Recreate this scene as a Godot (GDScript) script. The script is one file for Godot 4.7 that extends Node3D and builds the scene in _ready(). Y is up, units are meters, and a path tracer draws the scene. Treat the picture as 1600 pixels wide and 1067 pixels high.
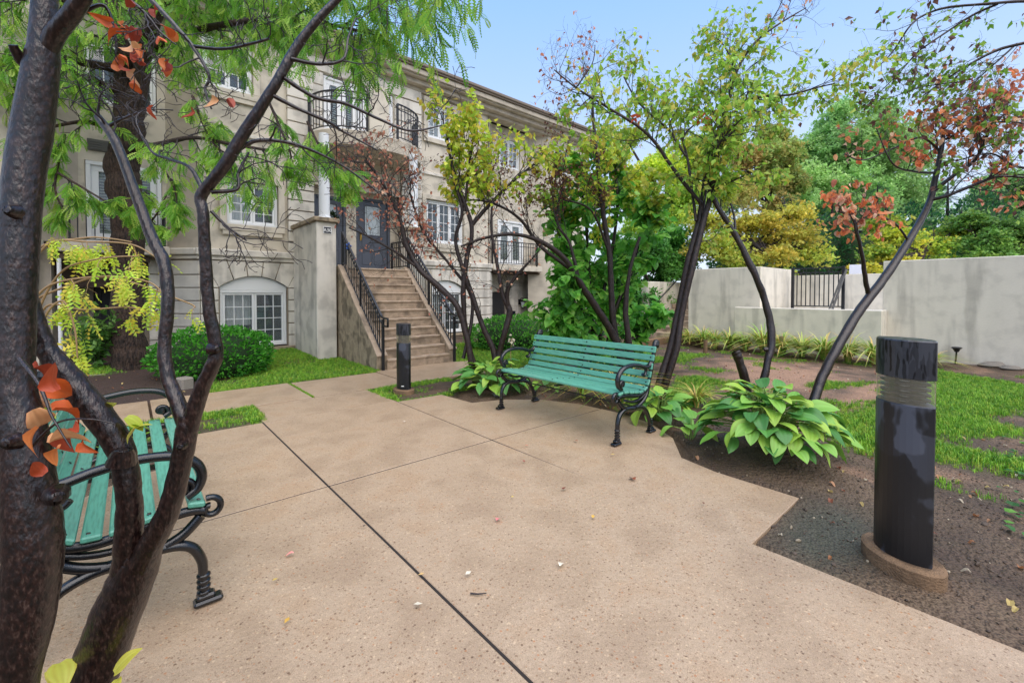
extends Node3D
# A courtyard between townhouses: concrete patio, two slatted benches, bollard lamps, small trees, a terraced concrete wall.

const HC := 1.4                      # height of the lens above the paving
const PX := 684.0                    # focal length, in the units that at() takes
var CF := Vector3(0.6592115, -0.0209424, -0.7516659)
var CR := Vector3(0.7518307, 0.0, 0.6593561)
var CU := Vector3(0.0138085, 0.9997807, -0.0157452)

const EYE := Vector3(-0.07, HC, 0.07)

var M := {}                          # materials
var rng := RandomNumberGenerator.new()
var nz := FastNoiseLite.new()
var used := {}
var mesh_cache := {}


class MB:
	var v := PackedVector3Array()
	var n := PackedVector3Array()
	var c := PackedColorArray()
	var ix := PackedInt32Array()
	var col := Color.WHITE

	func tri(a: Vector3, b: Vector3, d: Vector3, hint := Vector3.ZERO) -> void:
		var nn := (b - a).cross(d - a)
		if hint != Vector3.ZERO and nn.dot(hint) < 0.0:
			nn = -nn
			var t := b
			b = d
			d = t
		nn = nn.normalized()
		var k := v.size()
		v.append(a); v.append(b); v.append(d)
		for i in 3:
			n.append(nn); c.append(col)
		ix.append(k); ix.append(k + 2); ix.append(k + 1)

	func quad(a: Vector3, b: Vector3, d: Vector3, e: Vector3, hint := Vector3.ZERO) -> void:
		var nn := (d - a).cross(e - b)
		if hint != Vector3.ZERO and nn.dot(hint) < 0.0:
			nn = -nn
			var t := b
			b = e
			e = t
		nn = nn.normalized()
		var k := v.size()
		v.append(a); v.append(b); v.append(d); v.append(e)
		for i in 4:
			n.append(nn); c.append(col)
		ix.append(k); ix.append(k + 2); ix.append(k + 1)
		ix.append(k); ix.append(k + 3); ix.append(k + 2)

	func box(ce: Vector3, s: Vector3, b := Basis.IDENTITY, bev := 0.0) -> void:
		var h := s * 0.5
		if bev <= 0.0:
			for ax in 3:
				for sg in [-1.0, 1.0]:
					var d := Vector3.ZERO; d[ax] = sg
					var u := Vector3.ZERO; u[(ax + 1) % 3] = 1.0
					var w := Vector3.ZERO; w[(ax + 2) % 3] = 1.0
					var o := d * h
					quad(ce + b * (o - u * h - w * h), ce + b * (o + u * h - w * h), ce + b * (o + u * h + w * h), ce + b * (o - u * h + w * h), b * d)
			return
		var g := h - Vector3.ONE * bev
		for ax in 3:
			var a1 := (ax + 1) % 3
			var a2 := (ax + 2) % 3
			for sg in [-1.0, 1.0]:
				var d := Vector3.ZERO; d[ax] = sg
				var u := Vector3.ZERO; u[a1] = g[a1]
				var w := Vector3.ZERO; w[a2] = g[a2]
				var o := d * h
				quad(ce + b * (o - u - w), ce + b * (o + u - w), ce + b * (o + u + w), ce + b * (o - u + w), b * d)
			for s1 in [-1.0, 1.0]:
				for s2 in [-1.0, 1.0]:
					var p := Vector3.ZERO; p[a1] = s1 * h[a1]; p[a2] = s2 * g[a2]
					var q := Vector3.ZERO; q[a1] = s1 * g[a1]; q[a2] = s2 * h[a2]
					var e := Vector3.ZERO; e[ax] = g[ax]
					var hint := Vector3.ZERO; hint[a1] = s1; hint[a2] = s2
					quad(ce + b * (p - e), ce + b * (p + e), ce + b * (q + e), ce + b * (q - e), b * hint)
		for sx in [-1.0, 1.0]:
			for sy in [-1.0, 1.0]:
				for sz in [-1.0, 1.0]:
					var s3 := Vector3(sx, sy, sz)
					tri(ce + b * (s3 * Vector3(h.x, g.y, g.z)), ce + b * (s3 * Vector3(g.x, h.y, g.z)), ce + b * (s3 * Vector3(g.x, g.y, h.z)), b * s3)

	func span(p: Vector3, q: Vector3, bev := 0.0) -> void:   # a box between two opposite corners
		box((p + q) * 0.5, (q - p).abs(), Basis.IDENTITY, bev)

	func tube(pts: PackedVector3Array, rad: PackedFloat32Array, sides := 8, cap := true, flat := Vector3.ZERO, squash := 1.0) -> void:
		var m := pts.size()
		if m < 2:
			return
		var k := v.size()
		var t0 := (pts[1] - pts[0]).normalized()
		var nn := t0.cross(Vector3.UP if absf(t0.y) < 0.9 else Vector3.RIGHT).normalized()
		if flat != Vector3.ZERO:
			nn = flat
		for i in m:
			var t := (pts[mini(i + 1, m - 1)] - pts[maxi(i - 1, 0)]).normalized()
			if t == Vector3.ZERO:
				t = t0
			nn = (nn - t * nn.dot(t)).normalized()
			var bb := t.cross(nn)
			for j in sides:
				var a := TAU * j / sides
				var dir := nn * cos(a) * squash + bb * sin(a)
				v.append(pts[i] + dir * rad[i])
				n.append((nn * cos(a) / squash + bb * sin(a)).normalized())
				c.append(col)
		for i in m - 1:
			for j in sides:
				var a := k + i * sides + j
				var b := k + i * sides + (j + 1) % sides
				ix.append(a); ix.append(a + sides); ix.append(b)
				ix.append(b); ix.append(a + sides); ix.append(b + sides)
		if cap:
			for e in [0, m - 1]:
				var t := (pts[0] - pts[1]).normalized() if e == 0 else (pts[m - 1] - pts[m - 2]).normalized()
				for j in range(1, sides - 1):
					tri(v[k + e * sides], v[k + e * sides + j], v[k + e * sides + j + 1], t)

	func lathe(prof: Array, ce: Vector3, sides := 24, sx := 1.0, sz := 1.0) -> void:   # [radius, height] pairs, upwards
		for i in prof.size() - 1:
			var r0: float = prof[i][0]; var y0: float = prof[i][1]
			var r1: float = prof[i + 1][0]; var y1: float = prof[i + 1][1]
			var k := v.size()
			var nl := Vector2(y1 - y0, r0 - r1).normalized()
			for j in sides + 1:
				var a := TAU * j / sides
				var d := Vector3(cos(a) * sx, 0, sin(a) * sz)
				v.append(ce + d * r0 + Vector3.UP * y0); v.append(ce + d * r1 + Vector3.UP * y1)
				var q := (Vector3(cos(a), 0, sin(a)) * nl.x + Vector3.UP * nl.y).normalized()
				n.append(q); n.append(q); c.append(col); c.append(col)
			for j in sides:
				var a := k + j * 2
				ix.append(a); ix.append(a + 2); ix.append(a + 1)
				ix.append(a + 1); ix.append(a + 2); ix.append(a + 3)

	func prism(poly: PackedVector2Array, y0: float, y1: float, bev := 0.0, up := Vector3.UP, ux := Vector3.RIGHT, o := Vector3.ZERO) -> void:
		# poly in the plane of ux and (ux x up); extruded along up from y0 to y1, its upper rim bevelled
		var uy := ux.cross(up)
		var m := poly.size()
		var area := 0.0
		for i in m:
			var p := poly[i]; var q := poly[(i + 1) % m]
			area += p.x * q.y - q.x * p.y
		var sg := 1.0 if area > 0.0 else -1.0
		var inner := PackedVector2Array()
		for i in m:
			var e0 := (poly[i] - poly[(i + m - 1) % m]).normalized()
			var e1 := (poly[(i + 1) % m] - poly[i]).normalized()
			var n0 := Vector2(-e0.y, e0.x) * sg
			var n1 := Vector2(-e1.y, e1.x) * sg
			var mm := (n0 + n1).normalized()
			inner.append(poly[i] + mm * bev / maxf(0.35, mm.dot(n0)))
		var P := func(q: Vector2, h: float) -> Vector3: return o + ux * q.x + uy * q.y + up * h
		for i in m:
			var j := (i + 1) % m
			var e := (poly[j] - poly[i]).normalized()
			var hint := ux * (e.y * sg) + uy * (-e.x * sg)
			quad(P.call(poly[i], y0), P.call(poly[j], y0), P.call(poly[j], y1 - bev), P.call(poly[i], y1 - bev), hint)
			if bev > 0.0:
				quad(P.call(poly[i], y1 - bev), P.call(poly[j], y1 - bev), P.call(inner[j], y1), P.call(inner[i], y1), hint + up)
		var tr := Geometry2D.triangulate_polygon(inner)
		for i in range(0, tr.size(), 3):
			tri(P.call(inner[tr[i]], y1), P.call(inner[tr[i + 1]], y1), P.call(inner[tr[i + 2]], y1), up)
		tr = Geometry2D.triangulate_polygon(poly)
		for i in range(0, tr.size(), 3):
			tri(P.call(poly[tr[i]], y0), P.call(poly[tr[i + 1]], y0), P.call(poly[tr[i + 2]], y0), -up)

	func mesh(mat: Material, shift := Vector3.ZERO, colors := false) -> ArrayMesh:
		var a := []
		a.resize(Mesh.ARRAY_MAX)
		var vv := v
		if shift != Vector3.ZERO:
			vv = v.duplicate()
			for i in vv.size():
				vv[i] -= shift
		a[Mesh.ARRAY_VERTEX] = vv
		a[Mesh.ARRAY_NORMAL] = n
		if colors:
			a[Mesh.ARRAY_COLOR] = c
		a[Mesh.ARRAY_INDEX] = ix
		var me := ArrayMesh.new()
		me.add_surface_from_arrays(Mesh.PRIMITIVE_TRIANGLES, a)
		me.surface_set_material(0, mat)
		return me


# ---------------------------------------------------------------- small helpers
func at(x: float, y: float, d: float) -> Vector3:      # the place that lies d metres in front of the lens
	return EYE + (CF + CR * ((x - 800.0) / PX) - CU * ((y - 471.33) / PX)) * d

func S(r: float, g: float, b: float, a := 1.0) -> Color:
	return Color(r / 255.0, g / 255.0, b / 255.0, a)

func L(r: float, g: float, b: float) -> Color:          # the same as a linear value, for vertex and copy colours
	return Color(r / 255.0, g / 255.0, b / 255.0).srgb_to_linear()

func V2(a: Array) -> PackedVector2Array:
	var o := PackedVector2Array()
	for i in range(0, a.size(), 2):
		o.append(Vector2(a[i], a[i + 1]))
	return o

func origin_of(p: Node) -> Vector3:
	var o := Vector3.ZERO
	while p != self and p is Node3D:
		o += p.position
		p = p.get_parent()
	return o

func numbered(s: String) -> String:
	if not used.has(s):
		used[s] = 0
		return s
	used[s] += 1
	return "%s_%03d" % [s, used[s]]

func tag(o: Node, label: String, category: String, group := "", kind := "") -> Node:
	o.set_meta("label", label)
	if category: o.set_meta("category", category)
	if group: o.set_meta("group", group)
	if kind: o.set_meta("kind", kind)
	return o

func thing(called: String, label: String, category: String, p := Vector3.ZERO, group := "") -> Node3D:
	var o := Node3D.new()
	o.name = numbered(called)
	add_child(o, true)
	o.position = p
	tag(o, label, category, group)
	return o

func structure(called: String) -> Node3D:
	var o := Node3D.new()
	o.name = numbered(called)
	add_child(o, true)
	o.set_meta("kind", "structure")
	return o

func node_name(called: String, parent: Node) -> String:
	if parent == self:
		return numbered(called)
	if not parent.has_node(called):
		return called
	var k: int = parent.get_meta("_n_" + called, 0) + 1
	parent.set_meta("_n_" + called, k)
	return "%s_%03d" % [called, k]

func obj(called: String, mb: MB, mat: Material, parent: Node = self, colors := false) -> MeshInstance3D:
	var o := MeshInstance3D.new()
	o.name = node_name(called, parent)
	o.mesh = mb.mesh(mat, origin_of(parent), colors)
	parent.add_child(o, true)
	return o

func put(called: String, me: Mesh, parent: Node, tr: Transform3D) -> MeshInstance3D:   # a shared mesh, placed in the parent's own axes
	var o := MeshInstance3D.new()
	o.name = node_name(called, parent)
	o.mesh = me
	parent.add_child(o, true)
	o.transform = tr
	return o

func many(called: String, me: Mesh, list: Array, parent: Node) -> MultiMeshInstance3D:   # list of [Transform3D, Color] in world axes
	var mm := MultiMesh.new()
	mm.transform_format = MultiMesh.TRANSFORM_3D
	mm.use_colors = true
	mm.mesh = me
	mm.instance_count = list.size()
	var o := origin_of(parent)
	for i in list.size():
		var t: Transform3D = list[i][0]
		t.origin -= o
		mm.set_instance_transform(i, t)
		mm.set_instance_color(i, list[i][1])
	var q := MultiMeshInstance3D.new()
	q.name = node_name(called, parent)
	q.multimesh = mm
	q.set_meta("kind", "stuff")
	parent.add_child(q, true)
	return q

func clean_metas(p: Node) -> void:
	for k in p.get_meta_list():
		if str(k).begins_with("_n_"):
			p.remove_meta(k)
	for ch in p.get_children():
		clean_metas(ch)

func rr(a: float, b: float) -> float:
	return rng.randf_range(a, b)

func rdir() -> Vector3:
	return Vector3(rng.randfn(), rng.randfn(), rng.randfn()).normalized()

func catmull(ctrl: Array, per := 6) -> PackedVector3Array:
	var out := PackedVector3Array()
	for i in ctrl.size() - 1:
		var p0: Vector3 = ctrl[maxi(i - 1, 0)]; var p1: Vector3 = ctrl[i]
		var p2: Vector3 = ctrl[i + 1]; var p3: Vector3 = ctrl[mini(i + 2, ctrl.size() - 1)]
		for k in per:
			out.append(p1.cubic_interpolate(p2, p0, p3, float(k) / per))
	out.append(ctrl[-1])
	return out

func tex(freq: float, ramp: Array, size := 512, type := FastNoiseLite.TYPE_SIMPLEX_SMOOTH, oct := 4, normal := false, bump := 4.0, sd := 1) -> NoiseTexture2D:
	var f := FastNoiseLite.new()
	f.noise_type = type
	f.frequency = freq
	f.seed = sd
	f.fractal_octaves = oct
	f.fractal_type = FastNoiseLite.FRACTAL_FBM if oct > 1 else FastNoiseLite.FRACTAL_NONE
	var t := NoiseTexture2D.new()
	t.width = size; t.height = size
	t.seamless = true
	t.noise = f
	if normal:
		t.as_normal_map = true
		t.bump_strength = bump
	elif ramp.size():
		var g := Gradient.new()
		var off := PackedFloat32Array(); var cl := PackedColorArray()
		for r in ramp:
			off.append(r[0]); cl.append(Color(r[1], r[1], r[1]) if r[1] is float else r[1])
		g.offsets = off; g.colors = cl
		t.color_ramp = g
	return t

func mat(key: String, col: Color, rough := 0.7, o := {}) -> StandardMaterial3D:
	var m := StandardMaterial3D.new()
	m.resource_name = key
	m.albedo_color = col
	m.roughness = rough
	m.metallic_specular = o.get("spec", 0.5)
	m.metallic = o.get("metal", 0.0)
	if o.has("tex") or o.has("bump") or o.has("detail"):
		m.uv1_triplanar = true
		m.uv1_world_triplanar = o.get("world", true)
		m.uv1_scale = o.get("scale", Vector3.ONE)
	if o.has("tex"):
		m.albedo_texture = o.tex
	if o.has("bump"):
		m.heightmap_enabled = true
		m.heightmap_texture = o.bump
		m.heightmap_scale = o.get("depth", 0.5)
	if o.has("rtex"):
		m.roughness_texture = o.rtex
	if o.has("detail"):
		m.detail_enabled = true
		m.detail_albedo = o.detail
		m.detail_blend_mode = BaseMaterial3D.BLEND_MODE_MUL
		m.detail_uv_layer = BaseMaterial3D.DETAIL_UV_2
		m.uv2_triplanar = true
		m.uv2_world_triplanar = o.get("world", true)
		m.uv2_scale = o.get("dscale", Vector3.ONE)
	if o.get("vc", false):
		m.vertex_color_use_as_albedo = true
	if o.has("back"):
		m.backlight_enabled = true
		m.backlight = o.back
	if o.has("coat"):
		m.clearcoat_enabled = true
		m.clearcoat = o.coat
		m.clearcoat_roughness = 0.15
	M[key] = m
	return m


func speckle(n: int, sd: int) -> ImageTexture:      # cement with small light and dark stones in it
	var r := RandomNumberGenerator.new(); r.seed = sd
	var d := PackedByteArray(); d.resize(n * n * 3)
	for i in n * n:
		var v := 196 + (r.randi() % 58)
		d[i * 3] = v; d[i * 3 + 1] = v - 2; d[i * 3 + 2] = v - 4
	for k in 12000:
		var x0 := r.randi() % n; var y0 := r.randi() % n
		var rad := 1 + (r.randi() % 3 if r.randf() < 0.28 else 0)
		var t := r.randf()
		var c := Vector3i(255, 255, 250) if t < 0.32 else (Vector3i(182, 172, 164) if t < 0.78 else (Vector3i(156, 146, 138) if t < 0.88 else Vector3i(222, 186, 160)))
		for dy in range(-rad, rad + 1):
			for dx in range(-rad, rad + 1):
				if dx * dx + dy * dy > rad * rad: continue
				var i := (posmod(y0 + dy, n) * n + posmod(x0 + dx, n)) * 3
				d[i] = c.x; d[i + 1] = c.y; d[i + 2] = c.z
	return ImageTexture.create_from_image(Image.create_from_data(n, n, false, Image.FORMAT_RGB8, d))


func make_materials() -> void:
	var wall_soft := tex(0.01, [[0.2, 0.94], [0.5, 0.99], [0.8, 1.0]], 512, FastNoiseLite.TYPE_SIMPLEX_SMOOTH, 5, false, 4.0, 18)
	var wall_streak := tex(0.008, [[0.12, 0.87], [0.3, 0.96], [0.45, 1.0], [0.8, 0.98]], 512, FastNoiseLite.TYPE_SIMPLEX_SMOOTH, 5, false, 4.0, 22)
	var grain := tex(0.11, [[0.0, 0.55], [0.3, 0.86], [0.5, 0.93], [0.72, 1.0], [0.85, 1.0]], 1024, FastNoiseLite.TYPE_SIMPLEX, 2, false, 4.0, 3)
	var blotch := tex(0.006, [[0.25, 0.72], [0.45, 0.9], [0.62, 1.0], [0.8, 0.9]], 512, FastNoiseLite.TYPE_SIMPLEX_SMOOTH, 5, false, 4.0, 5)
	var blotch_soft := tex(0.008, [[0.2, 0.86], [0.5, 0.97], [0.8, 1.0]], 512, FastNoiseLite.TYPE_SIMPLEX_SMOOTH, 4, false, 4.0, 8)
	var rough_bump := tex(0.07, [], 512, FastNoiseLite.TYPE_SIMPLEX, 4, false, 4.0, 11)
	var streak := tex(0.012, [[0.15, 0.72], [0.34, 0.93], [0.5, 1.0], [0.8, 0.97]], 512, FastNoiseLite.TYPE_SIMPLEX_SMOOTH, 5, false, 4.0, 21)
	var gravel := tex(0.09, [[0.0, Color(0.4, 0.36, 0.34)], [0.27, Color(0.68, 0.63, 0.6)], [0.42, Color(0.86, 0.83, 0.8)], [0.6, Color(0.92, 0.89, 0.86)], [0.72, Color(1.0, 0.99, 0.97)], [0.8, Color(1.0, 1.0, 1.0)]], 1024, FastNoiseLite.TYPE_SIMPLEX, 2, false, 4.0, 31)
	var pave_blotch := tex(0.011, [[0.2, Color(0.93, 0.92, 0.91)], [0.4, Color(0.975, 0.97, 0.965)], [0.55, Color(1, 1, 1)], [0.75, Color(0.98, 0.96, 0.94)]], 512, FastNoiseLite.TYPE_SIMPLEX_SMOOTH, 5, false, 4.0, 33)
	mat("joint_filler", S(44, 38, 34), 0.95)
	mat("concrete_paving", S(200, 175, 146), 0.46, {"tex": speckle(1024, 17), "scale": Vector3.ONE * 0.62, "detail": pave_blotch, "dscale": Vector3(0.31, 0.31, 0.31), "bump": rough_bump, "depth": 0.22})
	mat("concrete_step", S(208, 183, 156), 0.75, {"tex": grain, "scale": Vector3.ONE * 1.6, "detail": blotch, "dscale": Vector3(0.6, 0.9, 0.6), "bump": rough_bump, "depth": 0.2})
	mat("concrete_wall", S(226, 218, 200), 0.85, {"tex": wall_soft, "scale": Vector3.ONE * 0.5, "detail": wall_streak, "dscale": Vector3(0.55, 0.09, 0.55), "bump": rough_bump, "depth": 0.12})
	mat("concrete_stained", S(176, 158, 132), 0.85, {"tex": blotch, "scale": Vector3.ONE * 0.8, "detail": streak, "dscale": Vector3(0.9, 0.25, 0.9), "bump": rough_bump, "depth": 0.2})
	mat("stucco", S(212, 202, 184), 0.9, {"tex": blotch_soft, "scale": Vector3.ONE * 0.5, "bump": rough_bump, "depth": 0.08})
	mat("stucco_light", S(228, 221, 208), 0.9, {"tex": blotch_soft, "scale": Vector3.ONE * 0.45, "detail": wall_streak, "dscale": Vector3(0.5, 0.07, 0.5), "bump": rough_bump, "depth": 0.08})
	mat("stucco_groove", S(146, 132, 114), 0.95)  # stucco darkened behind the blocks: groove shade painted into the colour
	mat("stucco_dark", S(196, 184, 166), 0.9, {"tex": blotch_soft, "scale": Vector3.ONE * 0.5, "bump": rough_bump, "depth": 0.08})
	mat("soffit_brown", S(92, 74, 62), 0.8, {"tex": blotch, "scale": Vector3.ONE * 0.6})
	mat("gutter_brown", S(120, 106, 92), 0.5)
	mat("roof_shingle", S(80, 74, 70), 0.9, {"tex": grain, "scale": Vector3.ONE * 0.6})
	mat("white_vinyl", S(232, 233, 232), 0.4)
	mat("column_white", S(226, 228, 230), 0.45)
	var gl := mat("window_glass", Color(0.55, 0.6, 0.62, 0.16), 0.02)
	gl.transparency = BaseMaterial3D.TRANSPARENCY_ALPHA
	mat("curtain", S(214, 220, 220), 0.9, {"back": Color(0.3, 0.3, 0.3)})
	mat("shutter", S(158, 164, 150), 0.6)
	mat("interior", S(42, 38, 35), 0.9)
	mat("door_slate", S(80, 86, 98), 0.45)
	mat("door_dark", S(44, 44, 46), 0.5)
	mat("frosted_glass", S(190, 200, 204), 0.15)
	mat("brass", S(200, 160, 80), 0.3, {"metal": 1.0})
	mat("iron", S(30, 31, 35), 0.38, {"tex": blotch_soft, "scale": Vector3.ONE * 3.0, "world": false})
	mat("iron_cast", S(13, 15, 18), 0.2, {"spec": 0.6, "bump": rough_bump, "depth": 0.05, "scale": Vector3.ONE * 5.0, "world": false})
	mat("iron_gray", S(96, 94, 90), 0.55)
	var wood := tex(0.03, [[0.2, 0.86], [0.5, 0.97], [0.8, 1.0]], 512, FastNoiseLite.TYPE_SIMPLEX_SMOOTH, 4, false, 4.0, 41)
	for k in 3:
		mat("slat_%d" % k, [S(98, 168, 144), S(90, 158, 136), S(108, 178, 152)][k], 0.33, {"tex": wood, "scale": Vector3(5.0, 5.0, 0.5), "world": false, "bump": wood, "depth": 0.06})
	var bark := tex(0.02, [[0.15, Color(0.36, 0.32, 0.32)], [0.4, Color(0.7, 0.64, 0.62)], [0.6, Color(0.95, 0.85, 0.8)], [0.85, Color(1, 0.95, 0.92)]], 512, FastNoiseLite.TYPE_SIMPLEX, 5, false, 4.0, 51)
	var bark_h := tex(0.03, [], 512, FastNoiseLite.TYPE_SIMPLEX, 5, false, 4.0, 52)
	var bark_w := tex(0.028, [[0.18, Color(0.2, 0.16, 0.15)], [0.4, Color(0.36, 0.27, 0.25)], [0.55, Color(0.5, 0.37, 0.34)], [0.66, Color(0.58, 0.48, 0.45)], [0.8, Color(0.9, 0.9, 0.86)]], 512, FastNoiseLite.TYPE_SIMPLEX, 5, false, 4.0, 53)
	mat("bark_wet", S(88, 68, 62), 0.33, {"spec": 0.6, "tex": bark_w, "scale": Vector3(4.6, 1.9, 4.6), "detail": blotch, "dscale": Vector3(1.6, 1.0, 1.6), "bump": bark_h, "depth": 0.2})
	mat("bark_mid", S(54, 43, 40), 0.5, {"tex": bark, "scale": Vector3(3.0, 1.2, 3.0), "bump": bark_h, "depth": 0.3})
	mat("bark_locust", S(78, 66, 56), 0.8, {"tex": bark, "scale": Vector3(2.4, 0.5, 2.4), "bump": bark_h, "depth": 3.5})
	mat("bark_far", S(66, 56, 50), 0.9)
	mat("twig", S(52, 44, 44), 0.55)
	mat("twig_tan", S(150, 122, 84), 0.6)
	mat("leaf", Color.WHITE, 0.42, {"vc": true, "back": Color(0.95, 0.95, 0.95), "spec": 0.45})
	mat("leaf_matt", Color.WHITE, 0.6, {"vc": true, "back": Color(0.9, 0.9, 0.9)})
	mat("leaf_dry", Color.WHITE, 0.5, {"vc": true, "back": Color(0.9, 0.9, 0.9)})
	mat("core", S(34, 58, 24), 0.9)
	mat("grass_blade", Color.WHITE, 0.55, {"vc": true, "back": Color(0.6, 0.6, 0.6)})
	var clod := tex(0.035, [], 512, FastNoiseLite.TYPE_SIMPLEX, 5, false, 4.0, 61)
	var soil_t := tex(0.05, [[0.2, Color(0.6, 0.57, 0.55)], [0.5, Color(0.9, 0.87, 0.84)], [0.75, Color(1, 1, 1)]], 1024, FastNoiseLite.TYPE_SIMPLEX, 5, false, 4.0, 62)
	mat("soil", Color.WHITE, 0.72, {"vc": true, "tex": soil_t, "scale": Vector3.ONE * 1.1, "bump": clod, "depth": 1.6})
	mat("stone_gray", S(150, 142, 130), 0.85, {"tex": grain, "scale": Vector3.ONE * 2.0, "world": false, "bump": rough_bump, "depth": 0.4})
	mat("plinth", S(146, 116, 86), 0.85, {"tex": grain, "scale": Vector3.ONE * 1.7, "world": false, "detail": blotch, "dscale": Vector3.ONE * 2.0, "bump": rough_bump, "depth": 0.4})
	var drip := tex(0.02, [[0.40, Color(0.22, 0.23, 0.26)], [0.47, Color(0.30, 0.31, 0.34)], [0.52, Color(1, 1, 1)]], 512, FastNoiseLite.TYPE_SIMPLEX_SMOOTH, 3, false, 4.0, 71)
	mat("bollard_body", S(72, 77, 88), 0.42, {"tex": tex(0.006, [[0.3, 0.3], [0.42, 0.36], [0.45, 1.0]], 512, FastNoiseLite.TYPE_SIMPLEX_SMOOTH, 5, false, 4.0, 72), "scale": Vector3(0.7, 0.35, 0.7), "world": false})
	mat("bollard_cap", S(60, 62, 68), 0.3, {"tex": drip, "scale": Vector3(3.4, 0.5, 3.4), "world": false})
	mat("bollard_louvre", S(48, 48, 50), 0.4)
	var cg := mat("bollard_lens", Color(0.85, 0.82, 0.7, 0.14), 0.05)
	cg.transparency = BaseMaterial3D.TRANSPARENCY_ALPHA
	mat("rust", S(120, 70, 40), 0.9)
	mat("sign_navy", S(26, 26, 44), 0.4)
	mat("sign_white", S(225, 225, 222), 0.5)
	mat("paper", S(236, 236, 244), 0.7)
	mat("timber", S(126, 100, 74), 0.85, {"tex": wood, "scale": Vector3(4, 4, 0.6)})
	mat("car_teal", S(150, 175, 180), 0.25, {"coat": 0.6})
	mat("lamp_white", S(206, 206, 198), 0.5)
	mat("blue_ribbon", S(50, 90, 170), 0.5)
	mat("petal_white", S(225, 215, 190), 0.6)


# ---------------------------------------------------------------- assembly
func _ready() -> void:
	# camera
	var cam := Camera3D.new()
	cam.name = "camera"
	cam.near = 0.1
	cam.projection = Camera3D.PROJECTION_FRUSTUM      # a shift lens: the uprights stay upright
	cam.size = 2.0 * cam.near * 533.5 / PX
	cam.frustum_offset = Vector2(0.0, -62.17 / PX * cam.near)
	cam.far = 900.0
	add_child(cam)
	cam.transform = Transform3D(Basis(CR, CU, -CF).orthonormalized(), EYE)
	cam.current = true
	# sky and exposure
	var we := WorldEnvironment.new()
	we.name = "world_environment"
	var env := Environment.new()
	env.background_mode = Environment.BG_SKY
	env.tonemap_mode = Environment.TONE_MAPPER_LINEAR
	env.tonemap_exposure = 2.95
	env.sdfgi_enabled = true
	env.ssao_enabled = true
	env.ssil_enabled = true
	var sky := Sky.new()
	var sm := ProceduralSkyMaterial.new()
	sm.sky_top_color = S(54, 110, 168)
	sm.sky_horizon_color = S(154, 161, 170)
	sm.sky_curve = 0.42
	sm.sky_energy_multiplier = 1.0
	sm.ground_bottom_color = S(90, 84, 76)
	sm.ground_horizon_color = S(140, 144, 150)
	sm.sun_angle_max = 1.0
	sky.sky_material = sm
	env.sky = sky
	we.environment = env
	add_child(we)
	# a veiled, very soft sun high behind the viewer
	var sun := DirectionalLight3D.new()
	sun.name = "sun"
	sun.light_color = Color(1.0, 0.94, 0.86)
	sun.light_energy = 0.5
	sun.light_angular_distance = 85.0
	sun.shadow_enabled = true
	sun.sky_mode = DirectionalLight3D.SKY_MODE_LIGHT_ONLY
	add_child(sun)
	sun.look_at_from_position(Vector3(-1.0, 10.0, 5.0), Vector3.ZERO)
	nz.seed = 5
	nz.frequency = 0.01
	nz.fractal_octaves = 3
	make_materials()
	build_ground()
	build_paving()
	build_house()
	build_stairs()
	build_terrace()
	build_benches()
	build_bollards()
	build_far_trees()
	build_locust()
	build_court_trees()
	build_yellow_shoots()
	build_near_trees()
	build_plants()
	build_fallen_leaves()
	clean_metas(self)


# ---------------------------------------------------------------- ground
func bump2(x: float, z: float, cx: float, cz: float, rx: float, rz: float) -> float:
	var q := (x - cx) * (x - cx) / (rx * rx) + (z - cz) * (z - cz) / (rz * rz)
	return exp(-q)

func on_paving(x: float, z: float) -> bool:
	if z < -6.04 and z > -7.29 and x > -6.0 and x < 5.2:
		return true
	if x > -1.4 and x < (3.36 if z < -0.86 else 2.56) and z > -5.3 and z < 1.6:
		return true
	var q := (z + 3.05) * (z + 3.05) / 2.1
	if (x - 3.2) * (x - 3.2) / 1.1 + q < 1.0 or (x - 0.33) * (x - 0.33) / 1.1 + q < 1.0:
		return true
	return false

func gh(x: float, z: float) -> float:
	var y := -0.016 + nz.get_noise_2d(x * 60.0, z * 60.0) * 0.026
	y += nz.get_noise_2d(x * 300.0 + 50.0, z * 300.0) * 0.012
	y += 0.11 * smoothstep(-7.3, -11.0, z)
	y += 0.10 * bump2(x, z, 4.0, -1.15, 0.5, 0.35) + 0.05 * bump2(x, z, 4.9, -1.4, 0.8, 0.6)
	y += 0.06 * bump2(x, z, -0.1, -10.3, 0.9, 0.5) + 0.05 * bump2(x, z, 4.4, -5.0, 0.6, 0.5)
	if x > 4.5 and z > -4.5:
		y += 0.03 * smoothstep(4.5, 7.0, x)
	if on_paving(x, z):
		y = minf(y, -0.02) - 0.03
	if absf(x - 4.1) < 1.3 and z < -7.2 and z > -11.0:
		y = minf(y, 0.0)
	return y

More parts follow.
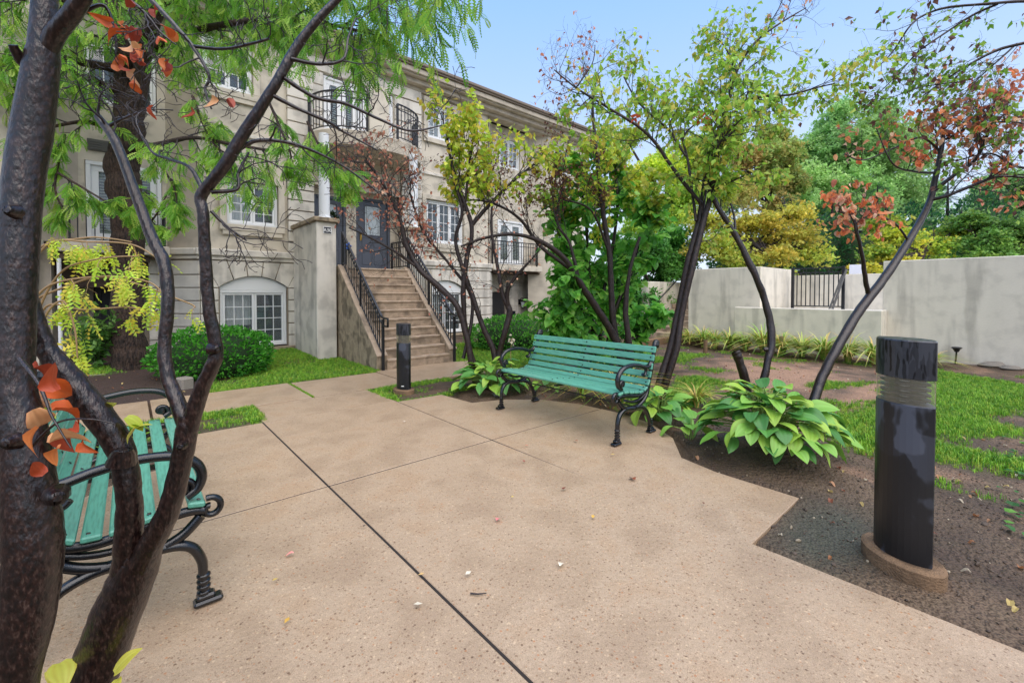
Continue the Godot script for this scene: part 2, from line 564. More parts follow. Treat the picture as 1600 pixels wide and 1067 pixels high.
func lawn(x: float, z: float) -> float:              # how thick the grass grows
	var w := nz.get_noise_2d(x * 90.0, z * 90.0 + 300.0)
	var g := 0.0
	if z < -7.3 and z > -10.95 and x > 0.75 and x < 3.3:
		g = 1.0 - bump2(x, z, 0.7, -8.6, 0.9, 0.7) * 1.2
		g -= smoothstep(2.6, 3.4, x) * smoothstep(-9.5, -10.6, z)
		g += w * 0.6
	elif z < -7.3 and x <= 0.75 and x > -1.2:
		g = bump2(x, z, -0.45, -9.9, 0.35, 0.3) * 1.6 + w * 0.3 - 0.25
	elif x > 4.95 and x < 8.0 and z < -6.0 and z > -9.5:
		g = 1.0 + w * 0.5 - 0.6 * bump2(x, z, 7.4, -8.0, 1.0, 0.8)
	elif x > 2.48 and x < 3.85 and z < -5.08 and z > -6.02:
		g = (0.9 if (z < -5.8 or x < 2.62 or z > -5.2) else 0.1) + w * 0.6
	elif x > -1.0 and x < 1.06 and z < -5.2 and z > -6.04:
		g = (1.0 if (z < -5.82 or x > 0.9) else 0.25) + w * 0.5
	elif x > 4.3 and x < 11.0 and z > -6.5 and z < 2.5:
		g = -0.08
		g += 1.25 * bump2(x, z, 6.9, -0.55, 2.3, 0.62)
		g += 1.1 * bump2(x, z, 5.9, -2.95, 1.1, 0.42)
		g += 0.9 * bump2(x, z, 9.0, -0.2, 1.0, 0.7)
		g += 0.9 * bump2(x, z, 8.6, -4.6, 0.9, 0.3)
		g += 0.8 * bump2(x, z, 7.6, -1.75, 0.5, 0.2)
		g -= 0.9 * bump2(x, z, 7.6, -2.45, 1.1, 0.5) + 0.7 * bump2(x, z, 7.6, -1.2, 1.0, 0.2)
		g += w * 0.9
		if z > 0.15 + 0.1 * (x - 5.0): g -= 0.8
		if z > 0.55: g += 0.7
	elif x > 4.0 and z < -4.5 and z > -9.0 and x < 11.0:
		g = 0.35 + w
	return clampf(g, 0.0, 1.0)

func axis(lo: float, hi: float, step: float, far: float) -> PackedFloat32Array:
	var o := PackedFloat32Array()
	var s := step
	var x := lo
	while x > -far:
		s *= 1.5
		x -= s
		o.append(x)
	o.reverse()
	x = lo
	while x < hi:
		o.append(x)
		x += step
	s = step
	while x < far:
		o.append(x)
		s *= 1.5
		x += s
	return o

func build_ground() -> void:
	var xs := axis(-3.0, 12.4, 0.05, 220.0)
	var zs := axis(-12.0, 2.4, 0.05, 220.0)
	var mb := MB.new()
	var w := xs.size()
	var soil := L(82, 66, 50); var mud := L(114, 95, 74); var tan := L(196, 156, 126); var turf := L(74, 98, 38); var mulch := L(74, 58, 50)
	for z in zs:
		for x in xs:
			var y := gh(x, z)
			if x > 12.6: y = -0.05
			mb.v.append(Vector3(x, y, z))
			var e := 0.05
			mb.n.append(Vector3(y - gh(x + e, z), e, y - gh(x, z + e)).normalized() if absf(x) < 13.0 and absf(z) < 13.0 else Vector3.UP)
			var t := clampf(0.5 + nz.get_noise_2d(x * 130.0, z * 130.0), 0.0, 1.0)
			var c := soil.lerp(mud, t)
			if x > 4.0 and z > -5.5:
				var d := 1.1 * bump2(x, z, 7.8, -2.4, 1.5, 0.9) + 0.9 * bump2(x, z, 7.6, -1.1, 1.3, 0.3) + 0.5 * bump2(x, z, 9.3, -3.2, 1.2, 0.8)
				c = c.lerp(tan, clampf(d + nz.get_noise_2d(x * 170.0, z * 170.0 + 90.0) * 0.6, 0.0, 0.9))
			c = c.lerp(L(78, 84, 70), 0.75 * clampf(1.5 * bump2(x, z, 3.0, -0.62, 0.42, 0.2), 0.0, 1.0))
			if z < -7.3 and x < 0.9:
				c = mulch
			c = c.lerp(turf, lawn(x, z) * 0.85)
			mb.c.append(c)
	for j in zs.size() - 1:
		for i in w - 1:
			var a := j * w + i
			mb.ix.append(a); mb.ix.append(a + 1); mb.ix.append(a + w)
			mb.ix.append(a + 1); mb.ix.append(a + w + 1); mb.ix.append(a + w)
	var g := obj("ground", mb, M.soil, self, true)
	g.set_meta("kind", "structure")
	# grass: tufts wherever the lawn grows
	var tuft := MB.new()
	rng.seed = 7
	for k in 6:
		var a := rr(0, TAU)
		var b := Vector3(rr(-0.35, 0.35), 0, rr(-0.35, 0.35))
		var side := Vector3(cos(a), 0, sin(a)) * 0.05
		var lean := Vector3(-sin(a), 0, cos(a)) * rr(-0.45, 0.45)
		var mid := b + lean * 0.4 + Vector3.UP * rr(0.5, 0.65)
		var tip := b + lean * 1.4 + Vector3.UP * rr(0.8, 1.0)
		tuft.quad(b - side, b + side, mid + side * 0.7, mid - side * 0.7)
		tuft.tri(mid - side * 0.7, mid + side * 0.7, tip)
	var list := []
	var zones := [[0.0, 3.4, -10.95, -7.3, 26000], [-1.2, 0.8, -10.8, -7.3, 9000], [4.9, 8.2, -9.4, -6.0, 16000], [2.48, 3.9, -6.02, -5.08, 5200], [-0.6, 1.06, -6.04, -5.2, 5600], [4.3, 11.0, -6.0, 1.6, 230000]]
	var cols := [L(126, 178, 48), L(104, 158, 40), L(146, 194, 58), L(164, 188, 66), L(86, 136, 42)]
	for q in zones:
		for k in q[4]:
			var x := rr(q[0], q[1]); var z := rr(q[2], q[3])
			var d := lawn(x, z)
			if rng.randf() > d * (0.5 + 0.5 * d):
				continue
			var s := rr(0.03, 0.062) * (0.6 + 0.5 * d) * (1.25 if x > 4.0 else 1.0)
			var b := Basis(Vector3.UP, rr(0, TAU)).scaled(Vector3(s, s * rr(0.7, 1.2), s))
			var c: Color = cols[rng.randi() % 5]
			list.append([Transform3D(b, Vector3(x, gh(x, z) - 0.004, z)), c * rr(0.75, 1.2)])
	for k in 420:      # the weedy joint of the pavement and the rim of the planting holes
		var x := rr(1.758, 1.792); var z := rr(-7.2, -6.1)
		list.append([Transform3D(Basis(Vector3.UP, rr(0, TAU)).scaled(Vector3.ONE * rr(0.02, 0.035)), Vector3(x, -0.015, z)), cols[rng.randi() % 5]])
	var gm := many("grass", tuft.mesh(M.grass_blade), list, self)
	gm.set_meta("label", "short green grass growing in patches on the bare soil")
	gm.set_meta("category", "grass")
	# crumbs of earth and litter lying on the bare soil
	var cl := MB.new()
	cl.lathe([[0.0, -0.4], [0.8, -0.2], [1.0, 0.1], [0.6, 0.5], [0.0, 0.6]], Vector3.ZERO, 6)
	list = []
	for k in 3000:
		var x := rr(2.6, 9.0); var z := rr(-5.6, 0.9)
		if rng.randf() < 0.65:
			x = rr(2.6, 5.4); z = rr(-2.2, 0.7)
		if on_paving(x, z) or lawn(x, z) > 0.4 or in_bump(x, z):
			continue
		var s := rr(0.003, 0.009) * (1.0 if rng.randf() < 0.94 else 2.0)
		var c := L(104, 90, 78) * rr(0.6, 1.3)
		if rng.randf() < 0.05: c = L(190, 175, 150)
		list.append([Transform3D(Basis.from_euler(Vector3(rr(0, 6), rr(0, 6), rr(0, 6))).scaled(Vector3(s * rr(1, 1.8), s * 0.8, s)), Vector3(x, gh(x, z) + s * 0.3, z)), c])
	many("soil_clods", cl.mesh(M.leaf_matt), list, self).set_meta("label", "small dark clods of soil scattered over the planting beds")

func in_bump(x: float, z: float) -> bool:
	return Geometry2D.is_point_in_polygon(Vector2(x, z), bench_bay(1.0))

func bench_bay(s: float) -> PackedVector2Array:        # the rounded bay of paving under a bench; s = -1 mirrors it to the left
	var a := [3.21, -4.42, 3.6, -4.3, 3.98, -3.95, 4.17, -3.5, 4.2, -3.0, 4.12, -2.45, 3.85, -2.05, 3.44, -1.75, 3.36, -1.42]
	var o := V2(a)
	if s < 0.0:
		for i in o.size():
			o[i].x = 3.53 - o[i].x
	return o

func slab(p: Node, poly: PackedVector2Array, lift := 0.0) -> void:
	var mb := MB.new()
	var q := PackedVector2Array()
	for v in poly:
		q.append(Vector2(v.x, v.y))
	# prism() spans ux and ux x up: x and z here
	mb.prism(q, -0.13, lift, 0.004)
	obj("slab", mb, M.concrete_paving, p)

func build_paving() -> void:
	var p := structure("patio")
	var g := 0.0065
	var x1 := 1.0; var x2 := 2.51; var z1 := -3.165; var z0 := -5.22
	# middle column of slabs
	slab(p, V2([x1 + g, -6.04, x2 - g, -6.04, x2 - g, z0 - 0.0, x1 + g, z0]))
	slab(p, V2([x1 + g, z0 + g * 2, x2 - g, z0 + g * 2, x2 - g, z1 - g, x1 + g, z1 - g]), 0.002)
	slab(p, V2([x1 + g, z1 + g, x2 - g, z1 + g, 2.53, -0.86, 2.55, 1.6, x1 + g, 1.6]))
	# right column with the rounded bay
	var b := bench_bay(1.0)
	slab(p, V2([x2 + g, -5.1, 3.14, -5.06, 3.2, -4.42, 3.21, -4.42, 3.6, -4.3, 3.98, -3.95, 4.17, -3.5, 4.19, z1 - g, x2 + g, z1 - g]))
	slab(p, V2([x2 + g, z1 + g, 4.2, z1 + g, b[4].x, b[4].y + 0.17, b[5].x, b[5].y, b[6].x, b[6].y, b[7].x, b[7].y, b[8].x, b[8].y, 3.35, -0.86, x2 + g, -0.86]), 0.001)
	# left column, mirrored
	var mx := func(a: Array) -> PackedVector2Array:
		var o := V2(a)
		for i in o.size():
			o[i].x = 3.51 - o[i].x
		o.reverse()
		return o
	slab(p, mx.call([x2 + g, z0, 3.14, z0, 3.2, -4.42, 3.21, -4.42, 3.6, -4.3, 3.98, -3.95, 4.17, -3.5, 4.19, z1 - g, x2 + g, z1 - g]))
	slab(p, mx.call([x2 + g, z1 + g, 4.2, z1 + g, b[4].x, b[4].y + 0.17, b[5].x, b[5].y, b[6].x, b[6].y, b[7].x, b[7].y, b[8].x, b[8].y, 3.35, -0.95, x2 + g, -0.95]), 0.001)
	for q in [[x1 - g, x1 + g, -5.24, 1.6], [x2 - g, x2 + g, -5.2, -0.87], [-0.6, x1 - g - 0.001, z1 - g, z1 + g], [x1 + g + 0.001, x2 - g - 0.001, z1 - g, z1 + g], [x2 + g + 0.001, 4.15, z1 - g, z1 + g], [x1 + g + 0.001, x2 - g, z0 - 0.002, z0 + g * 2], [-1.0, 3.9, -6.054, -6.041]]:
		var w := MB.new()
		w.span(Vector3(q[0], -0.1, q[2]), Vector3(q[1], -0.002, q[3]))
		obj("joint_filler", w, M.joint_filler, p)
	# the pavement along the houses
	var s := structure("pavement")
	var xs := [-6.0, -4.2, -2.4, 0.1, 1.775, 3.2, 5.15]
	for i in xs.size() - 1:
		var w := 0.02 if i == 3 or i == 4 else g
		var far := -7.28 + (0.02 if i == 4 else 0.0)
		slab(s, V2([xs[i] + w, far, xs[i + 1] - w, far, xs[i + 1] - w, -6.055, xs[i] + w, -6.055]), 0.003 if i % 2 else 0.0)
	slab(s, V2([3.3, -7.6, 5.0, -7.6, 5.15, -7.3, 3.22, -7.3]))


# ---------------------------------------------------------------- the townhouses
func wall_box(mb: MB, f: Dictionary, u0: float, u1: float, y0: float, y1: float, d0: float, d1: float, bev := 0.0) -> void:
	var ce: Vector3 = f.o + f.d * ((u0 + u1) * 0.5) + f.n * ((d0 + d1) * 0.5) + Vector3.UP * ((y0 + y1) * 0.5)
	mb.box(ce, Vector3(absf(u1 - u0), absf(y1 - y0), absf(d1 - d0)), Basis(f.d, Vector3.UP, f.n), bev)

func frame_at(x: float, z: float, dx: float, dz: float) -> Dictionary:
	var d := Vector3(dx, 0, dz).normalized()
	return {"o": Vector3(x, 0, z), "d": d, "n": d.cross(Vector3.UP)}

func wall(mb: MB, f: Dictionary, u0: float, u1: float, y0: float, y1: float, holes: Array, thick := 0.22, d := 0.0) -> void:
	var us := [u0, u1]; var ys := [y0, y1]
	for h in holes:
		us.append_array([h[0], h[1]]); ys.append_array([h[2], h[3]])
	us.sort(); ys.sort()
	var P := func(u: float, y: float, e: float) -> Vector3: return f.o + f.d * u + f.n * e + Vector3.UP * y
	for i in us.size() - 1:
		if us[i + 1] - us[i] < 0.001 or us[i] < u0 - 0.001 or us[i + 1] > u1 + 0.001:
			continue
		for j in ys.size() - 1:
			if ys[j + 1] - ys[j] < 0.001 or ys[j] < y0 - 0.001 or ys[j + 1] > y1 + 0.001:
				continue
			var cu: float = (us[i] + us[i + 1]) * 0.5; var cy: float = (ys[j] + ys[j + 1]) * 0.5
			var open := false
			for h in holes:
				if cu > h[0] and cu < h[1] and cy > h[2] and cy < h[3]:
					open = true
			if open:
				continue
			for e in [d, d - thick]:
				mb.quad(P.call(us[i], ys[j], e), P.call(us[i + 1], ys[j], e), P.call(us[i + 1], ys[j + 1], e), P.call(us[i], ys[j + 1], e), f.n if e == d else -f.n)
	for h in holes:
		mb.quad(P.call(h[0], h[2], d), P.call(h[0], h[3], d), P.call(h[0], h[3], d - thick), P.call(h[0], h[2], d - thick), f.d)
		mb.quad(P.call(h[1], h[2], d), P.call(h[1], h[3], d), P.call(h[1], h[3], d - thick), P.call(h[1], h[2], d - thick), -f.d)
		mb.quad(P.call(h[0], h[2], d), P.call(h[1], h[2], d), P.call(h[1], h[2], d - thick), P.call(h[0], h[2], d - thick), Vector3.UP)
		mb.quad(P.call(h[0], h[3], d), P.call(h[1], h[3], d), P.call(h[1], h[3], d - thick), P.call(h[0], h[3], d - thick), Vector3.DOWN)

func window(b: Node, f: Dictionary, u0: float, u1: float, y0: float, y1: float, d: float, sashes: int, cols: int, rows: int, blind := 0.0, blind_h := 1.0) -> void:
	var fr := MB.new()
	var t := 0.05
	wall_box(fr, f, u0, u1, y1 - t, y1, d - 0.09, d + 0.01, 0.006)
	wall_box(fr, f, u0, u1, y0, y0 + t, d - 0.09, d + 0.016, 0.006)
	wall_box(fr, f, u0, u0 + t, y0 + t, y1 - t, d - 0.09, d + 0.01, 0.006)
	wall_box(fr, f, u1 - t, u1, y0 + t, y1 - t, d - 0.09, d + 0.01, 0.006)
	var w := (u1 - u0 - 2.0 * t) / sashes
	var win := obj("window", fr, M.white_vinyl, b)
	for k in sashes:
		var a := u0 + t + w * k + 0.002
		var e := a + w - 0.004
		var s := MB.new()
		var st := 0.045
		wall_box(s, f, a, e, y1 - t - st, y1 - t - 0.002, d - 0.07, d - 0.012, 0.005)
		wall_box(s, f, a, e, y0 + t + 0.002, y0 + t + st, d - 0.07, d - 0.012, 0.005)
		wall_box(s, f, a, a + st, y0 + t + st, y1 - t - st, d - 0.07, d - 0.012, 0.005)
		wall_box(s, f, e - st, e, y0 + t + st, y1 - t - st, d - 0.07, d - 0.012, 0.005)
		obj("sash", s, M.white_vinyl, win)
		var gl := MB.new()
		wall_box(gl, f, a + st, e - st, y0 + t + st, y1 - t - st, d - 0.048, d - 0.042)
		obj("pane", gl, M.window_glass, win)
		var mu := MB.new()
		for c in range(1, cols):
			var u := lerpf(a + st, e - st, float(c) / cols)
			wall_box(mu, f, u - 0.008, u + 0.008, y0 + t + st, y1 - t - st, d - 0.041, d - 0.029)
		for r in range(1, rows):
			var y := lerpf(y0 + t + st, y1 - t - st, float(r) / rows)
			wall_box(mu, f, a + st, e - st, y - 0.008, y + 0.008, d - 0.041, d - 0.031)
		if cols > 1 or rows > 1:
			obj("muntin", mu, M.white_vinyl, win)
	if blind > 0.0:       # a gathered curtain behind the panes
		var cu := MB.new()
		var n := 26
		var ue := lerpf(u0 + t, u1 - t, blind)
		var yb := lerpf(y1, y0, blind_h)
		for k in n:
			var ua := lerpf(u0 + t, ue, float(k) / n); var ub := lerpf(u0 + t, ue, float(k + 1) / n)
			var da := d - 0.17 + 0.018 * sin(k * 1.7); var db := d - 0.17 + 0.018 * sin((k + 1) * 1.7)
			cu.quad(f.o + f.d * ua + f.n * da + Vector3.UP * yb, f.o + f.d * ub + f.n * db + Vector3.UP * yb, f.o + f.d * ub + f.n * db + Vector3.UP * (y1 - t), f.o + f.d * ua + f.n * da + Vector3.UP * (y1 - t), f.n)
		obj("curtain", cu, M.curtain, win)

func surround(b: Node, f: Dictionary, u0: float, u1: float, y0: float, y1: float, sill := true) -> void:
	var s := MB.new()
	var w := 0.13
	wall_box(s, f, u0 - w, u1 + w, y1, y1 + w, 0.0, 0.05, 0.008)
	wall_box(s, f, u0 - w, u1 + w, y0 - w, y0, 0.0, 0.05, 0.008)
	wall_box(s, f, u0 - w, u0, y0, y1, 0.0, 0.05, 0.008)
	wall_box(s, f, u1, u1 + w, y0, y1, 0.0, 0.05, 0.008)
	obj("window_surround", s, M.stucco, b)
	if sill:
		s = MB.new()
		wall_box(s, f, u0 - 0.08, u1 + 0.08, y0 - w - 0.10, y0 - w - 0.002, 0.0, 0.035, 0.008)
		obj("sill", s, M.stucco, b)

func blocks(b: Node, f: Dictionary, u0: float, u1: float, y0: float, y1: float, rows: int, cols := 1, d0 := 0.0, d1 := 0.05, mt := "stucco_light") -> void:
	var g := 0.013
	for r in rows:
		for c in cols:
			var mb := MB.new()
			var ua := lerpf(u0, u1, float(c) / cols); var ub := lerpf(u0, u1, float(c + 1) / cols)
			wall_box(mb, f, ua + (g if c else 0.0), ub - (g if c < cols - 1 else 0.0), lerpf(y0, y1, float(r) / rows) + g, lerpf(y0, y1, float(r + 1) / rows) - g, d0, d1, 0.007)
			obj("block", mb, M[mt], b)

func poly_block(b: Node, f: Dictionary, pts: Array, d0: float, d1: float) -> void:     # pts in u and y
	var mb := MB.new()
	var q := PackedVector2Array()
	for i in range(0, pts.size(), 2):
		q.append(Vector2(pts[i], pts[i + 1]))
	# ux = d, up = n: ux x up = d x n = -y
	for i in q.size():
		q[i].y = -q[i].y
	mb.prism(q, d0, d1, 0.007, f.n, f.d, f.o)
	obj("block", mb, M.stucco_light, b)

func ground_bay(b: Node, f: Dictionary, ua: float, ub: float, uc: float) -> void:   # a bay of the ground floor: coursed blocks round an arched window
	var hw := 0.66
	var ytop := 2.07
	var spring := 1.5
	var arch := func(u: float) -> float: return spring + 0.25 * (1.0 - pow((u - uc) / (hw + 0.02), 2.0))
	var wl := MB.new()
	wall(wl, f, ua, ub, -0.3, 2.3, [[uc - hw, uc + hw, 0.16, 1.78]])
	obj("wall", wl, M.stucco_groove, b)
	var y := 1.77
	var row := 0.27
	while y > 0.1:
		var yb := maxf(y - row, 0.02)
		for side in [[ua, uc - hw - 0.02], [uc + hw + 0.02, ub]]:
			var yt := minf(y, 1.5)
			if y > 1.6:
				continue
			var mb := MB.new()
			wall_box(mb, f, side[0], side[1], yb + 0.012, y - 0.012, 0.0, 0.045, 0.007)
			obj("block", mb, M.stucco_light, b)
		y -= row
	# stepped voussoirs over the arch
	var l := uc - hw - 0.02
	var r := uc + hw + 0.02
	poly_block(b, f, [ua, 1.509, l, 1.509, l, 1.52, l - 0.11, 1.74, ua, 1.74], 0.0, 0.035)
	poly_block(b, f, [r, 1.509, ub, 1.509, ub, 1.74, r + 0.11, 1.74, r, 1.52], 0.0, 0.035)
	var top := [ua, uc - 0.52, uc - 0.17, uc + 0.17, uc + 0.52, ub]
	var bot := [l, uc - 0.40, uc - 0.135, uc + 0.135, uc + 0.40, r]
	for k in 5:
		var p := []
		var g := 0.009
		var n := 4
		for i in n + 1:
			var u := lerpf(bot[k] + g, bot[k + 1] - g, float(i) / n)
			p.append_array([u, arch.call(u) + 0.012])
		if k == 4: p.append_array([r + 0.105, 1.758, ub, 1.758])
		p.append_array([top[k + 1] - (g if k < 4 else 0.0), ytop, top[k] + (g if k else 0.0), ytop])
		if k == 0: p.append_array([ua, 1.758, l - 0.105, 1.758])
		poly_block(b, f, p, 0.0, 0.034)
	# the white arched board over the window
	var pts := []
	for i in 13:
		var u := lerpf(l + 0.02, r - 0.02, i / 12.0)
		pts.append_array([u, arch.call(u) + 0.01])
	pts.append_array([r - 0.02, 1.44, l + 0.02, 1.44])
	var hb := MB.new()
	var q := V2(pts)
	for i in q.size():
		q[i].y = -q[i].y
	hb.prism(q, -0.12, -0.05, 0.01, f.n, f.d, f.o)
	var head := obj("arched_board", hb, M.white_vinyl, b)
	head.set_meta("label", "white arched board above the lower window")
	window(b, f, uc - hw + 0.01, uc + hw - 0.01, 0.2, 1.44, -0.06, 2, 3, 4, 0.46, 0.62)
	var sl := MB.new()
	wall_box(sl, f, uc - hw - 0.1, ub - 0.04, 0.10, 0.175, -0.02, 0.14, 0.012)
	obj("sill", sl, M.concrete_stained, b)

func french_door(b: Node, f: Dictionary, u0: float, u1: float, y0: float, y1: float, d: float) -> void:
	var fr := MB.new()
	var t := 0.07
	wall_box(fr, f, u0, u1, y1 - t, y1, d - 0.1, d + 0.03, 0.008)
	wall_box(fr, f, u0, u0 + t, y0, y1 - t, d - 0.1, d + 0.03, 0.008)
	wall_box(fr, f, u1 - t, u1, y0, y1 - t, d - 0.1, d + 0.03, 0.008)
	wall_box(fr, f, u0, u1, y0 - 0.06, y0, d - 0.1, d + 0.05, 0.008)
	var door := obj("french_door", fr, M.white_vinyl, b)
	var um := (u0 + u1) * 0.5
	for k in 2:
		var a := u0 + t if k == 0 else um + 0.002
		var e := um - 0.002 if k == 0 else u1 - t
		var s := MB.new()
		var st := 0.11
		wall_box(s, f, a, e, y1 - t - st, y1 - t, d - 0.06, d - 0.01, 0.006)
		wall_box(s, f, a, e, y0, y0 + st, d - 0.06, d - 0.01, 0.006)
		wall_box(s, f, a, a + st, y0 + st, y1 - t - st, d - 0.06, d - 0.01, 0.006)
		wall_box(s, f, e - st, e, y0 + st, y1 - t - st, d - 0.06, d - 0.01, 0.006)
		obj("door_leaf", s, M.white_vinyl, door)
		var gl := MB.new()
		wall_box(gl, f, a + st, e - st, y0 + st, y1 - t - st, d - 0.03, d - 0.024)
		obj("pane", gl, M.window_glass, door)
		var lv := MB.new()
		var y := y0 + st + 0.03
		while y < y1 - t - st - 0.02:
			var ce: Vector3 = f.o + f.d * ((a + e) * 0.5) + f.n * (d - 0.075) + Vector3.UP * y
			lv.box(ce, Vector3(e - a - 2 * st - 0.01, 0.008, 0.06), Basis(f.d, Vector3.UP, f.n) * Basis(Vector3.RIGHT, 0.75))
			y += 0.055
		var o := obj("louvre_shutter", lv, M.shutter, door)
		o.set_meta("kind", "stuff")

func railing(b: Node, pts: PackedVector3Array, hgt: float, post_ends := true, rings := false) -> MeshInstance3D:   # pts run along its foot
	var mb := MB.new()
	for yy in [hgt, hgt - 0.13, 0.06]:
		for i in pts.size() - 1:
			var a = pts[i] + Vector3.UP * yy; var e = pts[i + 1] + Vector3.UP * yy
			var t = (e - a).normalized()
			mb.box((a + e) * 0.5, Vector3(0.04 if yy == hgt else 0.024, 0.03 if yy == hgt else 0.02, a.distance_to(e) + 0.012), Basis(t.cross(Vector3.UP).normalized() * -1.0, Vector3.UP, t).orthonormalized(), 0.004)
	if post_ends:
		for q in [pts[0], pts[-1]]:
			mb.box(q + Vector3.UP * hgt * 0.5, Vector3(0.05, hgt, 0.05), Basis.IDENTITY, 0.005)
	var rail := obj("railing", mb, M.iron, b)
	var total := 0.0
	for i in pts.size() - 1: total += pts[i].distance_to(pts[i + 1])
	var n := int(total / 0.11)
	var bal := MB.new()
	bal.span(Vector3(-0.008, 0.06, -0.008), Vector3(0.008, hgt - 0.02, 0.008))
	var me := bal.mesh(M.iron)
	for k in range(1, n):
		var s := total * k / n
		for i in pts.size() - 1:
			var l := pts[i].distance_to(pts[i + 1])
			if s <= l:
				put("baluster", me, rail, Transform3D(Basis.IDENTITY, pts[i].lerp(pts[i + 1], s / l) - origin_of(rail)))
				break
			s -= l
	return rail

func entry_door(b: Node, f: Dictionary, u0: float, u1: float, y0: float, y1: float, d: float, wreath: bool) -> void:
	var fr := MB.new()
	var t := 0.07
	wall_box(fr, f, u0 - t, u0, y0, y1 + t, d - 0.06, d + 0.05, 0.008)
	wall_box(fr, f, u1, u1 + t, y0, y1 + t, d - 0.06, d + 0.05, 0.008)
	wall_box(fr, f, u0, u1, y1, y1 + t, d - 0.06, d + 0.05, 0.008)
	wall_box(fr, f, u0 - t, u1 + t, y0 - 0.05, y0, d - 0.06, d + 0.08, 0.008)
	obj("door_frame", fr, M.door_slate, b)
	var w := u1 - u0
	var pn := MB.new()
	var ga := u0 + w * 0.24; var gb := u1 - w * 0.24
	var gy := y0 + (y1 - y0) * 0.5; var gt := y1 - (y1 - y0) * 0.07
	wall(pn, f, u0 + 0.004, u1 - 0.004, y0 + 0.004, y1 - 0.004, [[ga, gb, gy, gt]], 0.045, d)
	# moulded frame round the glass and two raised panels below it
	for q in [[ga - 0.03, ga, gy - 0.03, gt + 0.03], [gb, gb + 0.03, gy - 0.03, gt + 0.03], [ga, gb, gt, gt + 0.03], [ga, gb, gy - 0.03, gy]]:
		wall_box(pn, f, q[0], q[1], q[2], q[3], d, d + 0.015, 0.005)
	for q in [[u0 + w * 0.13, u0 + w * 0.46], [u0 + w * 0.54, u1 - w * 0.13]]:
		for h in [[0.05, 0.27], [0.31, 0.46]]:
			var ya = y0 + (y1 - y0) * h[0]; var yb = y0 + (y1 - y0) * h[1]
			for e in [[q[0], q[1], ya, ya + 0.02], [q[0], q[1], yb - 0.02, yb], [q[0], q[0] + 0.02, ya + 0.02, yb - 0.02], [q[1] - 0.02, q[1], ya + 0.02, yb - 0.02]]:
				wall_box(pn, f, e[0], e[1], e[2], e[3], d, d + 0.012, 0.004)
	var door := obj("door", pn, M.door_slate, b)
	var gl := MB.new()
	wall_box(gl, f, ga + 0.002, gb - 0.002, gy + 0.002, gt - 0.002, d - 0.035, d - 0.02)
	obj("frosted_pane", gl, M.frosted_glass, door)
	# lead came of the leaded light
	var cm := MB.new()
	var um := (ga + gb) * 0.5
	for e in [[ga + 0.05, ga + 0.056, gy, gt], [gb - 0.056, gb - 0.05, gy, gt], [ga, gb, gy + 0.06, gy + 0.066], [ga, gb, gt - 0.066, gt - 0.06]]:
		wall_box(cm, f, e[0], e[1], e[2] + 0.003, e[3] - 0.003, d - 0.02, d - 0.012)
	var ov := PackedVector3Array(); var rd := PackedFloat32Array()
	for k in 25:
		var a := TAU * k / 24.0
		ov.append(f.o + f.d * (um + cos(a) * 0.12) + f.n * (d - 0.016) + Vector3.UP * ((gy + gt) * 0.5 + sin(a) * 0.22)); rd.append(0.004)
	cm.tube(ov, rd, 4)
	obj("leaded_came", cm, M.iron_gray, door)
	var hd := MB.new()
	wall_box(hd, f, u0 + 0.05, u0 + 0.09, y0 + 0.72, y0 + 0.95, d, d + 0.015, 0.005)
	var kc: Vector3 = f.o + f.d * (u0 + 0.07) + f.n * (d + 0.055) + Vector3.UP * (y0 + 0.9)
	hd.lathe([[0.0, -0.03], [0.022, -0.02], [0.03, 0.0], [0.022, 0.02], [0.0, 0.03]], kc, 12)
	hd.tube(PackedVector3Array([kc - Vector3.UP * 0.03, kc - Vector3.UP * 0.1 + f.n * 0.02, kc - Vector3.UP * 0.17]), PackedFloat32Array([0.008, 0.01, 0.008]), 6)
	obj("handle", hd, M.brass, door)


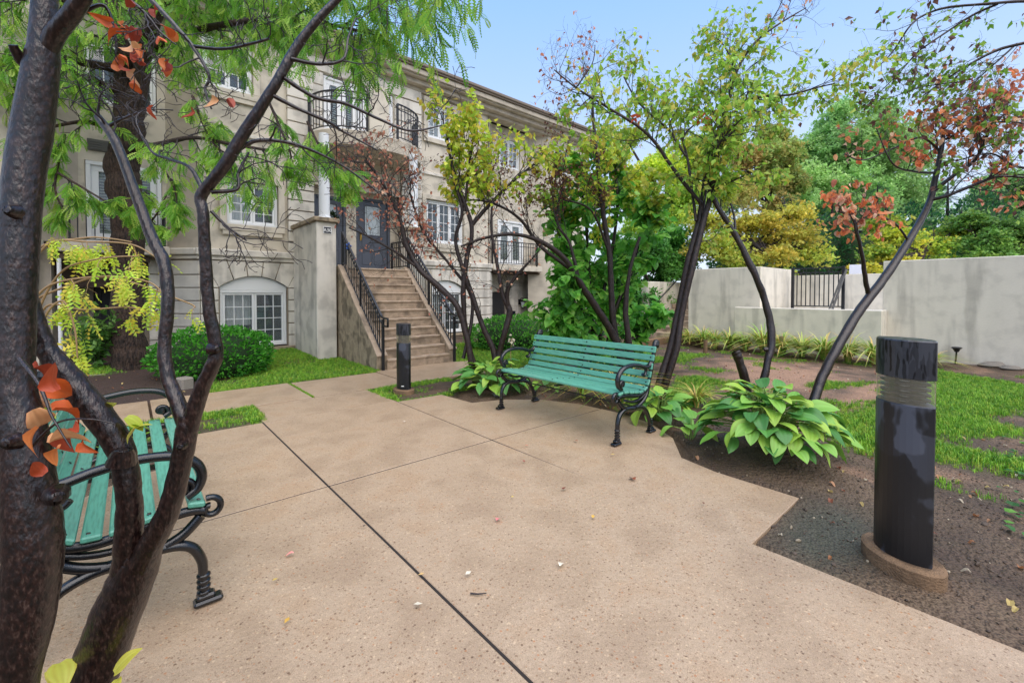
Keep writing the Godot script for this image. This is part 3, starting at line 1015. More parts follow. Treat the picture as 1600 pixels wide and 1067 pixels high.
func build_house() -> void:
	var b := thing("townhouse_row", "long beige stucco townhouse block with brown cornice and round balcony", "building", Vector3(4.2, 0, -11))
	var F := frame_at(0, -11, 1, 0)
	var R := frame_at(0, -11.5, 1, 0)                     # the recessed front, left and right of the bay
	var CL := frame_at(0.55, -11.5, 1, 1)                  # splayed corners of the bay
	var CR_ := frame_at(8.65, -11.0, 1, -1)
	var CLL := frame_at(-1.25, -11.0, 1, -1)
	var cw := sqrt(0.5)
	var FL := frame_at(0, -11, 1, 0)
	var top := 7.06
	# ---- walls
	var w := MB.new()
	wall(w, F, 1.05, 2.73, 2.3, top, [[1.53, 2.53, 2.87, 3.82], [1.12, 2.05, 5.72, 6.78]], 0.25, -0.03)
	wall(w, F, 3.3, 5.57, 4.0, top, [[3.55, 5.38, 5.1, 6.7]])
	wall(w, F, 6.2, 8.65, 2.3, top, [[6.36, 7.66, 2.83, 4.08], [6.42, 7.3, 5.84, 6.84]], 0.25, -0.03)
	obj("wall", w, M.stucco, b)
	w = MB.new()
	for q in [[2.73, 3.3], [5.57, 6.2]]:
		w = MB.new()
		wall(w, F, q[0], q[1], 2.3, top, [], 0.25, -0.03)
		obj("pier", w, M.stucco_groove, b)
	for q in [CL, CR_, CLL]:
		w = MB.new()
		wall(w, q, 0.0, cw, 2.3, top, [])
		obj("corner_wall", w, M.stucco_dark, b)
	w = MB.new()
	wall(w, R, -0.75, 0.55, 2.3, top, [[-0.66, 0.48, 2.42, 3.91], [-0.68, 0.42, 5.02, 6.2]])
	obj("recessed_wall", w, M.stucco, b)
	w = MB.new()
	wall(w, R, 9.15, 10.85, 2.3, top, [[9.4, 10.6, 2.42, 3.9], [9.5, 10.45, 5.7, 6.7]])
	obj("recessed_wall", w, M.stucco, b)
	w = MB.new()
	wall(w, FL, -6.5, -1.25, 0.0, top, [])
	obj("wall", w, M.stucco, b)
	w = MB.new()
	wall(w, FL, 11.35, 13.4, 0.0, top, [[11.7, 12.7, 2.9, 4.0], [11.7, 12.7, 5.8, 6.8]])
	var C2 := frame_at(10.85, -11.5, 1, 1)
	wall(w, C2, 0.0, cw, 0.0, top, [])
	obj("wall", w, M.stucco, b)
	# right end, back and floors close the block
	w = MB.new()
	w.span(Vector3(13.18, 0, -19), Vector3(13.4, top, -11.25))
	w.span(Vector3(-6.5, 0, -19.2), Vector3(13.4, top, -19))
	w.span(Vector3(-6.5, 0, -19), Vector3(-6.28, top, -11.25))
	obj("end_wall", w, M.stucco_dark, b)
	w = MB.new()
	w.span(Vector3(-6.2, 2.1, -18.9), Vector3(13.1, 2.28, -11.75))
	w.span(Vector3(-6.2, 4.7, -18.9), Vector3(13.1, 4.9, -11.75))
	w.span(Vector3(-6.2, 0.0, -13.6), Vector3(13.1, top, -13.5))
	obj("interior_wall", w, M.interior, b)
	# ---- ground floor
	ground_bay(b, F, 1.05, 3.0, 2.04)
	ground_bay(b, F, 5.75, 8.65, 7.0)
	w = MB.new()
	for q in [[CL, -0.02, cw], [CR_, 0.0, cw], [R, 0.24, 0.55]]:
		w = MB.new()
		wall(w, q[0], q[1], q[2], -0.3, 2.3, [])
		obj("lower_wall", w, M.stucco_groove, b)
	for k in 7:
		var yt := 2.07 if k == 0 else 1.77 - 0.27 * (k - 1)
		var yb := 1.77 - 0.27 * k if k else 1.77
		for q in [[CL, 0.02, cw], [CR_, 0.0, cw - 0.02], [R, 0.24, 0.535]]:
			var mb := MB.new()
			wall_box(mb, q[0], q[1], q[2], maxf(yb, 0.02) + 0.009, yt - 0.009, 0.0, 0.035, 0.007)
			obj("block", mb, M.stucco_light, b)
	# left vestibule under the small balcony: brown ceiling, dark door
	w = MB.new()
	wall(w, frame_at(0, -12.5, 1, 0), -1.2, 0.4, -0.3, 2.2, [[-0.62, 0.12, 0.0, 1.62]], 0.2)
	w.span(Vector3(0.26, -0.3, -12.5), Vector3(0.45, 2.2, -11.73))
	w.span(Vector3(-1.3, -0.3, -12.5), Vector3(-1.1, 2.2, -11.2))
	obj("vestibule_wall", w, M.stucco_dark, b)
	w = MB.new()
	w.span(Vector3(-1.1, 2.0, -12.5), Vector3(0.26, 2.1, -11.1))
	w.span(Vector3(-1.1, 1.5, -11.75), Vector3(0.26, 2.0, -11.68))
	obj("vestibule_ceiling", w, M.soffit_brown, b)
	w = MB.new()
	wall_box(w, frame_at(0, -12.5, 1, 0), -0.61, 0.11, 0.0, 1.61, -0.15, -0.08, 0.01)
	for yy in [0.15, 0.85]:
		wall_box(w, frame_at(0, -12.5, 1, 0), -0.5, 0.0, yy, yy + 0.6, -0.08, -0.06, 0.008)
	obj("door", w, M.door_dark, b)
	# right recess: tiled wall with a dark door and a window
	var RR := frame_at(0, -12.1, 1, 0)
	w = MB.new()
	wall(w, RR, 9.0, 13.2, -0.3, 2.3, [[9.45, 10.3, 0.0, 1.42], [11.45, 12.1, 0.1, 1.5]], 0.2)
	obj("recessed_wall", w, M.stucco, b)
	for r in 7:
		for c in [[9.0, 9.43], [10.33, 10.9], [10.9, 11.43]]:
			var mb := MB.new()
			wall_box(mb, RR, c[0] + 0.006, c[1] - 0.006, 0.02 + r * 0.29 + 0.006, 0.02 + (r + 1) * 0.29 - 0.006, 0.0, 0.025, 0.006)
			obj("block", mb, M.stucco_light, b)
	w = MB.new()
	wall_box(w, RR, 9.46, 10.29, 0.0, 1.41, -0.14, -0.07, 0.01)
	wall_box(w, RR, 9.58, 9.62, 0.1, 1.3, -0.07, -0.055, 0.006)
	wall_box(w, RR, 10.13, 10.17, 0.1, 1.3, -0.07, -0.055, 0.006)
	wall_box(w, RR, 9.62, 10.13, 0.66, 0.7, -0.07, -0.055, 0.006)
	obj("door", w, M.door_dark, b).set_meta("label", "dark panelled door below the far balcony")
	window(b, RR, 11.46, 12.09, 0.11, 1.49, -0.05, 1, 2, 3)
	w = MB.new()
	w.span(Vector3(9.0, 2.05, -12.1), Vector3(11.2, 2.12, -11.2))
	obj("balcony_soffit", w, M.soffit_brown, b)
	# ---- bands, piers, cornice
	for q in [[F, 0.97, 3.06], [F, 5.6, 8.74], [FL, -6.5, -1.17]]:
		w = MB.new()
		wall_box(w, q[0], q[1], q[2], 2.17, 2.32, -0.1, 0.11, 0.02)
		wall_box(w, q[0], q[1] + 0.02, q[2] - 0.02, 2.09, 2.17, -0.1, 0.06, 0.01)
		obj("string_course", w, M.stucco_light, b)
	for q in [CL, CR_]:
		w = MB.new()
		wall_box(w, q, 0.03, cw - 0.03, 2.175, 2.315, -0.05, 0.105, 0.02)
		wall_box(w, q, 0.03, cw - 0.03, 2.095, 2.165, -0.05, 0.055, 0.01)
		obj("string_course", w, M.stucco_light, b)
	for q in [[F, 1.05, 2.73], [F, 6.2, 8.65]]:
		w = MB.new()
		wall_box(w, q[0], q[1], q[2], 4.78, 4.86, -0.04, 0.02, 0.01)
		obj("upper_string_course", w, M.stucco_light, b)
	blocks(b, F, 2.73, 3.3, 2.33, 4.78, 10, 1, -0.03, 0.06)
	blocks(b, F, 2.73, 3.3, 4.8, 7.04, 8, 1, -0.03, 0.06)
	blocks(b, F, 5.59, 6.2, 2.33, 4.78, 10, 1, -0.03, 0.06)
	blocks(b, F, 5.4, 6.2, 4.8, 6.7, 6, 1, 0.0, 0.06)
	blocks(b, F, 3.3, 3.53, 5.1, 6.7, 5, 1, 0.0, 0.06)
	blocks(b, F, 3.3, 6.2, 6.71, 7.04, 1, 1, 0.002, 0.06)
	# cornice, swept straight along the front
	w = MB.new()
	var xa := -6.6; var xb := 13.75
	for q in [[7.02, 7.12, -11.3, -10.92], [7.12, 7.24, -11.5, -10.72], [7.24, 7.28, -11.5, -10.56], [7.28, 7.42, -11.5, -10.50]]:
		w.span(Vector3(xa, q[0], q[2]), Vector3(xb, q[1] - 0.002, q[3]), 0.012)
	obj("cornice", w, M.stucco_dark, b)
	w = MB.new()
	w.span(Vector3(xa, 7.42, -11.5), Vector3(xb + 0.05, 7.46, -10.44), 0.008)
	w.span(Vector3(xa, 7.462, -10.6), Vector3(xb + 0.05, 7.56, -10.40), 0.02)
	obj("gutter", w, M.gutter_brown, b)
	w = MB.new()
	w.quad(Vector3(xa, 7.52, -10.5), Vector3(xb, 7.52, -10.5), Vector3(xb - 3, 8.4, -15), Vector3(xa, 8.4, -15), Vector3.UP)
	w.quad(Vector3(xa, 7.52, -19.3), Vector3(xb, 7.52, -19.3), Vector3(xb - 3, 8.4, -15), Vector3(xa, 8.4, -15), Vector3.UP)
	w.tri(Vector3(xb, 7.52, -10.5), Vector3(xb, 7.52, -19.3), Vector3(xb - 3, 8.4, -15), Vector3.UP)
	w.span(Vector3(xa, 7.1, -19.2), Vector3(xb - 0.2, 7.4, -11.5))
	obj("roof", w, M.roof_shingle, b)
	# ---- windows
	surround(b, F, 1.53, 2.53, 2.87, 3.82)
	window(b, F, 1.54, 2.52, 2.88, 3.81, -0.05, 2, 2, 4, 0.5)
	surround(b, F, 1.12, 2.05, 5.72, 6.78)
	window(b, F, 1.13, 2.04, 5.73, 6.77, -0.05, 2, 2, 3)
	surround(b, F, 6.36, 7.66, 2.83, 4.08)
	window(b, F, 6.37, 7.65, 2.84, 4.07, -0.05, 3, 2, 4)
	surround(b, F, 6.42, 7.3, 5.84, 6.84, false)
	window(b, F, 6.43, 7.29, 5.85, 6.83, -0.05, 2, 2, 3, 1.0)
	window(b, R, 9.51, 10.44, 5.71, 6.69, -0.05, 2, 2, 3, 1.0)
	window(b, FL, 11.71, 12.69, 5.81, 6.79, -0.05, 2, 2, 3)
	window(b, FL, 11.71, 12.69, 2.91, 3.99, -0.05, 2, 2, 3)
	window(b, R, -0.67, 0.41, 5.03, 6.19, -0.05, 2, 2, 3)
	french_door(b, R, -0.65, 0.47, 2.43, 3.9, 0.0)
	french_door(b, R, 9.41, 10.59, 2.43, 3.89, 0.0)
	# wall vent over the left glazed door
	w = MB.new()
	wall_box(w, R, -0.62, -0.16, 4.1, 4.32, 0.0, 0.03, 0.008)
	for k in 2:
		for s in 4:
			wall_box(w, R, -0.59 + k * 0.22, -0.41 + k * 0.22, 4.13 + s * 0.043, 4.155 + s * 0.043, 0.03, 0.045)
	obj("vent", w, M.iron_gray, b)
	# ---- porch: two dark doors behind the pillars
	w = MB.new()
	var P := frame_at(0, -11.32, 1, 0)
	wall(w, P, 3.3, 5.57, 1.9, 4.2, [[3.4, 4.2, 2.0, 3.84], [4.46, 5.42, 2.0, 3.92]], 0.15)
	w.span(Vector3(3.2, 1.9, -11.32), Vector3(3.3, 4.0, -11.22))
	w.span(Vector3(5.57, 1.9, -11.32), Vector3(5.67, 4.0, -11.22))
	w.span(Vector3(3.3, 4.0, -11.32), Vector3(5.57, 4.1, -11.2))
	obj("porch_wall", w, M.stucco, b)
	entry_door(b, P, 3.47, 4.13, 2.06, 3.77, -0.06, true)
	entry_door(b, P, 4.53, 5.35, 2.06, 3.85, -0.06, false)
	for q in [[2.83, 3.23, -10.95], [4.92, 5.34, -9.76]]:
		w = MB.new()
		w.span(Vector3(q[0], -0.2, q[2]), Vector3(q[1], 2.86, -9.3), 0.012)
		obj("pillar", w, M.stucco_light, b)
		w = MB.new()
		w.span(Vector3(q[0] - 0.06, 2.86, q[2] - (0.0 if q[2] < -10.0 else 0.05)), Vector3(q[1] + 0.06, 2.95, -9.24), 0.015)
		obj("pillar_cap", w, M.concrete_stained, b)
		w = MB.new()
		var cx: float = (q[0] + q[1]) * 0.5 + 0.07
		w.lathe([[0.14, 0.0], [0.14, 0.03], [0.125, 0.045], [0.125, 0.06], [0.108, 0.075], [0.108, 0.7], [0.1, 1.8]], Vector3(cx - 0.02, 2.95, -9.56), 28)
		obj("column", w, M.column_white, b)
	# bowed balcony
	var plan := PackedVector2Array()
	var foot := PackedVector3Array()
	for k in 33:
		var a := PI * k / 32.0
		var cx := cos(a); var sy := sin(a)
		var px := 4.5 + 1.42 * signf(cx) * pow(absf(cx), 0.78)
		var pz := -11.0 + 1.32 * pow(sy, 0.78)
		plan.append(Vector2(px, pz))
		foot.append(Vector3(4.5 + 1.35 * signf(cx) * pow(absf(cx), 0.78), 5.1, -11.0 + 1.25 * pow(sy, 0.78)))
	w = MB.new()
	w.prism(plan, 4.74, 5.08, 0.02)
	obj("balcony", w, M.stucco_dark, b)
	var right := PackedVector3Array(); var left := PackedVector3Array()
	for k in range(1, 15): right.append(foot[k])
	for k in range(18, 32): left.append(foot[k])
	railing(b, right, 0.85)
	railing(b, left, 0.85)
	w = MB.new()
	w.span(Vector3(4.14, 5.085, -9.82), Vector3(4.62, 6.2, -9.68), 0.01)
	obj("balcony_pier", w, M.stucco, b)
	french_door(b, F, 3.56, 4.44, 5.12, 6.69, -0.05)
	french_door(b, F, 4.48, 5.37, 5.12, 6.69, -0.05)
	# small balconies in the recesses
	for q in [[-1.0, 0.56], [8.85, 11.1]]:
		w = MB.new()
		w.span(Vector3(q[0], 2.13, -11.49), Vector3(q[1], 2.31, -11.0), 0.012)
		obj("balcony", w, M.stucco, b)
	railing(b, PackedVector3Array([Vector3(-0.86, 2.32, -11.44), Vector3(-0.86, 2.32, -11.1), Vector3(0.5, 2.32, -11.1), Vector3(0.5, 2.32, -11.44)]), 0.75)
	railing(b, PackedVector3Array([Vector3(8.95, 2.32, -11.2), Vector3(9.0, 2.32, -11.07), Vector3(9.6, 2.32, -11.03), Vector3(10.9, 2.32, -11.03), Vector3(11.0, 2.32, -11.2)]), 0.78)
	# ---- what hangs on the house
	number_sign("A30", Vector3(3.05, 2.69, -9.297), "white edged navy plaque reading A30 on the left porch pillar", 0.15)
	number_sign("A31", Vector3(5.14, 2.72, -9.297), "white edged navy plaque reading A31 on the right porch pillar", 0.14)
	number_sign("A19", Vector3(0.42, 1.07, -11.462), "small dark plaque reading A19 on the grooved wall by the left doorway", 0.16, true)
	w = MB.new()
	w.span(Vector3(10.6, 0.55, -12.073), Vector3(10.74, 0.72, -12.055), 0.004)
	w.span(Vector3(10.63, 0.6, -12.055), Vector3(10.71, 0.67, -12.05))
	tag(obj("wall_plaque", w, M.sign_navy), "tiny dark plaque below the wall lantern on the far block wall", "plaque")
	var l := thing("wall_lantern", "black wall lantern beside the dark door under the far balcony", "lantern", Vector3(10.95, 1.0, -12.07))
	w = MB.new()
	w.span(Vector3(10.88, 0.95, -12.075), Vector3(11.02, 1.15, -12.05), 0.006)
	w.tube(catmull([Vector3(10.95, 1.05, -12.05), Vector3(10.95, 1.18, -11.98), Vector3(10.95, 1.2, -11.9), Vector3(10.95, 1.12, -11.88)], 4), PackedFloat32Array([0.012, 0.012, 0.012, 0.012, 0.012, 0.012, 0.012, 0.012, 0.012, 0.012, 0.012, 0.012, 0.012]), 6)
	obj("bracket", w, M.iron, l)
	w = MB.new()
	w.lathe([[0.0, 0.14], [0.03, 0.12], [0.11, 0.04], [0.11, 0.03], [0.0, 0.03]], Vector3(10.95, 1.03, -11.88), 6)
	w.lathe([[0.0, -0.2], [0.05, -0.19], [0.055, -0.17], [0.0, -0.17]], Vector3(10.95, 1.03, -11.88), 6)
	obj("lantern_cap", w, M.iron, l)
	w = MB.new()
	w.lathe([[0.055, -0.17], [0.095, 0.03]], Vector3(10.95, 1.03, -11.88), 6)
	obj("lantern_glass", w, M.frosted_glass, l)
	l = thing("floodlight", "white twin headed floodlight under the corner of the far balcony", "floodlight", Vector3(9.2, 1.98, -11.75))
	w = MB.new()
	w.span(Vector3(9.1, 1.98, -11.85), Vector3(9.3, 2.045, -11.65), 0.01)
	obj("base", w, M.white_vinyl, l)
	for k in 2:
		w = MB.new()
		w.lathe([[0.0, 0.0], [0.05, 0.01], [0.06, 0.05], [0.075, 0.14], [0.07, 0.15], [0.0, 0.14]], Vector3.ZERO, 12)
		put("lamp_head", w.mesh(M.white_vinyl), l, Transform3D(Basis(Vector3(1, 0, 0.3).normalized(), 2.2).rotated(Vector3.UP, 0.7 - k * 1.2), Vector3(-0.07 + k * 0.14, 0.0, 0.02)))
	var wr := thing("door_wreath", "dark green leafy wreath hung on the left porch door", "wreath", Vector3(3.78, 3.25, -11.34))
	w = MB.new()
	var ring := PackedVector3Array(); var rad := PackedFloat32Array()
	for k in 33:
		var a := TAU * k / 32.0
		ring.append(Vector3(3.78 + cos(a) * 0.16, 3.25 + sin(a) * 0.16, -11.33)); rad.append(0.03)
	w.tube(ring, rad, 6)
	obj("ring", w, M.core, wr)
	rng.seed = 99
	var lv := []
	for k in 260:
		var a := rr(0, TAU)
		var p := Vector3(3.78 + cos(a) * rr(0.11, 0.22), 3.25 + sin(a) * rr(0.11, 0.22), -11.33 + rr(-0.01, 0.05))
		lv.append([Transform3D(leaf_basis(Vector3(cos(a + 0.8), sin(a + 0.8), rr(0, 0.7)), rr(0.04, 0.07)), p), L(40, 66, 34) * rr(0.6, 1.4)])
	many("leaves", leaf_mesh("oval"), lv, wr)
	# white downpipe at the left recess
	w = MB.new()
	w.tube(PackedVector3Array([Vector3(-0.98, 0.0, -10.95), Vector3(-0.98, 2.0, -10.95)]), PackedFloat32Array([0.03, 0.03]), 10)
	w.box(Vector3(-0.98, 1.2, -11.0), Vector3(0.09, 0.04, 0.1))
	tag(obj("downpipe", w, M.white_vinyl), "thin white downpipe at the corner of the left recess", "downpipe")
	w = MB.new()
	w.tube(PackedVector3Array([Vector3(12.0, 0.0, -11.6), Vector3(12.0, 2.05, -11.6)]), PackedFloat32Array([0.05, 0.05]), 10)
	w.box(Vector3(12.0, 0.05, -11.6), Vector3(0.16, 0.1, 0.16), Basis.IDENTITY, 0.01)
	tag(obj("white_post", w, M.white_vinyl), "slim white post under the far balcony behind the round hedge", "post")

func number_sign(txt: String, p: Vector3, label: String, s: float, dark := false) -> void:
	var t := thing("number_sign", label, "sign", p)
	var w := MB.new()
	var ww := s * (1.15 if not dark else 1.5)
	w.span(p + Vector3(-ww * 0.5, -s * 0.5, 0), p + Vector3(ww * 0.5, s * 0.5, 0.012), 0.003)
	obj("plate", w, M.sign_white if not dark else M.sign_navy, t)
	w = MB.new()
	w.span(p + Vector3(-ww * 0.5 + 0.014, -s * 0.5 + 0.014, 0.012), p + Vector3(ww * 0.5 - 0.014, s * 0.5 - 0.014, 0.015))
	obj("face", w, M.sign_navy, t)
	var tm := TextMesh.new()
	tm.text = txt
	var fnt := SystemFont.new()
	fnt.font_names = PackedStringArray(["Droid Sans"])
	fnt.font_weight = 700
	tm.font = fnt
	tm.font_size = 32
	tm.pixel_size = s * 0.62 / 32.0
	tm.depth = 0.003
	tm.material = M.sign_white
	put("lettering", tm, t, Transform3D(Basis.IDENTITY, Vector3(0, -0.002, 0.0175)))

func build_stairs() -> void:
	var t := thing("entrance_stairs", "concrete entrance stairs with eleven steps and black iron railings", "stairs", Vector3(4.1, 0, -8.3))
	var n := 11
	var rise := 1.93 / n
	var z0 := -7.38; var run := 0.175
	for k in n:
		var w := MB.new()
		var za := z0 - run * k
		var zb := za - run - 0.02 if k < n - 1 else -11.32
		w.span(Vector3(3.46, rise * k - (0.2 if k == 0 else 0.02), zb), Vector3(4.8, rise * (k + 1) - 0.045, za - 0.018))
		w.span(Vector3(3.46, rise * (k + 1) - 0.043, zb), Vector3(4.8, rise * (k + 1), za), 0.01)
		obj("step" if k < n - 1 else "landing", w, M.concrete_step, t)
	var side := MB.new()
	side.span(Vector3(4.8, 0.0, -11.32), Vector3(5.6, 1.925, -9.4))
	obj("landing_base", side, M.stucco_dark, t)
	for q in [[3.27, 3.455], [4.805, 4.97]]:
		var w := MB.new()
		# the sloping cheek wall, drawn in height and depth
		var pts := V2([-7.42, 0.0, -7.42, -0.24, -9.32, -1.96, -11.2, -1.96, -11.2, 0.3, -7.42, 0.3])
		var m := PackedVector2Array()
		for v in pts: m.append(Vector2(v.x, v.y))
		# ux = -z axis, up = x axis
		for i in m.size(): m[i] = Vector2(-pts[i].x, pts[i].y)
		w.prism(m, q[0], q[1], 0.0, Vector3.RIGHT, Vector3(0, 0, -1), Vector3.ZERO)
		obj("cheek_wall", w, M.concrete_stained, t)
		# coping, a little proud of it
		var cp := MB.new()
		var a := Vector3((q[0] + q[1]) * 0.5, 0.255, -7.4); var e := Vector3((q[0] + q[1]) * 0.5, 1.975, -9.31)
		var tt := (e - a).normalized()
		cp.box((a + e) * 0.5, Vector3(q[1] - q[0] + 0.02, 0.035, a.distance_to(e) + 0.03), Basis(Vector3.RIGHT, tt.cross(Vector3.RIGHT).normalized(), tt) if tt.cross(Vector3.RIGHT).y > 0 else Basis(Vector3.LEFT, tt.cross(Vector3.LEFT).normalized(), tt), 0.01)
		obj("coping", cp, M.concrete_step, t)
	for x in [3.36, 4.89]:
		var foot := PackedVector3Array([Vector3(x, 0.27, -7.42), Vector3(x, 1.98, -9.3)])
		var w := MB.new()
		var d := (foot[1] - foot[0]).normalized()
		var nrm := d.cross(Vector3.RIGHT).normalized()
		if nrm.y < 0: nrm = -nrm
		for h in [0.7, 0.58, 0.06]:
			var a = foot[0] + Vector3.UP * h; var e = foot[1] + Vector3.UP * h
			var s := Vector3(0.045, 0.035, a.distance_to(e) + 0.01) if h > 0.65 else Vector3(0.024, 0.02, a.distance_to(e))
			w.box((a + e) * 0.5, s, Basis(nrm.cross(d), nrm, d), 0.006)
		var lo := Vector3(x, 0.0, -7.36)
		w.box(lo + Vector3(0, 0.46, 0), Vector3(0.045, 0.92, 0.045), Basis.IDENTITY, 0.004)
		w.box(foot[0].lerp(foot[1], 0.5) + Vector3(0, 0.33, 0), Vector3(0.04, 0.66, 0.04), Basis.IDENTITY, 0.004)
		w.box(foot[1] + Vector3(0, 0.33, 0), Vector3(0.045, 0.7, 0.045), Basis.IDENTITY, 0.004)
		# the rail turns down at the foot in a square loop
		var s1 := foot[0] + Vector3.UP * 0.7
		w.tube(PackedVector3Array([s1, s1 + Vector3(0, -0.03, 0.1), s1 + Vector3(0.0, -0.03, 0.26), s1 + Vector3(0, -0.17, 0.26), s1 + Vector3(0, -0.17, 0.06)]), PackedFloat32Array([0.02, 0.02, 0.02, 0.02, 0.02]), 6)
		var rail := obj("railing", w, M.iron, t)
		var bal := MB.new()
		bal.span(Vector3(-0.008, 0.06, -0.008), Vector3(0.008, 0.68, 0.008))
		var me := bal.mesh(M.iron)
		var sc := MB.new()
		var ring := PackedVector3Array(); var rad := PackedFloat32Array()
		for k in 13:
			ring.append(Vector3(0, 0.64 + sin(TAU * k / 12.0) * 0.035, cos(TAU * k / 12.0) * 0.035)); rad.append(0.006)
		sc.tube(ring, rad, 4)
		var rm := sc.mesh(M.iron)
		for k in range(1, 23):
			var p := foot[0].lerp(foot[1], k / 23.0)
			put("baluster", me, rail, Transform3D(Basis.IDENTITY, p - origin_of(rail)))
			if k % 5 == 3:
				put("ring_ornament", rm, rail, Transform3D(Basis.IDENTITY, p - origin_of(rail)))
	# level railing along the landing, right of the doors
	railing(t, PackedVector3Array([Vector3(4.92, 1.97, -9.35), Vector3(4.92, 1.97, -10.2)]), 0.66)
	var bow := MB.new()
	for k in 5:
		var a := k * 1.26
		bow.tube(catmull([Vector3(3.36, 2.35, -9.0), Vector3(3.36 + cos(a) * 0.05, 2.35 + sin(a) * 0.07, -8.96), Vector3(3.36 + cos(a + 0.5) * 0.03, 2.35 + sin(a + 0.5) * 0.05, -8.95), Vector3(3.36, 2.35, -9.0)], 4), PackedFloat32Array([0.004, 0.012, 0.015, 0.015, 0.015, 0.015, 0.012, 0.01, 0.01, 0.01, 0.008, 0.006, 0.004]), 5)
	tag(obj("ribbon_bow", bow, M.blue_ribbon), "small blue ribbon tied to the left stair railing", "ribbon")


# ---------------------------------------------------------------- bench
func curve2(a: Array, per := 6) -> PackedVector3Array:
	var c := []
	for i in range(0, a.size(), 2):
		c.append(Vector3(a[i], a[i + 1], 0))
	return catmull(c, per)

func const_rad(n: int, r: float) -> PackedFloat32Array:
	var o := PackedFloat32Array()
	o.resize(n); o.fill(r)
	return o

func spiral(cx: float, cy: float, r0: float, r1: float, a0: float, a1: float, n := 14) -> Array:
	var o := []
	for i in n + 1:
		var t := float(i) / n
		var a := lerpf(a0, a1, t)
		var r := lerpf(r0, r1, t)
		o.append_array([cx + cos(a) * r, cy + sin(a) * r])
	return o

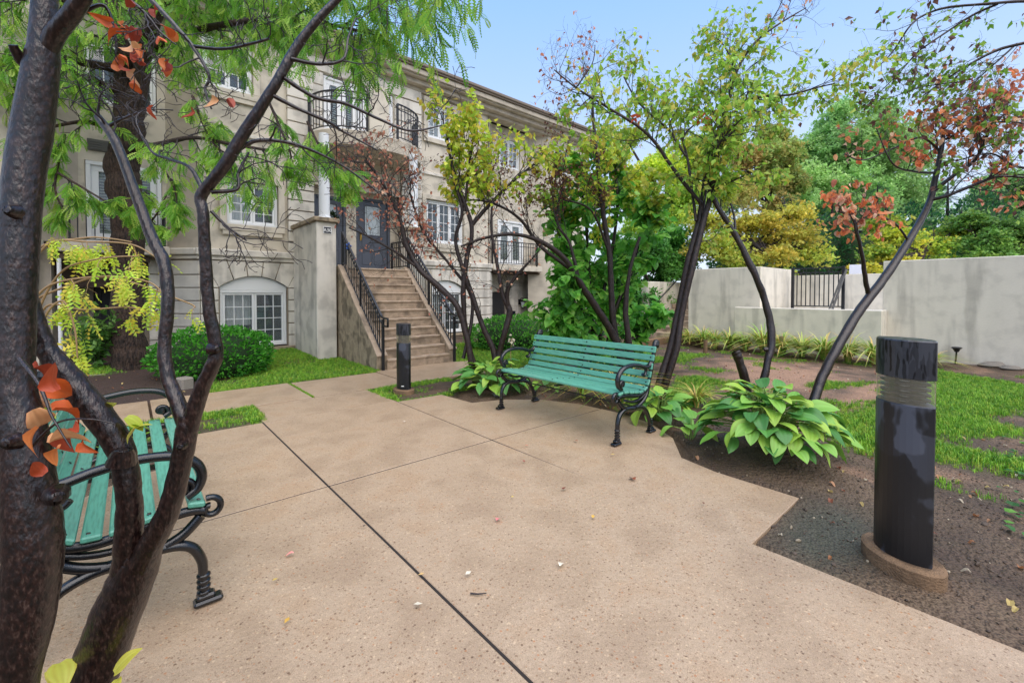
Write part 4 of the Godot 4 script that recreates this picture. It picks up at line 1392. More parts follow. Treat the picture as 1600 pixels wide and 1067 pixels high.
func make_bench(label: String) -> Node3D:
	var t := thing("park_bench", label, "bench", Vector3.ZERO, "green slatted benches with cast iron ends")
	var hl := 0.86
	var prof := curve2([-0.60, 0.86, -0.575, 0.78, -0.545, 0.68, -0.515, 0.58, -0.48, 0.50, -0.42, 0.445, -0.33, 0.425, -0.22, 0.435, -0.11, 0.452, -0.02, 0.455, 0.03, 0.44], 8)
	var len := 0.0
	for i in prof.size() - 1: len += prof[i].distance_to(prof[i + 1])
	var n := 11
	# slats along the curve, each a plank of its own
	for k in n:
		var s := len * (k + 0.5) / n
		var p := prof[0]; var tg := Vector3.DOWN
		for i in prof.size() - 1:
			var l := prof[i].distance_to(prof[i + 1])
			if s <= l:
				p = prof[i].lerp(prof[i + 1], s / l); tg = (prof[i + 1] - prof[i]).normalized()
				break
			s -= l
		var up := Vector3(-tg.y, tg.x, 0)
		if up.y < 0 and up.x < 0: up = -up
		if up.dot(Vector3(0.6, 0.8, 0)) < 0: up = -up
		var w := MB.new()
		w.box(Vector3.ZERO, Vector3(len / n - 0.021, 0.024, hl * 2.0 + rr(0.0, 0.012)), Basis.IDENTITY, 0.006)
		put("slat", w.mesh(M["slat_%d" % (rng.randi() % 3)]), t, Transform3D(Basis(tg, up, tg.cross(up)) * Basis.from_euler(Vector3(rr(-0.003, 0.003), rr(-0.002, 0.002), rr(-0.04, 0.04))), p + up * 0.012 + Vector3(0, 0, rr(-0.003, 0.003))))
	var bolts := MB.new()
	for i in range(4, prof.size(), 7):
		for zz in [-hl + 0.03, 0.0, hl - 0.03]:
			var tg := (prof[mini(i + 1, prof.size() - 1)] - prof[i - 1]).normalized()
			var up := Vector3(-tg.y, tg.x, 0)
			if up.dot(Vector3(0.6, 0.8, 0)) < 0: up = -up
			bolts.box(prof[i] + up * 0.025 + Vector3(0, 0, zz), Vector3(0.014, 0.006, 0.014), Basis(tg, up, tg.cross(up)), 0.002)
	obj("bolt_heads", bolts, M.iron_cast, t).set_meta("kind", "stuff")
	var e := MB.new()
	var F := Vector3(0, 0, 1)
	# curved bearer under the slats, thick in the seat
	var br := PackedVector3Array()
	for i in prof.size():
		var tg := (prof[mini(i + 1, prof.size() - 1)] - prof[maxi(i - 1, 0)]).normalized()
		var dn := Vector3(tg.y, -tg.x, 0)
		if dn.dot(Vector3(0.6, 0.8, 0)) > 0: dn = -dn
		br.append(prof[i] + dn * 0.022)
	e.tube(br, const_rad(br.size(), 0.022), 8, true, F, 0.9)
	# scroll knobs at the head and the seat front
	var q := curve2([-0.60, 0.83, -0.615, 0.875, -0.64, 0.90, -0.665, 0.89, -0.66, 0.865, -0.64, 0.865], 4)
	e.tube(q, const_rad(q.size(), 0.022), 8, true, F, 1.1)
	e.lathe([[0.0, -0.035], [0.03, -0.03], [0.036, 0.0], [0.03, 0.03], [0.0, 0.035]], Vector3(-0.635, 0.868, 0), 12)
	q = curve2(spiral(0.045, 0.425, 0.05, 0.012, 1.9, -4.6), 2)
	e.tube(q, const_rad(q.size(), 0.014), 8, true, F, 1.3)
	# armrest: a long curl that ends in a volute
	q = curve2([-0.555, 0.70, -0.50, 0.665, -0.43, 0.665, -0.33, 0.69, -0.2, 0.705, -0.08, 0.69, -0.01, 0.645, 0.015, 0.585, 0.0, 0.53, -0.04, 0.502], 6)
	e.tube(q, const_rad(q.size(), 0.021), 8, true, F, 1.2)
	q = curve2(spiral(-0.055, 0.545, 0.045, 0.01, -1.2, 4.8), 2)
	e.tube(q, const_rad(q.size(), 0.014), 8, true, F, 1.3)
	e.lathe([[0.0, -0.03], [0.024, -0.02], [0.026, 0.0], [0.024, 0.02], [0.0, 0.03]], Vector3(-0.052, 0.545, 0), 10)
	q = curve2([-0.44, 0.668, -0.455, 0.62, -0.425, 0.58, -0.40, 0.60], 5)
	e.tube(q, const_rad(q.size(), 0.015), 6, true, F, 1.2)
	# the big sweep below the seat
	q = curve2([-0.50, 0.50, -0.47, 0.40, -0.39, 0.33, -0.28, 0.295, -0.16, 0.30, -0.06, 0.335, 0.01, 0.40], 6)
	e.tube(q, const_rad(q.size(), 0.022), 8, true, F, 1.1)
	q = curve2([-0.44, 0.40, -0.37, 0.37, -0.29, 0.355, -0.2, 0.36, -0.1, 0.39], 5)
	e.tube(q, const_rad(q.size(), 0.014), 6, true, F, 1.2)
	# legs with ringed ankles and pad feet
	var legs := [[-0.20, 0.30, -0.11, 0.305, -0.03, 0.275, 0.01, 0.20, 0.015, 0.12, 0.02, 0.05], [-0.26, 0.298, -0.35, 0.29, -0.44, 0.25, -0.50, 0.17, -0.53, 0.1, -0.545, 0.05]]
	var endm := e.mesh(M.iron_cast)
	var legm := []
	for l in legs:
		var w := MB.new()
		q = curve2(l, 6)
		var rad := PackedFloat32Array()
		for i in q.size():
			rad.append(lerpf(0.024, 0.017, float(i) / q.size()))
		w.tube(q, rad, 8, true, F, 1.2)
		var fx: float = l[10]; var fy := 0.0
		for yy in [0.13, 0.105, 0.08, 0.055]:
			w.lathe([[0.016, -0.012], [0.027, -0.004], [0.027, 0.004], [0.016, 0.012]], Vector3(fx - 0.004 * signf(fx), yy, 0), 12)
		var sg := signf(fx + 0.2)
		w.box(Vector3(fx + sg * 0.012, 0.012, 0), Vector3(0.11, 0.024, 0.06), Basis.IDENTITY, 0.008)
		w.box(Vector3(fx + sg * 0.004, 0.035, 0), Vector3(0.07, 0.026, 0.05), Basis.IDENTITY, 0.008)
		legm.append(w.mesh(M.iron_cast))
	for s in [-1.0, 1.0]:
		var tr := Transform3D(Basis.IDENTITY, Vector3(0, 0, s * (hl - 0.03)))
		var en := put("iron_end", endm, t, tr)
		for lm in legm:
			put("leg", lm, en, Transform3D.IDENTITY)
	var w := MB.new()
	w.tube(PackedVector3Array([Vector3(-0.27, 0.30, -hl + 0.03), Vector3(-0.27, 0.30, hl - 0.03)]), PackedFloat32Array([0.008, 0.008]), 6)
	obj("tie_rod", w, M.iron_cast, t)
	w = MB.new()
	w.box(Vector3(-0.25, 0.405, 0), Vector3(0.42, 0.02, 0.04))
	w.box(Vector3(-0.562, 0.66, 0), Vector3(0.02, 0.40, 0.04), Basis(Vector3(0, 0, 1), 0.28))
	obj("middle_strap", w, M.iron_cast, t)
	return t

func build_benches() -> void:
	rng.seed = 21
	var a := make_bench("green slatted bench with black scrolled iron ends facing the patio before the hostas")
	a.position = Vector3(3.30, 0.004, -3.12)
	a.rotation.y = PI
	var c := a.duplicate()
	c.name = numbered("park_bench")
	add_child(c, true)
	c.position = Vector3(0.15, 0.004, -3.13)
	c.rotation.y = 0.0
	tag(c, "green slatted bench partly hidden behind the two dark near tree trunks", "bench", "green slatted benches with cast iron ends")


# ---------------------------------------------------------------- bollard lamps
func lens(l: float, w: float, n := 14, sharp := 0.6) -> PackedVector2Array:    # a pointed oval, long along z
	var o := PackedVector2Array()
	for k in n: o.append(Vector2(w * sin(PI * k / n), l * cos(PI * k / n) * -1.0).lerp(Vector2(w * (1.0 - pow(absf(1.0 - 2.0 * k / n), 2.0)), l * (2.0 * k / n - 1.0)), sharp))
	for k in n: o.append(Vector2(-w * sin(PI * k / n), l * cos(PI * k / n)).lerp(Vector2(-w * (1.0 - pow(absf(1.0 - 2.0 * k / n), 2.0)), -l * (2.0 * k / n - 1.0)), sharp))
	return o

func make_bollard(label: String, hs: float) -> Node3D:
	var t := thing("bollard_lamp", label, "bollard", Vector3.ZERO, "black bollard lamps beside the paving")
	var b := 0.075
	var w := MB.new()
	w.prism(lens(0.198, 0.132, 14, 0.2), -0.1, b, 0.012)
	obj("plinth", w, M.plinth, t)
	w = MB.new()
	w.prism(lens(0.146, 0.09), b - 0.01, 0.855 * hs, 0.004)
	obj("body", w, M.bollard_body, t)
	w = MB.new()
	w.prism(lens(0.149, 0.092), 0.985 * hs, 1.175 * hs, 0.006)
	obj("cap", w, M.bollard_cap, t)
	for k in 5:
		w = MB.new()
		var y := (0.868 + k * 0.026) * hs
		w.prism(lens(0.105, 0.062), y, y + 0.008, 0.0)
		w.prism(lens(0.126, 0.074), y + 0.008, y + 0.013, 0.0)
		obj("louvre", w, M.bollard_louvre, t)
	w = MB.new()
	w.lathe([[0.02, 0.85 * hs], [0.02, 0.99 * hs]], Vector3.ZERO, 10)
	obj("lamp_tube", w, M.lamp_white, t)
	w = MB.new()
	var p := lens(0.145, 0.089)
	for i in p.size():
		var q := p[(i + 1) % p.size()]
		w.quad(Vector3(p[i].x, 0.856 * hs, p[i].y), Vector3(q.x, 0.856 * hs, q.y), Vector3(q.x, 0.984 * hs, q.y), Vector3(p[i].x, 0.984 * hs, p[i].y), Vector3(p[i].x, 0, p[i].y))
	obj("clear_lens", w, M.bollard_lens, t)
	return t

func build_bollards() -> void:
	var a := make_bollard("tall black bollard lamp with rain streaked cap beside the patio corner", 1.0)
	a.position = Vector3(2.91, -0.01, -0.28)
	a.rotation.y = -0.6
	var c := make_bollard("black bollard lamp in the small planting hole before the stairs", 0.84)
	c.position = Vector3(2.83, -0.02, -5.55)
	var w := MB.new()
	# a small mark low on the far bollard: a white dash and a dot
	var b := Basis(Vector3.UP, -0.62)
	w.box(Vector3(-0.055, 0.125, 0.098), Vector3(0.06, 0.012, 0.006), b)
	w.box(Vector3(-0.018, 0.125, 0.128), Vector3(0.018, 0.018, 0.006), b)
	put("maker_mark", w.mesh(M.sign_white), c, Transform3D.IDENTITY)


# ---------------------------------------------------------------- concrete terrace
func concrete(called: String, label: String, boxes: Array, category := "wall") -> Node3D:
	var t := thing(called, label, category, boxes[0][0])
	for q in boxes:
		var w := MB.new()
		w.span(q[0], q[1], 0.012)
		obj("concrete_block", w, M.concrete_wall, t)
	return t

func build_terrace() -> void:
	var w := MB.new()
	w.span(Vector3(12.75, -0.5, -3.9), Vector3(80, 0.9, 40))
	w.span(Vector3(14.5, -0.5, -40), Vector3(80, 0.9, -3.9))
	w.span(Vector3(12.3, -0.5, -3.9), Vector3(12.75, 0.88, -1.9))
	obj("upper_terrace", w, M.soil, self).set_meta("kind", "structure")
	concrete("concrete_wall", "tall pale concrete wall block left of the iron gate with an outer corner", [[Vector3(12.05, -0.2, -6.05), Vector3(14.45, 2.06, -4.14)]])
	concrete("concrete_wall", "long tall concrete retaining wall running off to the right", [[Vector3(12.1, -0.2, -1.74), Vector3(12.5, 2.07, 7.0)], [Vector3(12.52, -0.2, -1.74), Vector3(13.4, 2.065, -1.5)]])
	concrete("concrete_wall", "low concrete planter wall standing in front of the iron gate", [[Vector3(11.52, -0.2, -4.56), Vector3(11.75, 1.03, -1.66)], [Vector3(11.76, -0.2, -1.86), Vector3(12.09, 1.028, -1.66)], [Vector3(11.76, -0.2, -4.13), Vector3(12.28, 0.96, -1.88)]])
	concrete("concrete_wall", "pale concrete wall behind the iron gate topped by a paper notice", [[Vector3(16.3, 0.85, -6.2), Vector3(16.5, 1.95, -2.0)]])
	concrete("concrete_wall", "narrow concrete wall end beside the garden steps", [[Vector3(12.3, -0.2, -7.75), Vector3(16.0, 1.75, -7.5)]])
	var p := thing("paper_notice", "white paper notice standing on the wall behind the gate", "notice", Vector3(16.4, 1.95, -3.0))
	w = MB.new()
	w.span(Vector3(16.38, 1.955, -3.17), Vector3(16.385, 2.24, -2.83))
	w.span(Vector3(16.386, 1.94, -3.0), Vector3(16.4, 2.2, -2.97))
	obj("sheet", w, M.paper, p)
	# iron gate between the corner and the stair rail
	var g := thing("iron_gate", "black barred iron gate above the low concrete planter wall", "gate", Vector3(13.9, 0.9, -3.5))
	var a := Vector3(14.0, 0.96, -3.98); var e := Vector3(14.0, 0.96, -2.82)
	w = MB.new()
	for q in [a, e]:
		w.box(q + Vector3(0, 0.56, 0), Vector3(0.07, 1.14, 0.07), Basis.IDENTITY, 0.006)
	for h in [1.1, 0.98, 0.07]:
		w.box((a + e) * 0.5 + Vector3(0, h, 0), Vector3(0.035, 0.03, a.distance_to(e)), Basis.IDENTITY, 0.005)
	obj("gate_frame", w, M.iron, g)
	var bm := MB.new()
	bm.span(Vector3(-0.011, 0.07, -0.011), Vector3(0.011, 0.98, 0.011))
	var me := bm.mesh(M.iron)
	for k in range(1, 11):
		put("bar", me, g, Transform3D(Basis.IDENTITY, a.lerp(e, k / 11.0) - g.position))
	var sc := MB.new()
	var ring := PackedVector3Array()
	for k in 13: ring.append(Vector3(0, 1.04 + sin(TAU * k / 12.0) * 0.045, cos(TAU * k / 12.0) * 0.045))
	sc.tube(ring, const_rad(13, 0.008), 4)
	var rm := sc.mesh(M.iron)
	for k in 3:
		put("ring_ornament", rm, g, Transform3D(Basis.IDENTITY, a.lerp(e, 0.25 + k * 0.25) - g.position))
	var hr := thing("stair_handrail", "sloping blue gray handrail beside the iron gate", "handrail", Vector3(13.8, 0.95, -2.8))
	w = MB.new()
	w.tube(PackedVector3Array([Vector3(13.6, 0.9, -2.98), Vector3(13.9, 2.0, -2.74)]), PackedFloat32Array([0.028, 0.028]), 8)
	w.tube(PackedVector3Array([Vector3(13.66, 0.9, -3.06), Vector3(13.95, 1.85, -2.84)]), PackedFloat32Array([0.022, 0.022]), 8)
	obj("rail", w, M.iron_gray, hr)
	# garden steps beside the tall block
	var st := thing("garden_steps", "concrete garden steps rising beside the tall wall block", "steps", Vector3(12.4, 0, -6.8))
	for k in 7:
		w = MB.new()
		w.span(Vector3(12.25 + k * 0.3, -0.2, -7.48), Vector3(12.25 + k * 0.3 + (0.32 if k < 6 else 1.6), 0.17 * (k + 1), -6.07), 0.012)
		obj("step", w, M.concrete_step, st)
	hr = thing("stair_handrail", "dark handrail climbing the garden steps by the narrow wall", "handrail", Vector3(12.5, 0.6, -7.4))
	w = MB.new()
	w.tube(PackedVector3Array([Vector3(12.35, 0.0, -7.38), Vector3(12.35, 0.95, -7.38), Vector3(14.3, 2.05, -7.38)]), PackedFloat32Array([0.022, 0.022, 0.022]), 8)
	obj("rail", w, M.iron, hr)
	# spike light against the long wall
	var s := thing("spike_light", "small black garden spike light before the long retaining wall", "light", Vector3(11.95, 0, -0.62))
	w = MB.new()
	w.tube(PackedVector3Array([Vector3(11.95, -0.05, -0.62), Vector3(11.93, 0.26, -0.6)]), PackedFloat32Array([0.014, 0.014]), 6)
	obj("stake", w, M.iron, s)
	w = MB.new()
	w.lathe([[0.0, 0.0], [0.03, 0.005], [0.055, 0.06], [0.085, 0.085], [0.06, 0.10], [0.0, 0.105]], Vector3(11.93, 0.25, -0.6), 14)
	obj("lamp_head", w, M.iron, s)
	# old posts in the border
	for q in [[9.9, -4.55, 0.30, "short weathered timber stake in the border before the tall block"], [10.9, -3.3, 0.42, "tall mossy stake standing against the low planter wall"]]:
		w = MB.new()
		w.tube(PackedVector3Array([Vector3(q[0], -0.1, q[1]), Vector3(q[0] + 0.01, q[2], q[1])]), PackedFloat32Array([0.05, 0.045]), 7)
		tag(obj("timber_stake", w, M.timber), q[3], "stake")
	# flat edging stones
	rng.seed = 12
	var stones := [[11.9, -0.15, 0.2, "flat gray stone at the foot of the long wall near the spike light"], [11.7, 0.1, 0.16, "small pale stone at the foot of the long wall, farther right"], [3.72, -4.52, 0.12, "gray stone lying among the hosta leaves left of the bench"], [5.7, -2.75, 0.08, "pale pebble in the bed right of the bench"]]
	for q in stones:
		w = MB.new()
		w.lathe([[0.0, -0.3], [0.8, -0.25], [1.0, 0.0], [0.75, 0.28], [0.0, 0.36]], Vector3.ZERO, 9, 1.0, 0.7)
		for i in w.v.size(): w.v[i] += w.v[i] * nz.get_noise_3d(w.v[i].x * 60.0, w.v[i].y * 60.0, w.v[i].z * 60.0 + q[0] * 40.0) * 0.5
		var o := put("stone", w.mesh(M.stone_gray), self, Transform3D(Basis(Vector3.UP, rr(0, 6)).scaled(Vector3.ONE * q[2]), Vector3(q[0], gh(q[0], q[1]) + q[2] * 0.2, q[1])))
		tag(o, q[3], "stone")
	w = MB.new()
	w.box(Vector3.ZERO, Vector3(0.16, 0.2, 0.2), Basis(Vector3.UP, 0.4), 0.02)
	var bl := put("edging_block", w.mesh(M.stone_gray), self, Transform3D(Basis.IDENTITY, Vector3(0.53, 0.06, -7.9)))
	tag(bl, "tan concrete block at the pavement edge beside the boxwood", "block")
	w = MB.new()
	w.span(Vector3(7.0, -0.1, -6.35), Vector3(11.4, 0.16, -6.2), 0.02)
	w.span(Vector3(11.25, -0.1, -6.2), Vector3(11.4, 0.158, -5.2), 0.02)
	tag(obj("timber_edging", w, M.timber), "weathered timber edging of the bed behind the bench", "edging")
	w = MB.new()
	w.span(Vector3(-1.6, -0.1, -9.75), Vector3(-0.35, 0.07, -9.6), 0.02)
	tag(obj("stone_curb", w, M.stone_gray), "low stone curb left of the furrowed tree trunk", "curb")
	# pale garden furniture under a cover, glimpsed behind the round hedge
	var fc := thing("covered_chair", "pale gray covered garden chair glimpsed behind the round hedge", "chair", Vector3(9.4, 0, -8.6))
	w = MB.new()
	w.lathe([[0.0, 0.0], [0.42, 0.0], [0.44, 0.3], [0.36, 0.55], [0.2, 0.62], [0.0, 0.63]], Vector3(9.4, 0.02, -8.6), 18, 1.1, 0.9)
	obj("cover", w, M.stone_gray, fc)
	w = MB.new()
	w.span(Vector3(8.75, 0.0, -8.75), Vector3(8.95, 0.42, -8.5), 0.03)
	obj("pot", w, M.white_vinyl, fc)
	# a car and a lamp glimpsed beyond the gate
	var car := thing("parked_car", "pale teal car glimpsed through the gate bars", "car", Vector3(21.0, 0.9, -6.4))
	w = MB.new()
	w.prism(V2([-2.1, 0.35, 2.1, 0.35, 2.15, 0.85, 1.3, 0.98, 0.6, 1.45, -1.2, 1.45, -1.9, 1.0, -2.15, 0.8]), -0.85, 0.85, 0.06, Vector3(0, 0, -1), Vector3(1, 0, 0), Vector3(21.0, 0.9, -6.4))
	obj("body", w, M.car_teal, car)
	w = MB.new()
	w.span(Vector3(19.9, 1.95, -7.27), Vector3(21.5, 2.28, -5.53), 0.02)
	obj("window", w, M.door_dark, car)
	var wh := MB.new()
	wh.tube(PackedVector3Array([Vector3(0, 0, -0.1), Vector3(0, 0, 0.1)]), PackedFloat32Array([0.32, 0.32]), 20)
	var whm := wh.mesh(M.door_dark)
	for q in [Vector3(-1.3, 0.32, 0.8), Vector3(1.3, 0.32, 0.8), Vector3(-1.3, 0.32, -0.8), Vector3(1.3, 0.32, -0.8)]:
		put("wheel", whm, car, Transform3D(Basis.IDENTITY, q))
	var lb := at(1344, 352, 17.0)
	var lamp := thing("garden_lamp", "white globe topped lamp post among the trees above the gate", "lamp post", Vector3(lb.x, 0.9, lb.z))
	w = MB.new()
	w.tube(PackedVector3Array([Vector3(lb.x, 0.85, lb.z), lb - Vector3.UP * 0.25]), PackedFloat32Array([0.05, 0.04]), 10)
	w.lathe([[0.05, -0.3], [0.12, -0.26], [0.12, -0.22], [0.05, -0.2]], lb, 14)
	obj("post", w, M.iron, lamp)
	w = MB.new()
	w.lathe([[0.0, -0.22], [0.1, -0.2], [0.16, -0.02], [0.13, 0.12], [0.06, 0.18], [0.0, 0.2]], lb, 18)
	obj("globe", w, M.lamp_white, lamp)


# ---------------------------------------------------------------- leaves
func leaf_basis(dir: Vector3, s: float, flat := 0.6) -> Basis:
	var x := dir.normalized()
	var up := (Vector3.UP * flat + rdir() * (1.0 - flat)).normalized()
	var z := x.cross(up)
	if z.length() < 0.05: z = x.cross(Vector3.RIGHT)
	z = z.normalized()
	return Basis(x, z.cross(x), z) * Basis.from_scale(Vector3.ONE * s)

func leaf_mesh(kind: String) -> Mesh:
	if mesh_cache.has(kind):
		return mesh_cache[kind]
	var w := MB.new()
	var material: Material = M.leaf
	match kind:
		"oval":
			var b := Vector3.ZERO; var t := Vector3(1, -0.14, 0)
			var ml := Vector3(0.45, 0.06, 0.30); var mr := Vector3(0.45, 0.06, -0.30); var c := Vector3(0.5, -0.02, 0)
			w.tri(b, ml, c, Vector3.UP); w.tri(b, c, mr, Vector3.UP); w.tri(ml, t, c, Vector3.UP); w.tri(c, t, mr, Vector3.UP)
		"heart":
			var ml := Vector3(0.25, 0.07, 0.46); var mr := Vector3(0.25, 0.07, -0.46)
			var nl := Vector3(0.68, 0.02, 0.34); var nr := Vector3(0.68, 0.02, -0.34)
			var t := Vector3(1, -0.22, 0); var c := Vector3(0.35, 0, 0); var b := Vector3(0.08, 0, 0)
			w.tri(b, ml, c, Vector3.UP); w.tri(b, c, mr, Vector3.UP); w.tri(ml, nl, c, Vector3.UP); w.tri(c, nr, mr, Vector3.UP)
			w.tri(nl, t, c, Vector3.UP); w.tri(c, t, nr, Vector3.UP)
		"curl":
			var p := []
			for i in 5:
				var a := i / 4.0
				p.append(Vector3(a - 0.25 * a * a, -0.35 * a * a + 0.1 * sin(a * 6.0), 0))
			for i in 4:
				var wa := 0.32 * sin(PI * (0.06 + 0.9 * i / 4.0)); var wb := 0.32 * sin(PI * (0.06 + 0.9 * (i + 1) / 4.0))
				for s in [-1.0, 1.0]:
					w.quad(p[i], p[i + 1], p[i + 1] + Vector3(0, wb * 0.6, s * wb * 0.8), p[i] + Vector3(0, wa * 0.6, s * wa * 0.8), Vector3.UP)
			material = M.leaf_dry
		"frond":      # a feathered leaf: pairs of narrow leaflets along a stalk that hangs
			var n := 8
			for i in n:
				var a := 0.08 + 0.9 * i / n
				var p := Vector3(a, -0.25 * a * a, 0)
				var l := 0.19 * sin(PI * (0.18 + 0.72 * i / n))
				for s in [-1.0, 1.0]:
					var q := p + Vector3(l * 0.45, -0.035, s * l)
					var h := Vector3(0.062, 0, 0)
					w.quad(p, p * 0.45 + q * 0.55 + h, q, p * 0.45 + q * 0.55 - h, Vector3.UP)
			w.tri(Vector3(0.0, 0, 0.004), Vector3(0.5, -0.0625, 0), Vector3(0.0, 0, -0.004), Vector3.UP)
			w.tri(Vector3(0.5, -0.0625, 0.004), Vector3(0.98, -0.24, 0), Vector3(0.5, -0.0625, -0.004), Vector3.UP)
		"spray":      # a short stalk with broad little leaflets
			for i in 4:
				var p := Vector3(0.15 + 0.26 * i, -0.1 * i * i * 0.3, 0)
				for s in [-1.0, 1.0]:
					var q := p + Vector3(0.16, -0.05, s * 0.34)
					w.quad(p, p * 0.4 + q * 0.6 + Vector3(0.1, 0.03, 0), q, p * 0.4 + q * 0.6 - Vector3(0.09, 0.02, 0), Vector3.UP)
			w.tri(Vector3(0.0, 0, 0.012), Vector3(0.95, -0.25, 0), Vector3(0.0, 0, -0.012), Vector3.UP)
		"bunch", "bunch_wide":
			var r := RandomNumberGenerator.new(); r.seed = 4
			for i in 13:
				var p := Vector3(r.randfn(), r.randfn() * (0.7 if kind == "bunch" else 0.3), r.randfn()) * 0.42
				var d := (p.normalized() + Vector3(r.randfn(), r.randfn() - 0.4, r.randfn()) * 0.5).normalized()
				var z := d.cross(Vector3(r.randfn() * 0.4, 1, r.randfn() * 0.4)).normalized() * 0.15
				w.quad(p, p + d * 0.2 + z, p + d * 0.48, p + d * 0.2 - z, Vector3.UP)
			material = M.leaf_matt
		"needle":
			var r := RandomNumberGenerator.new(); r.seed = 5
			for i in 14:
				var p := Vector3(i / 14.0, -0.05 * i / 14.0, 0)
				for s in [-1.0, 1.0]:
					w.tri(p, p + Vector3(0.1, r.randf_range(-0.05, 0.05), s * 0.22), p + Vector3(0.07, 0, 0), Vector3.UP)
			material = M.leaf_matt
	mesh_cache[kind] = w.mesh(material)
	return mesh_cache[kind]


# ---------------------------------------------------------------- trees
class Plant:
	var root: Node3D
	var tw := MB.new()
	var paths := []
	var leaves := {}
	var bark: Material
	var fine: Material

func new_tree(called: String, label: String, base: Vector3, bark: String, fine := "twig", category := "tree") -> Plant:
	var t := Plant.new()
	t.root = thing(called, label, category, base)
	t.bark = M[bark]
	t.fine = M[fine]
	return t

var limb_scale := 1.0

func limb(t: Plant, a: Array, name := "stem", sides := 9, knobs := 0.05) -> int:     # a: [x, y, distance, half width] ... through the air, thick to thin
	var c := []; var rad := []
	for q in a:
		c.append(at(q[0], q[1], q[2]))
		rad.append(q[3] * q[2] / PX * limb_scale)
	return limb3(t, c, rad, name, sides, knobs)

func limb3(t: Plant, c: Array, rad: Array, name := "stem", sides := 9, knobs := 0.05) -> int:
	var per := 8
	var pts := catmull(c, per)
	var rr_ := PackedFloat32Array()
	for i in pts.size():
		var s := float(i) / per
		var k := mini(int(s), c.size() - 2)
		var r := lerpf(rad[k], rad[k + 1], s - k)
		r *= 1.0 + nz.get_noise_2d(i * 22.0, c[0].x * 700.0) * knobs * 2.6
		if i > 2 and i < pts.size() - 2 and (i * 7 + int(absf(c[0].x) * 90)) % 23 == 0: r *= 1.0 + knobs * 1.2
		rr_.append(r)
		if i > 0 and i < pts.size() - 1:
			pts[i] += Vector3(nz.get_noise_2d(i * 25.0, c[0].z * 500.0), 0, nz.get_noise_2d(i * 25.0 + 500.0, c[0].z * 500.0)) * r * knobs * 4.0
	var w := MB.new()
	w.tube(pts, rr_, sides)
	obj(name, w, t.bark, t.root)
	t.paths.append([pts, rr_])
	return t.paths.size() - 1

func knob(t: Plant, p: Vector3, d: Vector3, r: float) -> void:
	var w := MB.new()
	w.tube(PackedVector3Array([p - d * r * 0.6, p + d * r * 0.5, p + d * r * 0.9, p + d * r * 0.92]), PackedFloat32Array([r * 1.3, r, r * 0.75, r * 0.4]), 9)
	obj("knot", w, t.bark, t.root)

func add_leaf(t: Plant, kind: String, p: Vector3, dir: Vector3, s: float, pal: Array, flat := 0.5) -> void:
	if not t.leaves.has(kind): t.leaves[kind] = []
	var c: Color = pal[rng.randi() % pal.size()]
	t.leaves[kind].append([Transform3D(leaf_basis(dir, s, flat), p), c * rr(0.75, 1.2)])

func branch(t: Plant, p: Vector3, dir: Vector3, length: float, r: float, level: int, o: Dictionary) -> void:
	var n := 6 if level == 0 else (5 if level == 1 else 4)
	var pts := PackedVector3Array([p]); var rad := PackedFloat32Array([r])
	var d := dir.normalized()
	var step := length / n
	for i in n:
		d = (d + rdir() * o.get("crook", 0.28) + Vector3.UP * o.get("up", 0.08)).normalized()
		p += d * step
		pts.append(p)
		rad.append(lerpf(r, maxf(r * 0.35, 0.0012), float(i + 1) / n))
		var kids: float = o.get("kids", 0.9)
		if level < o.get("levels", 2) and i >= 1:
			var k := int(kids) + (1 if rng.randf() < fmod(kids, 1.0) else 0)
			for j in k:
				var side := d.cross(rdir()).normalized()
				branch(t, p, d * 0.55 + side * o.get("spread", 0.9), length * rr(0.4, 0.65), rad[-1] * 0.7, level + 1, o)
		if level >= o.get("from", 1):
			var lf: float = o.get("leaf", 0.0)
			var m := int(lf) + (1 if rng.randf() < fmod(lf, 1.0) else 0)
			for j in m:
				var ld: Vector3 = (d * 0.5 + rdir() * 0.8 + Vector3.DOWN * o.get("droop", 0.45)).normalized()
				add_leaf(t, o.get("kind", "oval"), p + rdir() * 0.015, ld, o.get("size", 0.06) * rr(0.7, 1.25), o.pal, o.get("flat", 0.5))
	t.tw.tube(pts, rad, 5 if level == 0 else 4 if level == 1 else 3, false)

func sprout(t: Plant, path: int, a: float, b: float, n: int, length: float, o: Dictionary, bias := Vector3.ZERO) -> void:
	var pts: PackedVector3Array = t.paths[path][0]; var rad: PackedFloat32Array = t.paths[path][1]
	for k in n:
		var s := lerpf(a, b, (k + rr(0.1, 0.9)) / n) * (pts.size() - 1)
		var i := clampi(int(s), 0, pts.size() - 2)
		var p := pts[i].lerp(pts[i + 1], s - i)
		var tg := (pts[i + 1] - pts[i]).normalized()
		var side: Vector3 = (tg.cross(rdir()).normalized() + bias * 0.9 + Vector3.UP * o.get("lift", 0.25)).normalized()
		branch(t, p, tg * o.get("along", 0.7) + side, length * rr(0.6, 1.25), minf(rad[i] * 0.55, o.get("r", 0.009)), 0, o)

func finish(t: Plant) -> void:
	if t.tw.v.size():
		var o := obj("twigs", t.tw, t.fine, t.root)
		o.set_meta("kind", "stuff")
	for k in t.leaves:
		many("crown", leaf_mesh(k), t.leaves[k], t.root)

